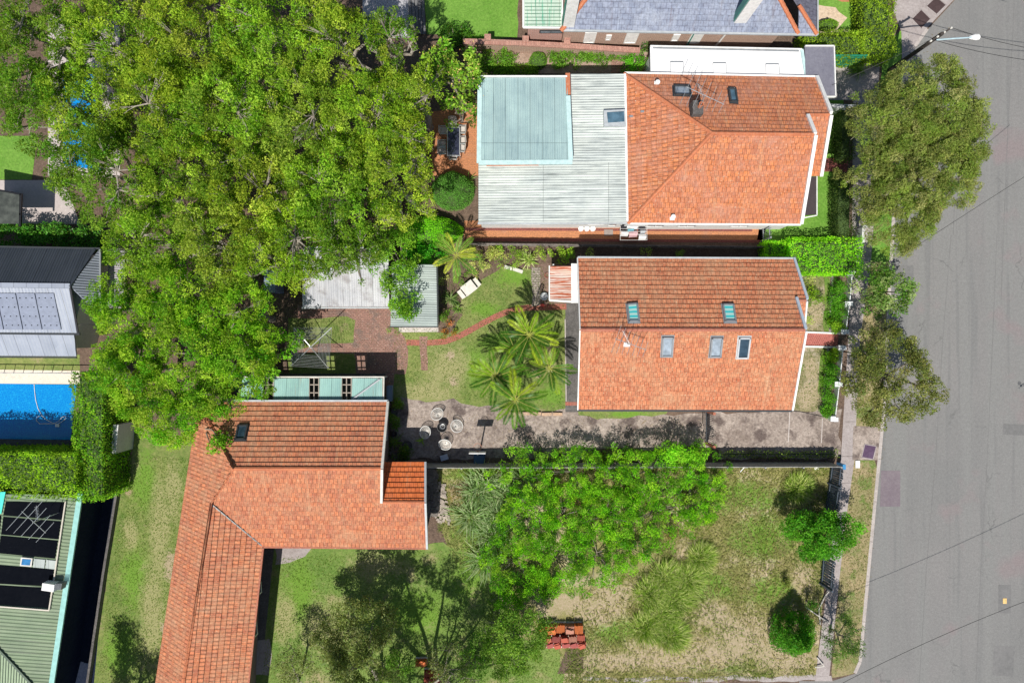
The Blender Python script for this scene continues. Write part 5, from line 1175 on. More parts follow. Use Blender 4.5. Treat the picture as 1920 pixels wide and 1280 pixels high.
# laundry rack
lr = P(1188, 436, 0); t = thing('laundry_rack', 'clothes rack with dark, white and pink laundry on the orange brick side path', 'clothes airer', lr)
mb = MB()
for x in (1163, 1213):
    mb.tube([P(x, 424, 0), P(x, 424, 1.2)], .014, 5); mb.tube([P(x, 450, 0), P(x, 450, 1.2)], .014, 5); mb.tube([P(x, 424, 1.2), P(x, 450, 1.2)], .014, 5)
for y in (424, 429, 434, 439, 450): mb.tube([P(1163, y, 1.2), P(1213, y, 1.2)], .01, 4)
mb.build('frame', WHITE, t)
cols = [('black_cloth', (.02, .02, .025)), ('white_cloth', (.7, .7, .7)), ('pink_cloth', (.6, .38, .40)), ('teal_cloth', (.12, .35, .42)), ('grey_cloth', (.4, .42, .45))]
CM = {n: plain(n, c, .9) for n, c in cols}
for x, y, wd, dp, cn in ((1170, 424, 12, 7, 'black_cloth'), (1186, 423, 20, 8, 'white_cloth'), (1205, 425, 12, 8, 'black_cloth'), (1183, 430, 12, 5, 'teal_cloth'), (1172, 436, 14, 7, 'white_cloth'), (1188, 437, 16, 8, 'pink_cloth'), (1206, 433, 10, 6, 'grey_cloth'), (1205, 443, 14, 8, 'white_cloth')):
    c = P(x, y, 1.22); mb = MB(); w2, d2 = wd*.0175, dp*.018; a = random.uniform(-.15, .15)
    for s in (-1, 1):
        pr = [Vector((-w2, 0, .01)), Vector((w2, 0, .01)), Vector((w2*.95, s*d2, -.12)), Vector((w2*1.02, s*d2*1.4, -.45)), Vector((-w2, s*d2*1.5, -.42)), Vector((-w2*1.02, s*d2, -.1))]
        pr = [c+Matrix.Rotation(a, 3, 'Z')@p for p in pr]; mb.poly([pr[0], pr[1], pr[2], pr[5]]); mb.poly([pr[5], pr[2], pr[3], pr[4]])
    mb.build('garment', CM[cn], t)
G = 'round white tubs against the house wall'
t0 = thing('round_tub', 'left round white tub on the side path by the orange roofed house', 'tub', P(1088, 431, 0), G)
mb = MB(); mb.lathe(P(1088, 431, 0), [(0, 0), (.13, 0), (.17, .5), (.18, .52), (0, .53)], 14); mb.build('tub_body', WHITE, t0)
dup(t0, P(1099, 431, 0), 0, 'middle round white tub on the side path by the orange roofed house'); dup(t0, P(1110, 431, 0), 0, 'right round white tub on the side path by the orange roofed house')
tag(MB().box(P(1141, 436, .02), (.6, .4, .03)).build('door_mat', plain('mat_grey', (.28, .24, .22), .9)), 'grey brown door mat on the orange brick side path left of the laundry', 'mat')
tag(MB().lathe(P(1020, 556, 0), [(0, 0), (.2, 0), (.27, .22), (.25, .22), (.18, .04), (0, .04)], 16).build('wash_tub', STEEL), 'shallow round metal tub beside the grey brick path', 'tub')
tag(MB().lathe(P(1017, 573, 0), [(0, 0), (.1, 0), (.13, .22), (.11, .22), (.08, .15), (0, .15)], 12).build('flower_pot', plain('red_pot', (.45, .06, .04), .4)), 'small red pot at the lower end of the grey brick path', 'pot')
mb = MB()
for k in range(3): mb.ring(P(1026, 516, .03+.03*k), .11+.04*k, .015, 18)
tag(mb.build('hose_coil', plain('hose_brown', (.30, .12, .08), .5)), 'coiled brown garden hose left of the rusty lean-to', 'hose')
mb = MB()
for a, b in (((946, 500), (960, 504)), ((962, 504), (980, 510))): mb.beam(P(*a, .1), P(*b, .1), .22, .2)
tag(mb.build('stone_edging', CREAM), 'two pale stone edging blocks at the top of the back lawn', 'edging')
mb = MB()
for (x, y) in ((965, 775), (985, 775), (1005, 775), (1025, 776), (1045, 776)): mb.box(P(x, y, .09), (.66, .2, .18), random.uniform(-.03, .03))
tag(mb.build('sleeper_edging', noisy('sandstone', (.52, .34, .22), (.40, .30, .24), (.6, .5, .4))), 'low sandstone edging between the back lawn and the driveway', 'edging')
mb = MB(); mb.beam(P(1059.5, 598, .05), P(1061.5, 752, .05), .07, .1); tag(mb.build('path_edging_strip', KERB), 'thin pale edging strip along the dark concrete path by the palms', 'edging')
def planter(x, y, r, lb, mat):
    return tag(MB().lathe(P(x, y, 0), [(0, 0), (r*.7, 0), (r, .4), (r*.86, .4), (r*.7, .32), (0, .3)], 16).build('plant_pot', mat), lb, 'pot')
planter(765, 834, .36, 'large round grey pot in the shade below the tiled gable', CONCD)
planter(741, 812, .2, 'small dark pot among the plants at the end of the lower roof', BLACK)
planter(742, 771, .24, 'dark round pot beside the end of the teal awning', CONCD)
tag(MB().box(P(833, 857, .15), (.5, .35, .25), .3).build('plastic_bag', plain('bag_white', (.5, .55, .65), .5)), 'pale crumpled bag lying in deep shade by the fence', 'bag')
t = thing('round_tub', 'round tub with rim standing on the pinkish soil by the low boundary wall', 'tub', P(228, 858, 0)); MB().lathe(P(228, 858, 0), [(0, 0), (.18, 0), (.24, .55), (.21, .55), (.17, .3), (0, .3)], 18).build('tub_body', plain('terracotta_tub', (.45, .25, .18), .7), t)
MB().ring(P(228, 858, .56), .235, .02, 20).build('rim', CREAM, t)
t = thing('letterbox', 'white letterbox on a post by the footpath below the large street tree', 'letterbox', P(1605, 428, 0)); q = P(1605, 428, 0)
MB().box(q+Vector((0, 0, 1.15)), (.36, .3, .3)).build('box', WHITE, t); MB().box(q+Vector((0, 0, .5)), (.12, .12, 1.0)).build('post', WHITE, t); MB().box(q+Vector((0, -.155, 1.18)), (.22, .01, .04)).build('slot', BLACK, t)
MB().box(q+Vector((-.02, -.6, .5)), (.16, 1.0, 1.0)).build('side_wall', RENDER, t)
for (x, y, a, lb) in ((1530, 873, .1, 'white board lying in the grass at the top right of the vacant lot'), (1608, 870, 0, 'white rectangular slab in the dry verge beside the driveway crossing')):
    tag(MB().box(P(x, y, .05), (.3, .5, .06), a).build('white_slab', WHITE), lb, 'slab')
mb = MB(); mb.beam(P(1374, 874, .3), P(1402, 876, .35), .05, .06); mb.beam(P(1388, 884, .2), P(1400, 870, .5), .04, .05); tag(mb.build('metal_rail', STEEL), 'loose pale metal rails along the top of the vacant lot', 'rail')
tag(MB().lathe(P(1350, 922, .9), [(0, 0), (.14, .02), (.17, .12), (.1, .2), (0, .22)], 10).build('orange_ball', plain('ball_tan', (.62, .36, .18), .7)), 'tan rounded lump showing at the right edge of the thicket', 'ball')
# stacked roof tiles
TS = [plain('tile_orange', (.62, .16, .04), .8), plain('tile_red', (.46, .10, .06), .8), plain('tile_maroon', (.36, .08, .07), .8), plain('tile_pale', (.5, .22, .15), .8)]
def tilestack(label, px, ms, hh=.9, n=(5, 2)):
    q = [P(*p, 0) for p in px]; t = thing('tile_stack', label, 'roof tiles', (q[0]+q[2])/2, 'stacked loose roof tiles on the lower lawn')
    for i in range(n[0]):
        mb = MB()
        for j in range(n[1]):
            c = q[0].lerp(q[1], (i+.5)/n[0]).lerp(q[3].lerp(q[2], (i+.5)/n[0]), (j+.5)/n[1]); w_ = (q[1]-q[0]).length/n[0]*.93; d_ = (q[3]-q[0]).length/n[1]*.9
            h_ = hh*random.uniform(.5, 1); m_ = int(w_/.06); a0 = random.uniform(-.06, .06)
            for k in range(m_): mb.box(c+Vector(((k+.5)*w_/m_-w_/2, random.uniform(-.02, .02), h_/2)), (.035, d_*random.uniform(.9, 1), h_*random.uniform(.95, 1.05)), a0+random.uniform(-.04, .04))
            if random.random() < .5:
                for k in range(3): mb.box(c+Vector((random.uniform(-.1, .1), random.uniform(-.05, .05), h_+.04+.05*k)), (.4, .24, .03), random.uniform(-.5, .5))
        mb.build('tile_row', ms[i % len(ms)], t)
    mb = MB()
    for k in range(3): mb.beam(q[0].lerp(q[3], k/2)+Vector((0, 0, .05)), q[1].lerp(q[2], k/2)+Vector((0, 0, .05)), .12, .08)
    mb.build('pallet', CREAM, t)
tilestack('bright orange row of stacked roof tiles, uppermost in the pile on the lawn', [(1008, 1165), (1092, 1165), (1092, 1182), (1008, 1182)], [TS[0], TS[0], TS[0], TS[3]], .9, (5, 1))
tilestack('dull red middle row of stacked roof tiles in the pile on the lawn', [(1018, 1184), (1096, 1184), (1096, 1196), (1018, 1196)], [TS[1], TS[2], TS[1], TS[3]], .8, (5, 1))
tilestack('maroon lowest row of stacked roof tiles in the pile on the lawn', [(1020, 1198), (1098, 1198), (1098, 1211), (1024, 1211)], [TS[2], TS[1], TS[2]], .7, (5, 1))
tilestack('small pair of orange tile stacks under the grey tree at the bottom edge', [(780, 1232), (802, 1232), (802, 1243), (780, 1243)], [TS[0]], .7, (2, 1))
tilestack('loose red and orange tile heap under the grey tree, lowest of all', [(796, 1252), (826, 1252), (826, 1274), (796, 1274)], [TS[1], TS[0]], .6, (3, 2))
# brick rubble
def blocks(name, label, px, n, size, ms, cat='rubble'):
    q = [P(*p, 0) for p in px]; mb = MB()
    for k in range(n):
        u_, v_ = random.random(), random.random(); c = q[0].lerp(q[1], u_).lerp(q[3].lerp(q[2], u_), v_); s = size*random.uniform(.7, 1.2)
        mb.box(c+Vector((0, 0, random.uniform(.03, .16))), (s, s*.6, s*.5), random.choice([0, math.pi/2, random.uniform(0, 3)]))
    return tag(mb.build(name, ms), label, cat)
blocks('stacked_blocks', 'dark stacked concrete blocks beside the tiled wing gable', [(800, 880), (820, 880), (818, 965), (800, 965)], 110, .42, noisy('dark_block', (.10, .09, .08), (.2, .18, .16), (.32, .29, .26)), 'blocks')
blocks('brick_rubble', 'heap of pale broken bricks and stones at the left end of the vacant lot', [(818, 905), (832, 905), (846, 980), (816, 980)], 120, .24, noisy('pale_rubble', (.42, .36, .30), (.28, .24, .21), (.55, .5, .45), s1=3), 'bricks')
# ---------------------------------------------------------------- TREES
CAN = [(.18, .235, .025), (.23, .28, .035), (.13, .20, .02), (.28, .32, .06), (.15, .24, .025), (.09, .15, .02)]
def tree(name, label, px, py, Rp, zc, h, n, pal, cat='tree', group=None, leaf=.17, dens=210, cr=(.45, .85), trunk=None, r0=.2, bark=None, asp=.45, flat=.75, mat=None, nl=16, var=.3, lean=None, up=.9, shell=.5):
    c = P(px, py, zc+h*.7); c.z = zc; R = Rp*1.14*(H-zc-h*.7)/F
    base = Vector((c.x, c.y, 0)) if trunk is None else P(*trunk, 0)
    t = thing(name, label, cat, base, group)
    cl = crown_clumps(c, R, h, n, cr, shell); V, C = clump_leaves(cl, dens, pal, leaf, asp, flat, var, up)
    quads('crown', V, C, mat or LEAF, t)
    trunk_limbs(t, base, Vector((base.x*.4+c.x*.6, base.y*.4+c.y*.6, zc*.8)), cl, r0, bark or BARK, nl)
    return t, cl
G = 'big olive green garden trees of the upper left canopy'
big = [
 (50, 60, 105, 'broad darker tree filling the top left corner of the photo'),
 (200, 50, 105, 'olive green tree at the top edge, second from the left corner'),
 (345, 60, 110, 'olive green tree at the top edge, between the corner pair and the frangipani side'),
 (490, 60, 105, 'olive green tree at the top edge with a pale bare branch'),
 (620, 70, 95, 'yellow green tree at the top edge beside the white gravel'),
 (60, 190, 92, 'dark leaved tree against the left edge above the small bright lawn'),
 (150, 190, 88, 'thin crowned tree through which turquoise pool water glints'),
 (290, 190, 100, 'olive canopy tree just right of the hidden turquoise pool'),
 (420, 200, 105, 'olive canopy tree in the middle of the upper left woodland'),
 (560, 220, 105, 'tree with pale limbs showing through between woodland middle and frangipani'),
 (690, 210, 95, 'light green tree whose right side meets the flowering frangipani'),
 (195, 315, 104, 'tree overhanging the pale paved court beside the glass canopy'),
 (330, 340, 100, 'tree below the hidden pool with dense lime green clumps'),
 (470, 350, 100, 'central tree directly above the top left of the middle garden'),
 (610, 350, 100, 'tree with forked pale branch left of the brick patio'),
 (735, 330, 75, 'light tree drooping over the low dark red patio edge'),
 (725, 55, 48, 'small tree overhanging the white gravel beside the timber deck'),
 (770, 150, 52, 'dark green tree between the canopy and the flowering frangipani'),
 (760, 235, 48, 'light tree touching the left edge of the brick patio'),
 (260, 440, 75, 'tree reaching down to the slatted shade roof from above'),
 (385, 450, 75, 'tree between slatted shade and small blue shed, upper side'),
 (520, 460, 80, 'tree whose branches cross the small blue shed'),
 (640, 450, 68, 'tree whose lower twigs hang over the dirty white shed roof'),
]
for k, (x, y, r, lb) in enumerate(big):
    tn = [(.62, .74, .8), (1, 1, 1), (1.08, .98, 1), (.92, 1.04, 1), (1.12, 1.08, 1.1), (.6, .75, .8), (1, 1, 1), (1.05, 1, .9), (.95, 1.05, 1), (1.05, 1.0, 1.3), (1.1, 1.1, 1)][k % 11]; pal = [(c[0]*tn[0], c[1]*tn[1], c[2]*tn[2]) for c in CAN]
    if k == 6: tree('canopy_tree', lb, x, y, r, 5.5, 3.6, 62, pal, group=G, leaf=.135, dens=330, cr=(.26, .6), nl=24, r0=.22, bark=BARKP)
    else: tree('canopy_tree', lb, x, y, r, 5.5, 4.2, int(r*r/62), pal, group=G, leaf=.135, dens=310, cr=(.2, .56), r0=.25, bark=BARKP, nl=30, shell=.3, up=.7)
LIME = [(.17, .27, .02), (.21, .30, .03), (.11, .25, .015), (.26, .31, .05), (.07, .19, .015)]
G2 = 'bright feathery trees spilling over the left property corner'
for (x, y, r, lb) in [(215, 590, 72, 'feathery tree leaning over the pale grey roof by the left pool'), (320, 550, 80, 'feathery tree left of the middle garden, upper one'), (430, 590, 70, 'feathery tree below the small blue shed'),
                      (225, 700, 72, 'feathery tree between the blue pool and the lower lawn'), (335, 670, 85, 'lime feathery tree in the centre of the left group'), (450, 672, 68, 'bright green tree touching the rotary clothes hoist'),
                      (290, 765, 75, 'lowest feathery tree, hanging over the long side lawn'), (382, 758, 50, 'feathery tree overhanging the corner of the l shaped tiled roof')]:
    tree('feathery_tree', lb, x, y, r, 4.6, 3.4, int(r*r/62), LIME, group=G2, leaf=.135, dens=310, r0=.2, nl=16, cr=(.26, .55), shell=.3)
for (x, y, r, n, lb) in [(510, 645, 42, 14, 'small bright green tree beside the rotary clothes hoist'), (490, 715, 30, 8, 'twiggy green bough over the left end of the teal awning'), (408, 832, 20, 5, 'little bough resting over the hip of the l shaped roof')]:
    tree('overhanging_tree', lb, x, y, r, 4.0, 1.2, n, [(.12, .27, .02), (.18, .32, .035), (.1, .22, .02)], leaf=.2, dens=150, r0=.12, cr=(.3, .6), trunk=(x-25, y+5) if y < 800 else (385, 745), nl=8)
FR = [(.13, .24, .03), (.09, .19, .02), (.20, .27, .05)]
t, cl = tree('frangipani_tree', 'glossy leaved frangipani with small pink flowers beside the brick boundary wall', 845, 135, 62, 3.0, 2.2, 34, FR, leaf=.3, asp=.38, dens=95, r0=.14, bark=BARKP, mat=LEAFG, cr=(.35, .6))
fl = np.array([[c[0]+RNG.normal()*.3, c[1]+RNG.normal()*.3, c[2]+c[3]*.6] for c in cl for _ in range(5)]); quads('flowers', leafquads(fl, .1, .9, 2), np.tile([[.7, .35, .22]], (len(fl), 1))*RNG.uniform(.8, 1.2, (len(fl), 1)), LEAF, t)
tree('frangipani_tree', 'darker shrubby frangipani just above the brick patio', 860, 200, 38, 1.8, 1.5, 14, [(.10, .15, .03), (.07, .14, .02)], leaf=.22, dens=120, r0=.1, cr=(.3, .5))
# street trees
PB = [(.19, .205, .075), (.22, .215, .10), (.13, .165, .05), (.25, .225, .14), (.16, .205, .05)]
t = thing('street_tree', 'very large grey green paperbark street tree overhanging the road at the upper right', 'tree', P(1660, 290, 0)); cl = []
for (x, y, r, zc, n) in ((1755, 190, 104, 4.6, 170), (1685, 230, 96, 4.4, 140), (1785, 265, 84, 4.8, 110), (1735, 325, 110, 4.6, 180), (1685, 400, 80, 4.0, 100), (1660, 320, 76, 4.0, 80)):
    c = P(x+13, y, zc+2.2); c.z = zc; cl += crown_clumps(c, r*(H-zc-2.2)/F, 2.9, n, (.24, .5))
V, C = clump_leaves(cl, 520, PB, .15, .24); quads('crown', V, C, LEAF, t)
trunk_limbs(t, t.location.copy(), P(1700, 290, 3.4), cl, .36, BARKP, 60)
tree('street_tree', 'small bright street tree with silvery tips below the large paperbark', 1664, 542, 50, 2.2, 1.6, 60, [(.10, .18, .04), (.16, .22, .09), (.07, .14, .025), (.24, .26, .16)], leaf=.17, dens=170, r0=.09, trunk=(1655, 552), cr=(.3, .5))
BRN = [(.14, .15, .055), (.18, .165, .08), (.10, .12, .04), (.20, .19, .09)]
t, cl = tree('street_tree', 'olive brown sparse street tree opposite the front fence of the middle house', 1684, 708, 88, 2.8, 2.2, 150, BRN, leaf=.13, dens=300, r0=.15, trunk=(1640, 700), cr=(.28, .5), nl=30)
tree('street_tree', 'thin sparse sapling on the verge right beside the front footpath', 1633, 668, 30, 1.8, 1.0, 10, BRN, leaf=.12, dens=120, r0=.06, trunk=(1628, 668), cr=(.25, .45), nl=10)
tree('road_edge_tree', 'tree tips just entering the photo at the right edge', 1978, 742, 26, 1.2, 1.0, 12, [(.03, .06, .02), (.05, .08, .03)], leaf=.12, dens=260, r0=.06, cr=(.15, .28))
# shrubs
def shrub(name, label, px, py, Rp, h, pal, cat='shrub', group=None, leaf=.12, dens=320, n=None, cr=(.22, .4), flat=.8, z0=0, asp=.45, mat=None, var=.25, ax=1, ay=1, shell=.45, stems=True):
    zc = z0+h*.35; c = P(px, py, zc+h*.4); c.z = zc; R = Rp*(H-zc)/F
    t = thing(name, label, cat, (c.x, c.y, 0), group); R *= 1.2; n = n or max(3, int(R*R*13))
    cl = crown_clumps(c, R, h*.6, n, cr, shell); cl = [((x-c.x)*ax+c.x, (y-c.y)*ay+c.y, z, r) for x, y, z, r in cl]
    V, C = clump_leaves(cl, dens, pal, leaf, asp, flat, var); quads('foliage', V, C, mat or LEAF, t)
    if stems:
        mb = MB()
        for (x, y, z, r) in cl[:12]: mb.tube([(c.x+random.uniform(-.08, .08), c.y+random.uniform(-.08, .08), 0), ((c.x+x)/2, (c.y+y)/2, z*.6), (x, y, z+r*.3)], [.035, .025, .008], 5, False)
        mb.build('stems', BARK, t)
    return t
BG = [(.17, .40, .02), (.21, .46, .025), (.13, .33, .015)]
MG = [(.11, .21, .03), (.15, .26, .05), (.08, .17, .02)]
DG = [(.05, .12, .02), (.08, .17, .03), (.04, .09, .015)]
def mound(name, label, px, py, rx, ry, h, pal, leaf=.07, cat='shrub', group=None, dens=900):
    c = P(px, py, h*.5); c.z = 0; s = (H-h*.5)/F; rx *= s; ry *= s; t = thing(name, label, cat, (c.x, c.y, 0), group)
    n = int(dens*rx*ry*3.6); a = RNG.uniform(0, math.tau, n); q = RNG.uniform(0, 1, n)**.5; el = np.arccos(q*.999); k = 1+.03*np.sin(5*a+px)+.02*np.sin(9*a)
    rr = (1+RNG.normal(size=n)*.02)*k; p = np.stack([c.x+rx*np.sin(np.pi/2-el)*np.cos(a)*rr, c.y+ry*np.sin(np.pi/2-el)*np.sin(a)*rr, .05+h*np.sin(el)*rr], 1)
    m = int(n*.25); a2 = RNG.uniform(0, math.tau, m); z2 = RNG.uniform(0, .45, m)*h; f = np.sqrt(1-(z2/h)**2); p = np.concatenate([p, np.stack([c.x+rx*f*np.cos(a2), c.y+ry*f*np.sin(a2), z2], 1)])
    C = np.array(pal)[RNG.integers(len(pal), size=len(p))]*RNG.uniform(.75, 1.25, (len(p), 1)); quads('foliage', leafquads(p, leaf, .55, 1.2), C, LEAF, t)
    core = MB(); core.lathe((c.x, c.y, 0), [(1, 0), (.98, .35*h), (.86, .6*h), (.6, .84*h), (.3, .93*h), (0, .95*h)], 18)
    core.v = [(c.x+(v[0]-c.x)*rx*.93, c.y+(v[1]-c.y)*ry*.93, v[2]) for v in core.v]; core.build('twig_core', plain('twig_core', (.05, .08, .02), .9) if 'TCM' not in globals() else TCM, t)
    return t
TCM = plain('twig_core_green', (.05, .09, .02), .9)
mound('rounded_bush', 'domed grey green bush just below the brick patio', 848, 355, 40, 36, 1.9, [(.08, .19, .04), (.11, .23, .06)], .08)
mound('clipped_shrub', 'vivid lime green smooth clipped shrub at the upper boundary of the middle garden', 805, 432, 62, 30, 1.7, BG, .08)
mound('topiary_ball', 'round clipped ball bush at the left end of the narrow upper bed', 1009, 112, 17, 16, .9, MG, .06)
mound('rounded_bush', 'low round green bush beside the sandy bed at the top', 1553, 46, 21, 10, .8, [(.15, .25, .03)], .07)
for (x, y, r, ax, ay, pal, lb, h) in [(922, 112, 34, 1.3, .6, MG, 'leafy green shrub in the narrow bed above the blue green roof', .9), (1045, 106, 26, 1.0, .65, MG, 'leafy shrub right of the topiary ball', .8), (1085, 107, 28, 1.1, .65, MG, 'middle leafy shrub of the narrow upper bed', .8), (1125, 106, 24, 1.1, .7, MG, 'leafy shrub left of the small garden path', .8),
      (1188, 115, 26, .9, .8, [(.07, .22, .02), (.12, .3, .02)], 'glossy vivid shrub beside the flat white roof', 1.1), (1207, 83, 12, 1, .8, DG, 'small upright plant at the corner of the flat white roof', .9), (940, 132, 50, 1.2, .2, [(.13, .22, .03)], 'thin strip of grassy plants along the blue green roof', .3),
      (850, 68, 34, 1.0, .7, DG, 'dark shrubs under the frangipani beside the bright top lawn', 1.2), (880, 72, 22, 1.2, .4, MG, 'low edging plants along the foot of the top lawn', .5)]:
    shrub('leafy_shrub', lb, x, y, r, h, pal, ax=ax, ay=ay, group='shrubs of the narrow upper beds')
for (x, y, r, ax, ay, h, lb) in [(20, 435, 32, 1.2, .8, 2.2, 'dark glossy shrub at the left edge above the charcoal roof'), (65, 438, 30, 1.1, .7, 2.2, 'second dark glossy shrub above the charcoal roof'), (112, 442, 28, 1.1, .7, 2.2, 'third dark glossy shrub above the charcoal roof'), (165, 448, 32, 1.4, .6, 2.2, 'dark shrub beside the slatted shade, right end of the dark row')]:
    shrub('glossy_shrub', lb, x, y, r, h, [(.04, .12, .02), (.07, .17, .03)], leaf=.17, dens=190, ax=ax, ay=ay, cr=(.3, .5), group='dark glossy shrubs above the charcoal roof', mat=LEAFG)
shrub('creeper_tuft', 'bright leafy creeper on the corner between charcoal roof and slatted shade', 194, 478, 13, 3.2, BG, leaf=.14, dens=200, cr=(.25, .4), n=7)
shrub('creeper_tuft', 'leafy creeper hanging over the lower end of the slatted shade', 190, 552, 18, 3.0, LIME, leaf=.14, dens=200, cr=(.25, .4), n=9)
# ivy mass between sheds
t = shrub('ivy_thicket', 'dense green ivy climbing between the dirty white shed and the grey green shed', 744, 500, 46, 2.9, [(.13, .23, .025), (.17, .28, .04), (.09, .18, .02)], cat='ivy', leaf=.16, dens=210, n=60, cr=(.28, .5), ay=1.9, ax=.8, z0=1.7)
shrub('ivy_spill', 'ivy trail spilling onto the lower left corner of the grey green shed', 752, 577, 22, 2.6, [(.17, .28, .035), (.12, .22, .03)], cat='ivy', leaf=.14, dens=200, n=14, cr=(.25, .4), z0=1.7)
shrub('leafy_shrub', 'vivid green shrub under the lime clipped shrub, beside the shed', 790, 476, 32, 2.0, [(.06, .25, .02), (.09, .32, .03)], leaf=.14, dens=250, ax=1.2, ay=.6)
# hedges
def hedge(name, label, boxes, h, pal, leaf=.11, dens=260, group=None, core=TCM):
    pts = [P(*b[0], h) for b in boxes]; t = thing(name, label, 'hedge', Vector((pts[0].x, pts[0].y, 0)), group); A = []; mb = MB()
    for (a, b) in boxes:
        p, q = P(*a, h), P(*b, h); x0, x1 = min(p.x, q.x), max(p.x, q.x); y0, y1 = min(p.y, q.y), max(p.y, q.y); W, D = x1-x0, y1-y0
        mb.prism([(x0+.2, y0+.2), (x1-.2, y0+.2), (x1-.2, y1-.2), (x0+.2, y1-.2)], 0, h-.42+random.uniform(-.004, .004))
        n = int(W*D*dens); tp = np.stack([RNG.uniform(x0, x1, n), RNG.uniform(y0, y1, n), h+RNG.normal(size=n)*.05], 1)
        tp[:, 2] += .13*np.sin(tp[:, 0]*2.3+1)*np.sin(tp[:, 1]*1.7)+.10*np.sin(tp[:, 1]*3.1+tp[:, 0])+.09*np.sin(tp[:, 0]*5.3+tp[:, 1]*4.1)+.08*np.sin(tp[:, 0]*8.1-tp[:, 1]*6.7)+(RNG.random(n) < .03)*RNG.uniform(.1, .3, n)
        tp[:, 0] += .12*np.sin(tp[:, 1]*3.7+2)*(np.abs(tp[:, 0]-(x0+x1)/2) > W*.3); tp[:, 1] += .12*np.sin(tp[:, 0]*3.1)*(np.abs(tp[:, 1]-(y0+y1)/2) > D*.3)
        m = int(2*(W+D)*h*dens*.7); s = RNG.uniform(0, 2*(W+D), m); z = RNG.uniform(.05, h, m)
        sx = np.where(s < W, x0+s, np.where(s < W+D, x1, np.where(s < 2*W+D, x1-(s-W-D), x0))); sy = np.where(s < W, y0, np.where(s < W+D, y0+(s-W), np.where(s < 2*W+D, y1, y1-(s-2*W-D))))
        A += [tp, np.stack([sx, sy, z], 1)+RNG.normal(size=(m, 3))*.06]
    p = np.concatenate(A); C = np.array(pal)[RNG.integers(len(pal), size=len(p))]*RNG.uniform(.7, 1.3, (len(p), 1))
    C = C*(1+.22*np.sin(p[:, :1]*1.7+p[:, 1:2]*2.3)); quads('foliage', leafquads(p, leaf, .5, .9), np.clip(C, .003, 1), LEAF, t); mb.build('twig_core', core, t); return t
YG = [(.20, .33, .02), (.16, .30, .02), (.25, .37, .03)]
hedge('clipped_hedge', 'thick vivid green hedge at the front corner of the middle house plot', [((1480, 446), (1617, 512)), ((1437, 452), (1482, 478))], 1.5, [(.18, .42, .02), (.22, .46, .025), (.14, .36, .02), (.28, .48, .03)], .11, 330)
hedge('clipped_hedge', 'l shaped yellow green hedge in the upper right between slate house and road', [((1620, -60), (1678, 104)), ((1510, 58), (1622, 106))], 1.8, [(.17, .24, .025), (.22, .28, .03), (.12, .18, .02)], .13, 260)
hedge('clipped_hedge', 'tall dense hedge along the right end of the left pool', [((136, 700), (190, 938))], 3.3, [(.11, .25, .02), (.16, .28, .025), (.08, .18, .02), (.20, .28, .03)], .14, 240)
hedge('clipped_hedge', 'yellow green hedge between the left pool and the black heating mats', [((-140, 852), (140, 932))], 3.8, [(.20, .30, .02), (.24, .34, .03), (.14, .24, .02)], .14, 240)
hedge('clipped_hedge', 'dark narrow hedge in front of the orange roofed house, under the large street tree', [((1578, 195), (1604, 296)), ((1572, 326), (1604, 450))], 1.5, [(.035, .06, .02), (.05, .07, .025), (.07, .09, .03)], .1, 260)
hedge('clipped_hedge', 'low dark edge hedge along the lower side of the main driveway, near the street', [((1355, 848), (1575, 858))], .5, [(.06, .10, .02), (.12, .17, .04), (.18, .22, .06)], .12, 120)
k = 0
for (x, y, r, lb) in [(1575, 540, 14, 'dark rounded shrub behind the front fence, topmost of the row'), (1572, 565, 14, 'rounded shrub behind the front fence, second from the top'), (1570, 590, 14, 'rounded shrub behind the front fence, third from the top'), (1568, 612, 13, 'lime tipped shrub just above the red tiled front path'),
                      (1562, 668, 13, 'shrub just below the red tiled front path'), (1561, 693, 13, 'rounded shrub behind the front fence, second below the tiled path'), (1558, 718, 13, 'rounded shrub behind the front fence, third below the tiled path'), (1556, 745, 13, 'rounded shrub behind the front fence, fourth below the tiled path'), (1553, 770, 12, 'lowest rounded shrub behind the front fence, by the driveway')]:
    shrub('front_shrub', lb, x, y, r, .9, [(.07, .19, .02), (.12, .26, .03)] if k not in (3, 4) else [(.20, .3, .03), (.11, .22, .02)], leaf=.09, dens=500, n=16, cr=(.2, .32), group='row of shrubs behind the front fence'); k += 1
shrub('front_shrub', 'lone yellow green bush on the upper front lawn of the middle house', 1532, 555, 17, 1.2, [(.17, .25, .02), (.10, .18, .02)], leaf=.1, dens=350, n=12, cr=(.2, .32))
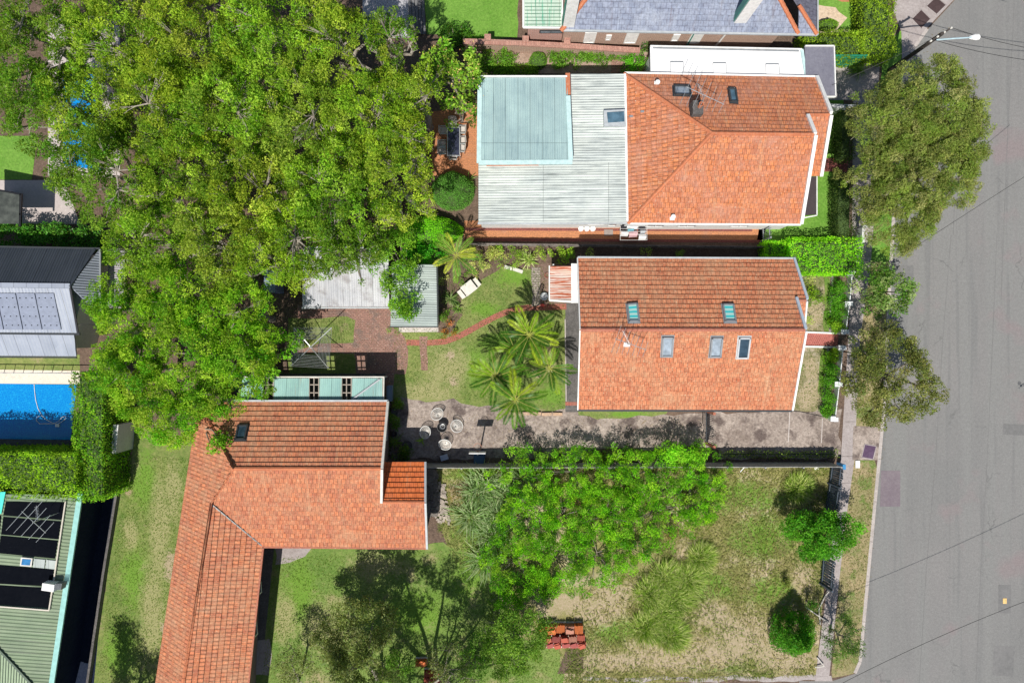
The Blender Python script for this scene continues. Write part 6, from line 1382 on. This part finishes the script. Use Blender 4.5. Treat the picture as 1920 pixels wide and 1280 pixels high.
# subject garden border plants
for (x, y, r, h, pal, ax, ay, lb, lf, asp) in [
    (925, 482, 24, .8, [(.48, .44, .22), (.40, .38, .16), (.30, .33, .10)], 1.5, .7, 'cream variegated shrub in the upper border', .12, .4), (890, 505, 20, .9, [(.46, .42, .22), (.36, .36, .14)], 1.6, .7, 'cream shrub with small red flowers next to the white picnic table', .12, .4),
    (905, 468, 18, .9, [(.3, .26, .12), (.2, .2, .07)], 1.5, .6, 'olive brown foliage right of the tall palm in the border', .15, .3), (985, 478, 20, 1.0, [(.16, .24, .04), (.3, .33, .12)], 1.3, .7, 'mixed green shrub above the pale edging stones', .16, .3), (950, 470, 18, .9, [(.17, .26, .04)], 1.4, .6, 'light green shrub in the upper border, centre', .14, .4),
    (1040, 476, 22, 1.2, [(.20, .30, .03), (.25, .34, .05)], 1.6, .6, 'yellow green shrub near the corner of the rusty lean-to', .13, .4), (1065, 480, 12, 1.2, [(.14, .26, .03)], 1.2, .8, 'small shrub touching the corner of the middle house roof', .13, .4),
    (735, 620, 12, .5, MG, 1, .8, 'small green tuft at the corner of the shed slab', .1, .4), (843, 622, 14, .6, [(.14, .24, .03), (.3, .12, .05)], 1, 1, 'green and rusty tuft beside the curved brick path', .18, .25), (840, 600, 12, .5, [(.42, .12, .05), (.22, .16, .06)], 1, .8, 'small rust red leaved plant right of the grey green shed', .14, .3),
    (832, 593, 13, .7, MG, 1, 1.2, 'bright green spiky tuft against the grey green shed', .2, .2)]:
    shrub('border_plant', lb, x, y, r, h, pal, cat='plant', ax=ax, ay=ay, leaf=lf, asp=asp, dens=240, cr=(.18, .32), group='plants of the back garden border', stems=False)
k = 0
for (x, y, r, lb) in [(830, 478, 16, 'green shrub at the corner of the grey green shed'), (880, 478, 16, 'green shrub at the foot of the tall border palm, right side'), (1010, 476, 15, 'small leafy shrub right of the pale yucca'), (970, 492, 10, 'low tuft in front of the pale edging stones'), (865, 520, 15, 'leafy shrub below the tall border palm'), (835, 530, 12, 'shrub squeezed between shed and dark strappy clump'), (900, 492, 14, 'low pale shrub above the white picnic table'), (945, 492, 14, 'low pale shrub right of the picnic table'),
                      (1100, 473, 12, 'small shrub in the dark gap above the red tiled roof, left one'), (1215, 472, 12, 'small shrub in the dark gap above the red tiled roof, middle one'), (1270, 474, 12, 'small shrub in the dark gap above the red tiled roof, right one'),
                      (1520, 530, 14, 'small shrub by the upper front lawn corner'), (1515, 600, 10, 'low shrub beside the top of the tiled front path'), (1500, 690, 9, 'low weedy tuft by the front wall of the middle house')]:
    shrub('garden_shrub', lb, x, y, r, 1.0, [[(.18, .3, .04), (.3, .34, .1)], [(.12, .24, .03), (.2, .3, .06)], [(.36, .34, .15), (.2, .26, .06)]][k % 3], leaf=.12, asp=.3, dens=280, cr=(.18, .32), group='small shrubs of the middle garden', stems=False); k += 1
def strap(name, label, px, py, L, n, pal, z0=.1, wd=.06, cat='plant', group=None, arch=.6, ang=1.1, fold=True):
    """rosette of strap leaves"""
    c = P(px, py, z0); t = thing(name, label, cat, Vector((c.x, c.y, 0)), group); V = []; Cc = []
    for i in range(n):
        a = RNG.uniform(0, math.tau); el = RNG.uniform(.2, ang); l = L*RNG.uniform(.7, 1.1); d = np.array([math.cos(a), math.sin(a), 0]); s = np.array([-d[1], d[0], 0]); prev = None; col = np.array(pal[RNG.integers(len(pal))])*RNG.uniform(.75, 1.25)
        for k in range(5):
            f = k/4; hgt = math.sin(el)*l*f-arch*l*f*f; q = np.array([c.x, c.y, z0])+d*math.cos(el)*l*f+np.array([0, 0, max(-z0+.02, hgt)]); w_ = wd*(1-f)**.6*.5+.004
            if prev is not None: V.append([prev[0], prev[1], q+s*w_, q-s*w_]); Cc.append(col)
            prev = (q-s*w_, q+s*w_)
    quads('leaves', np.array(V), np.array(Cc), LEAFG, t)
    MB().tube([(c.x, c.y, 0), (c.x, c.y, z0+.03)], [.05, .04], 6).build('stem', BARK, t); return t
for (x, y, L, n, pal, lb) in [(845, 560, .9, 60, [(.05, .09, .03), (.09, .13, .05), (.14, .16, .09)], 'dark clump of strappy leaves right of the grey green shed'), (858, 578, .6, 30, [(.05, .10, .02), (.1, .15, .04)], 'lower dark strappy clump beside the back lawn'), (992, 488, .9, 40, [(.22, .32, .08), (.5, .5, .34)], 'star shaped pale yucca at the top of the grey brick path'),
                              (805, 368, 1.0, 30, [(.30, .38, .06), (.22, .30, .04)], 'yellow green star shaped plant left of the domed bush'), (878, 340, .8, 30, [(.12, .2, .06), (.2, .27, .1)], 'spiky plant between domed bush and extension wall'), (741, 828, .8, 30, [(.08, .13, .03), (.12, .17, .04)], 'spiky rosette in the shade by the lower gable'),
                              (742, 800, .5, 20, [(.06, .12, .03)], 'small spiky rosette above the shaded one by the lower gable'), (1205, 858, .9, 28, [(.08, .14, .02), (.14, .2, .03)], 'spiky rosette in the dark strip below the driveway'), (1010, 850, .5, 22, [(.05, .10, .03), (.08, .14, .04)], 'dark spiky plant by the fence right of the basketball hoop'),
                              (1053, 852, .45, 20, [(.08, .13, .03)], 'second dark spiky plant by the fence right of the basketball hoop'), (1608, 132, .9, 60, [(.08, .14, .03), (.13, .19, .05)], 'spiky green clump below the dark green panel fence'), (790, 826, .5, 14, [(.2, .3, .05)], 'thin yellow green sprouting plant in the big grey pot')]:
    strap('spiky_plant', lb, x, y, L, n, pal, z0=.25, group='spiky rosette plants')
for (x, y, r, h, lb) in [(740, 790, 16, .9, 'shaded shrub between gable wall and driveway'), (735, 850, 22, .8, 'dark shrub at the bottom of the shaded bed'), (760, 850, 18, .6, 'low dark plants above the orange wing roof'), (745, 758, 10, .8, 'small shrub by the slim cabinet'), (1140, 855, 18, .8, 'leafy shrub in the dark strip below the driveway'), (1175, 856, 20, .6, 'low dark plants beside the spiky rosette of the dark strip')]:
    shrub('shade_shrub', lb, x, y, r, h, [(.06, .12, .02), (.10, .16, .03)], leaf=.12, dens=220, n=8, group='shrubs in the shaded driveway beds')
for (x, y, r) in [(1115, 776, 12), (1160, 776, 14), (1235, 778, 12)]: pass
# ---------------------------------------------------------------- palms
def frond_mesh(L, pal, n=20, droop=.55, ll=.42):
    """one frond along +x from origin: (verts quads, colours)"""
    V = []; Cc = []; col = np.array(pal)
    def R(f): return np.array([L*f*(1-.12*f), 0, L*(.42*f-droop*f*f)])
    for k in range(n):
        f = .16+.84*k/(n-1); p = R(f); d = unit(R(min(1, f+.02))-R(f-.02)); l = ll*1.05*math.sin(math.pi*(.12+.83*f))**.6*L/2.0*RNG.uniform(.85, 1.1)
        for s in (-1, 1):
            side = np.array([0, s, 0]); dr = unit(d*.8+side*.8+np.array([0, 0, .45+.3*RNG.random()])); dr2 = unit(d*.7+side*.9+np.array([0, 0, -.45])); w_ = .052*L/2
            mm = p+dr*l*.5; q = mm+dr2*l*.5; wv = d*w_
            V.append([p-wv*.5, mm-wv, q, mm+wv*.6]); Cc.append(col*RNG.uniform(.6, 1.3))
    return np.array(V), np.array(Cc), R
def palm(label, px, py, hgt, nf, L, base=None, pal=((.06, .12, .015), (.03, .075, .01), (.16, .22, .03)), group='feather palms of the back garden', rt=.08):
    top = P(px, py, hgt); b = P(*base, 0) if base else Vector((top.x+.1, top.y-.05, 0)); t = thing('palm_tree', label, 'palm', b, group)
    MB().tube([b, b.lerp(top, .4)+Vector((.05, 0, 0)), top-Vector((0, 0, .2))], [rt*1.4, rt, rt*.9], 9).build('trunk', noisy('palm_trunk', (.28, .25, .2), (.2, .18, .13), sc=(1, 1, 5)) if 'PTM' not in globals() else PTM, t, True)
    for i in range(nf):
        a = i*2.399+RNG.uniform(-.3, .3); lift = .15+.75*(i/nf); V, C, R = frond_mesh(L*RNG.uniform(.85, 1.1)*(1-.25*i/nf), pal[RNG.integers(len(pal))], droop=.62-.35*lift)
        ca, sa = math.cos(a), math.sin(a); pit = .55*lift-.15; cp, sp = math.cos(pit), math.sin(pit); tw = RNG.uniform(-.5, .5)
        X = V.reshape(-1, 3); y2 = X[:, 1]*math.cos(tw)-X[:, 2]*math.sin(tw)*0; z2 = X[:, 2]+X[:, 1]*math.sin(tw)
        x2 = X[:, 0]*cp-z2*sp; z3 = X[:, 0]*sp+z2*cp; W = np.stack([x2*ca-y2*sa+top.x, x2*sa+y2*ca+top.y, z3+top.z], 1).reshape(-1, 4, 3)
        fo = quads('frond', W, C, LEAFG, t)
        rp = []
        for f in (0, .25, .5, .75, 1): r = R(f); rp.append((( r[0]*cp-r[2]*sp)*ca+top.x, (r[0]*cp-r[2]*sp)*sa+top.y, r[0]*sp+r[2]*cp+top.z+.015))
        MB().tube(rp, [.03, .024, .018, .012, .005], 4).build('midrib', RIBM, fo)
    return t
PTM = noisy('palm_trunk_m', (.30, .27, .21), (.2, .18, .13), sc=(1, 1, 5)); RIBM = plain('midrib_green', (.36, .38, .08), .5)
YP = ((.065, .13, .015), (.03, .075, .01), (.24, .28, .03), (.045, .10, .015), (.14, .21, .02)); 
palm('feather palm uppermost in the back lawn group, with yellow tips', 992, 628, 3.2, 15, 2.35, pal=YP)
palm('feather palm at the right of the back lawn group, with a small crown', 1030, 690, 2.6, 14, 1.9)
palm('feather palm at the left of the back lawn group', 930, 705, 3.0, 15, 2.4, pal=YP)
palm('lowest feather palm, its fronds hanging over the driveway', 966, 748, 3.4, 15, 2.3, pal=YP)
palm('feather palm in the middle of the back lawn group', 965, 655, 2.6, 12, 1.8)
palm('tall palm with drooping fronds in the border beside the grey green shed', 855, 480, 3.0, 15, 1.9, pal=((.10, .19, .04), (.14, .22, .05), (.28, .28, .05)), group='palms of the upper border')
# ---------------------------------------------------------------- vacant lot thicket
TH = [(.15, .32, .015), (.12, .29, .015), (.22, .37, .02), (.04, .12, .012), (.22, .31, .05), (.10, .24, .015)]
G = 'bright green saplings of the overgrown thicket'
for (x, y, r, h, lb) in [(985, 905, 56, 2.8, 'thicket sapling near the driveway fence at the upper left'), (1075, 895, 50, 2.8, 'thicket sapling along the fence, second from the left'), (1150, 900, 52, 3.0, 'thicket sapling along the fence, in its middle'), (1225, 895, 50, 3.2, 'thicket sapling along the fence below the driveway gate'),
      (1310, 905, 54, 3.0, 'thicket sapling at the upper right corner of the thicket'), (985, 985, 52, 2.6, 'thicket sapling at the left side beside silvery reeds'), (1060, 975, 48, 2.4, 'thicket sapling in the shaded heart of the thicket'), (1140, 980, 52, 2.8, 'thicket sapling right of the thicket centre'),
      (1240, 970, 56, 2.6, 'thicket sapling beside the wild grass at right'), (968, 1062, 54, 2.4, 'thicket sapling at the lower left'), (1045, 1060, 56, 2.4, 'thicket sapling low in the middle'), (1125, 1052, 54, 2.4, 'thicket sapling low at the right'),
      (1180, 1035, 40, 2.0, 'small thicket sapling near the dry grass'), (950, 1115, 30, 1.8, 'lowest thicket sapling above the grey bush'), (1330, 950, 30, 2.0, 'small thicket sapling by the tan lump'), (1010, 1110, 34, 1.2, 'low fringe sapling under the thicket')]:
    shrub('thicket_sapling', lb, x, y, r*1.1, h, TH, cat='sapling', leaf=.125, asp=.34, dens=380, n=int(r*r/30), cr=(.14, .40), group=G, shell=.3, var=.35)
for (x, y, r, lb) in [(1262, 850, 26, 'bright branch reaching over the fence onto the driveway, left one'), (1302, 855, 28, 'bright branch reaching over the fence beside the gate')]: 
    shrub('thicket_sapling', lb, x, y, r, 2.8, [(.20, .38, .03), (.16, .34, .025)], cat='sapling', leaf=.18, asp=.36, dens=170, n=12, cr=(.25, .5), group=G)
for (x, y, r, lb) in [(1085, 945, 15, 'brown dead branch tips in the middle of the thicket'), (1290, 935, 12, 'withered brown tuft near the right edge of the thicket'), (1260, 1000, 16, 'small straw coloured dead bush at the right of the thicket'), (1165, 893, 12, 'dead brown tuft within the thicket'), (855, 930, 14, 'brown withered bush beside the brick rubble')]:
    shrub('dead_bush', lb, x, y, r, .9, [(.30, .20, .11), (.22, .15, .08)], leaf=.13, asp=.2, dens=240, n=6)
def tuft(name, label, spots, L, n, pal, cat='grass clump', group=None, w_=.02, wind=(0, 0)):
    """many blades in one clump: label says where"""
    c = P(*spots[0][:2], 0); t = thing(name, label, cat, c, group); V = []; Cc = []
    for (x, y, r) in spots:
        o = P(x, y, 0); r *= H/F
        a = RNG.uniform(0, math.tau, n); q = r*RNG.uniform(0, 1, n)**.5; b = np.stack([o.x+np.cos(a)*q, o.y+np.sin(a)*q, np.zeros(n)], 1)
        d = np.stack([np.cos(a)*(q/r)+RNG.normal(size=n)*.35+wind[0], np.sin(a)*(q/r)+RNG.normal(size=n)*.35+wind[1], np.full(n, 1.0)], 1); d = unit(d); l = L*RNG.uniform(.6, 1.2, (n, 1))
        s = unit(np.stack([-d[:, 1], d[:, 0], np.zeros(n)], 1))*w_; m = b+d*l*.55; e = b+d*l*.85+np.stack([d[:, 0], d[:, 1], -.1*np.ones(n)], 1)*l*.45
        V.append(np.stack([b-s*.5, m-s, e, m+s], 1)); Cc.append(np.array(pal)[RNG.integers(len(pal), size=n)]*RNG.uniform(.7, 1.3, (n, 1)))
    quads('blades', np.concatenate(V), np.concatenate(Cc), LEAF, t, (.95, 1.0, .9)); return t
RE = [(.34, .44, .24), (.22, .34, .12), (.46, .50, .32)]
G = 'silvery reeds at the left of the thicket'
for (x, y, lb) in [(890, 918, 'pale feathery reed clump nearest the tiled wing'), (945, 925, 'silvery reed clump leaning into the bright saplings'), (878, 962, 'silvery reed clump nearest the brick rubble'), (905, 900, 'silvery reed clump near the driveway fence'), (930, 960, 'silvery reed clump in the middle of the row'), (920, 1000, 'silvery reed clump at the left of the thicket'), (975, 893, 'pale reed tips above the thicket, by the fence'), (908, 1045, 'lowest small silvery reed clump')]:
    tuft('reed_clump', lb, [(x, y, 15), (x+8, y+8, 10)], 1.3, 110, RE, group=G, w_=.03)
PG = [(.48, .52, .18), (.34, .46, .08), (.62, .60, .30), (.20, .34, .04), (.12, .20, .02)]
G = 'long arching grass clumps in the middle of the vacant lot'
for (x, y, r, lb) in [(1245, 1082, 20, 'arching grass clump, upper left of the tall group'), (1285, 1085, 20, 'arching grass clump, upper right of the tall group'), (1218, 1112, 22, 'arching grass clump, left of the tall group'), (1262, 1118, 26, 'arching grass clump, middle of the tall group'), (1235, 1150, 26, 'arching grass clump below the middle of the tall group'),
                      (1210, 1175, 22, 'arching grass clump at the lower left of the tall group'), (1255, 1190, 22, 'arching grass clump, lowest of the tall group'), (1490, 915, 14, 'pale arching grass clump left of the leaning fence'), (1310, 1045, 14, 'green grass clump right of the thicket')]:
    tuft('arching_grass', lb, [(x, y, r), (x+6, y-4, r*.6)], .85, 900, PG, group=G, w_=.014, wind=(.35, .3))
# street-side shrubs in the lot
shrub('dense_shrub', 'dense dark green shrub growing over the leaning fence and footpath', 1552, 1004, 52, 3.6, [(.07, .20, .02), (.12, .28, .03), (.05, .14, .02)], leaf=.14, dens=300, n=95, cr=(.3, .5), ax=1.1, ay=.8)
shrub('dense_shrub', 'small rounded shrub just left of the dense one over the footpath', 1520, 998, 20, 2.2, [(.07, .17, .03), (.10, .21, .04)], leaf=.12, dens=240, n=12, cr=(.25, .4))
t = thing('conical_shrub', 'dark green conical shrub casting a pointed shadow in the lower right of the lot', 'shrub', P(1478, 1178, 0)); c = P(1478, 1175, 0); cl = []
for k in range(150):
    f = RNG.uniform(0, 1)**.8; a = RNG.uniform(0, math.tau); R = 1.75*(1-f)+.05; cl.append((c.x+math.cos(a)*R*.75-.3*f, c.y+math.sin(a)*R*.75+.25*f, .3+3.5*f, .16+.3*(1-f)))
V, C = clump_leaves(cl, 260, [(.06, .18, .02), (.10, .25, .03), (.05, .13, .02)], .13); quads('foliage', V, C, LEAF, t); MB().tube([c, c+Vector((0, 0, 3.2))], [.09, .02], 7).build('trunk', BARK, t)
t, cl = tree('sparse_street_tree', 'sparse dark needle leaved young tree on the verge near the bottom right', 1588, 1203, 40, 1.8, 1.6, 46, [(.06, .12, .03), (.10, .17, .04), (.04, .08, .02)], leaf=.2, asp=.16, dens=200, r0=.08, trunk=(1556, 1180), cr=(.2, .4), nl=20)
shrub('small_dark_shrub', 'small dark upright shrub beside the broken fence rails', 1528, 1140, 10, 1.8, DG, leaf=.1, n=6)
shrub('small_dark_shrub', 'small dark weed standing alone in the open lot grass', 1474, 1092, 6, .7, [(.08, .12, .03), (.2, .12, .07)], leaf=.1, n=4)
# lower lawn trees
GT = [(.15, .165, .075), (.19, .20, .11), (.12, .14, .05), (.22, .22, .14)]
tree('grey_tree', 'grey leaved sparse tree with white limbs at the bottom edge, left of the tile heap', 668, 1215, 76, 3.0, 2.2, 130, GT, leaf=.14, dens=260, r0=.14, trunk=(715, 1290), bark=BARKP, cr=(.3, .55), nl=28)
tree('grey_tree', 'thin grey tree tips at the bottom edge near the concrete corner', 548, 1258, 40, 2.2, 1.4, 60, GT, leaf=.12, dens=110, r0=.09, trunk=(560, 1275), bark=BARKP, cr=(.25, .45), nl=8)
tree('grey_tree', 'sparse grey tree with bare twigs beside the loose tile heap', 850, 1262, 50, 2.6, 1.6, 60, GT, leaf=.12, dens=120, r0=.1, trunk=(790, 1290), bark=BARKP, cr=(.25, .45), nl=20)
tree('green_bush_tree', 'round yellow green tree left of the stacked roof tiles', 966, 1212, 62, 2.2, 1.9, 130, [(.13, .21, .04), (.18, .26, .06), (.09, .16, .03)], leaf=.13, dens=190, r0=.12, cr=(.3, .5), nl=20)
shrub('leafy_shrub', 'dark green bush at the bottom edge between the two grey trees', 742, 1262, 34, 1.4, [(.09, .17, .03), (.14, .22, .05)], leaf=.13, dens=200, n=34)
shrub('leafy_shrub', 'dark green bush at the bottom edge left of the round yellow green tree', 885, 1240, 34, 1.4, [(.09, .18, .03), (.14, .24, .05)], leaf=.13, dens=200, n=34)
shrub('leafy_shrub', 'dark weedy growth between the thicket and the yellow green round tree', 935, 1175, 40, 1.0, [(.12, .15, .04), (.08, .12, .03)], leaf=.11, dens=120, n=20)
# tall tree whose crown stands mostly below the frame and shades the lower lawn
def shade_tree(label, trunk, spots, zt):
    t = thing('tall_gum_tree', label, 'tree', P(*trunk, 0)); cl = []
    for (x, y, z, r, n) in spots:
        g_ = P(x, y, 0)
        for k in range(n): a = RNG.uniform(0, math.tau); q = RNG.uniform(0, 1)**.5*r; cl.append((g_.x+math.cos(a)*q, g_.y+math.sin(a)*q, z+RNG.uniform(-.5, .8), RNG.uniform(.45, .8)))
    V, C = clump_leaves(cl, 170, [(.11, .15, .04), (.15, .18, .06)], .2, .34); quads('crown', V, C, LEAF, t); b = P(*trunk, 0)
    trunk_limbs(t, b, Vector((b.x, b.y, zt)), cl, .30, BARKP, 30, 1); return t
shade_tree('tall gum just below the bottom edge whose shadow covers the lower lawn', (800, 1345), [(640, 1325, 9, 1.2, 8), (720, 1300, 9.5, 1.6, 12), (630, 1250, 9.5, 1.2, 9), (740, 1220, 9.5, 1.0, 5), (790, 1250, 9.8, 1.5, 10), (860, 1260, 9.2, 1.6, 12), (850, 1340, 9, 1.8, 14), (715, 1175, 9.6, .8, 4), (760, 1390, 9, 2.0, 12), (680, 1270, 9.4, 1.2, 7), (920, 1330, 8.6, 1.4, 9)], 4.5)
shade_tree('gum below the lower left edge whose shadow reaches the long side lawn', (230, 1400), [(215, 1330, 7, 1.0, 9), (262, 1345, 7, .9, 6), (225, 1390, 7.4, 1.4, 12), (285, 1400, 7, 1.0, 6), (205, 1290, 7, .6, 4)], 3.5)
# ---------------------------------------------------------------- ground cover (uncountable)
def inpoly(p, poly):
    x, y = p[:, 0], p[:, 1]; r = np.zeros(len(p), bool); n = len(poly)
    for i in range(n):
        x0, y0 = poly[i]; x1, y1 = poly[(i+1) % n]
        c = ((y0 > y) != (y1 > y)) & (x < (x1-x0)*(y-y0)/((y1-y0) or 1e-9)+x0); r ^= c
    return r
def cover(name, polys, dens, L, pal, flatk=.6, w_=.02, z=.01, clumpy=0.5):
    V = []; Cc = []
    for px in polys:
        pl = [tuple(P(x, y, 0)[:2]) for x, y in px]; A = np.array(pl); lo, hi = A.min(0), A.max(0); n = int(np.prod(hi-lo)*dens)
        p = RNG.uniform(lo, hi, (n, 2)); k = .5+.5*np.sin(p[:, 0]*1.9+1.3*np.sin(p[:, 1]*1.1))*np.sin(p[:, 1]*2.3+1.7*np.sin(p[:, 0]*.9)); p = p[(RNG.random(n) > clumpy*k)]; p = p[inpoly(p, pl)]
        if name == 'wild_grass':
            keep = np.ones(len(p), bool)
            for bx, by, brx, bry in BARE:
                b0 = P(bx, by, 0); e = ((p[:, 0]-b0.x)/(brx*H/F))**2+((p[:, 1]-b0.y)/(bry*H/F))**2; keep &= ~((e < 1.1) & (RNG.random(len(p)) > .38+.4*np.clip(e-.3, 0, 1)))
            p = p[keep]
        n = len(p)
        b = np.column_stack([p, np.full(n, z)]); a = RNG.uniform(0, math.tau, n)+np.sin(p[:, 0]*.8)+np.sin(p[:, 1]*.7)*1.5; l = L*RNG.uniform(.5, 1.3, (n, 1)); d = np.stack([np.cos(a)*flatk*1.4, np.sin(a)*flatk*1.4, np.ones(n)], 1); d = unit(d); s = unit(np.stack([-d[:, 1], d[:, 0], np.zeros(n)], 1))*w_
        V.append(np.stack([b-s, b+d*l*.5-s*.9, b+d*l+np.stack([d[:, 0], d[:, 1], np.zeros(n)], 1)*l*.3, b+d*l*.5+s*.9], 1))
        f = (.5+.5*np.sin(p[:, 0]*.55+2*np.sin(p[:, 1]*.35)+1))[:, None]; pa = np.array(pal); i = (f*len(pal)*.999).astype(int).ravel(); j = RNG.integers(len(pal), size=n)
        Cc.append((pa[i]*.5+pa[j]*.5)*RNG.uniform(.7, 1.3, (n, 1)))
    o = quads(name, np.concatenate(V), np.concatenate(Cc), LEAF, None, (.92, .95, .9)); return tag(o, kind='stuff')
tag(cover('wild_grass', [[(880, 870), (1556, 870), (1558, 960), (1540, 1100), (1525, 1262), (1062, 1290), (1062, 1170), (1090, 1110), (1250, 1050)]], 150, .28, [(.36, .33, .14), (.20, .25, .05), (.30, .29, .10), (.42, .36, .20), (.16, .23, .04)], 1.0, .022), 'long wild grass across the vacant lot', 'grass')
tag(cover('wild_grass', [[(822, 870), (960, 870), (960, 1100), (860, 1060), (822, 990)]], 160, .25, [(.26, .30, .09), (.18, .26, .05), (.34, .34, .14)], 1.0, .022), 'rough grass between the tiled wing and the thicket', 'grass')
tag(cover('lawn_grass', [[(512, 1045), (820, 1030), (920, 1060), (950, 1190), (1090, 1200), (1090, 1300), (490, 1300)], [(240, 850), (360, 860), (290, 1290), (180, 1290), (200, 1130)]], 130, .09, [(.14, .25, .03), (.22, .31, .06), (.28, .32, .1), (.17, .27, .04)], 1.0, .018), 'short lawn grass of the two lower yards', 'grass')
tag(cover('lawn_grass', [[(740, 500), (1058, 500), (1058, 768), (960, 764), (880, 750), (740, 740)], [(545, 598), (664, 600), (664, 640), (545, 655)], [(1500, 515), (1556, 515), (1550, 625), (1510, 625)], [(1490, 652), (1548, 652), (1538, 765), (1488, 765)]], 110, .07, [(.13, .22, .03), (.20, .26, .06), (.30, .30, .13), (.10, .20, .025)], 1.0, .018, z=.012), 'short patchy grass of the middle house garden', 'grass')
tag(cover('verge_grass', [[(1600, 870), (1640, 880), (1636, 945), (1622, 1090), (1606, 1240), (1565, 1262), (1575, 1100)], [(1634, 500), (1662, 500), (1652, 790), (1606, 795)]], 120, .1, [(.36, .29, .15), (.20, .25, .06), (.30, .27, .12)], 1.0, .018), 'dry tufty grass on the road verges', 'grass')
tag(cover('leaf_litter', [[(380, 570), (735, 575), (760, 700), (740, 750), (560, 720)], [(735, 770), (1100, 780), (1320, 780), (1320, 845), (740, 850)], [(1085, 768), (1260, 770), (1240, 790), (1090, 790)]], 14, .05, [(.35, .24, .14), (.5, .42, .3), (.2, .14, .08)], 3, .03, z=.022), 'fallen leaves scattered over paving and driveway', 'leaf litter')
tag(cover('gutter_litter', [[(1660, 600), (1676, 600), (1660, 870), (1645, 870)], [(1640, 950), (1650, 950), (1624, 1240), (1614, 1240)], [(1675, 440), (1700, 440), (1690, 600), (1668, 600)], [(1700, 90), (1790, 40), (1760, 90), (1700, 150)]], 16, .05, [(.34, .25, .15), (.42, .36, .25), (.2, .14, .08)], 3, .03, z=-.14), 'dry leaves gathered along the road gutter', 'leaf litter')
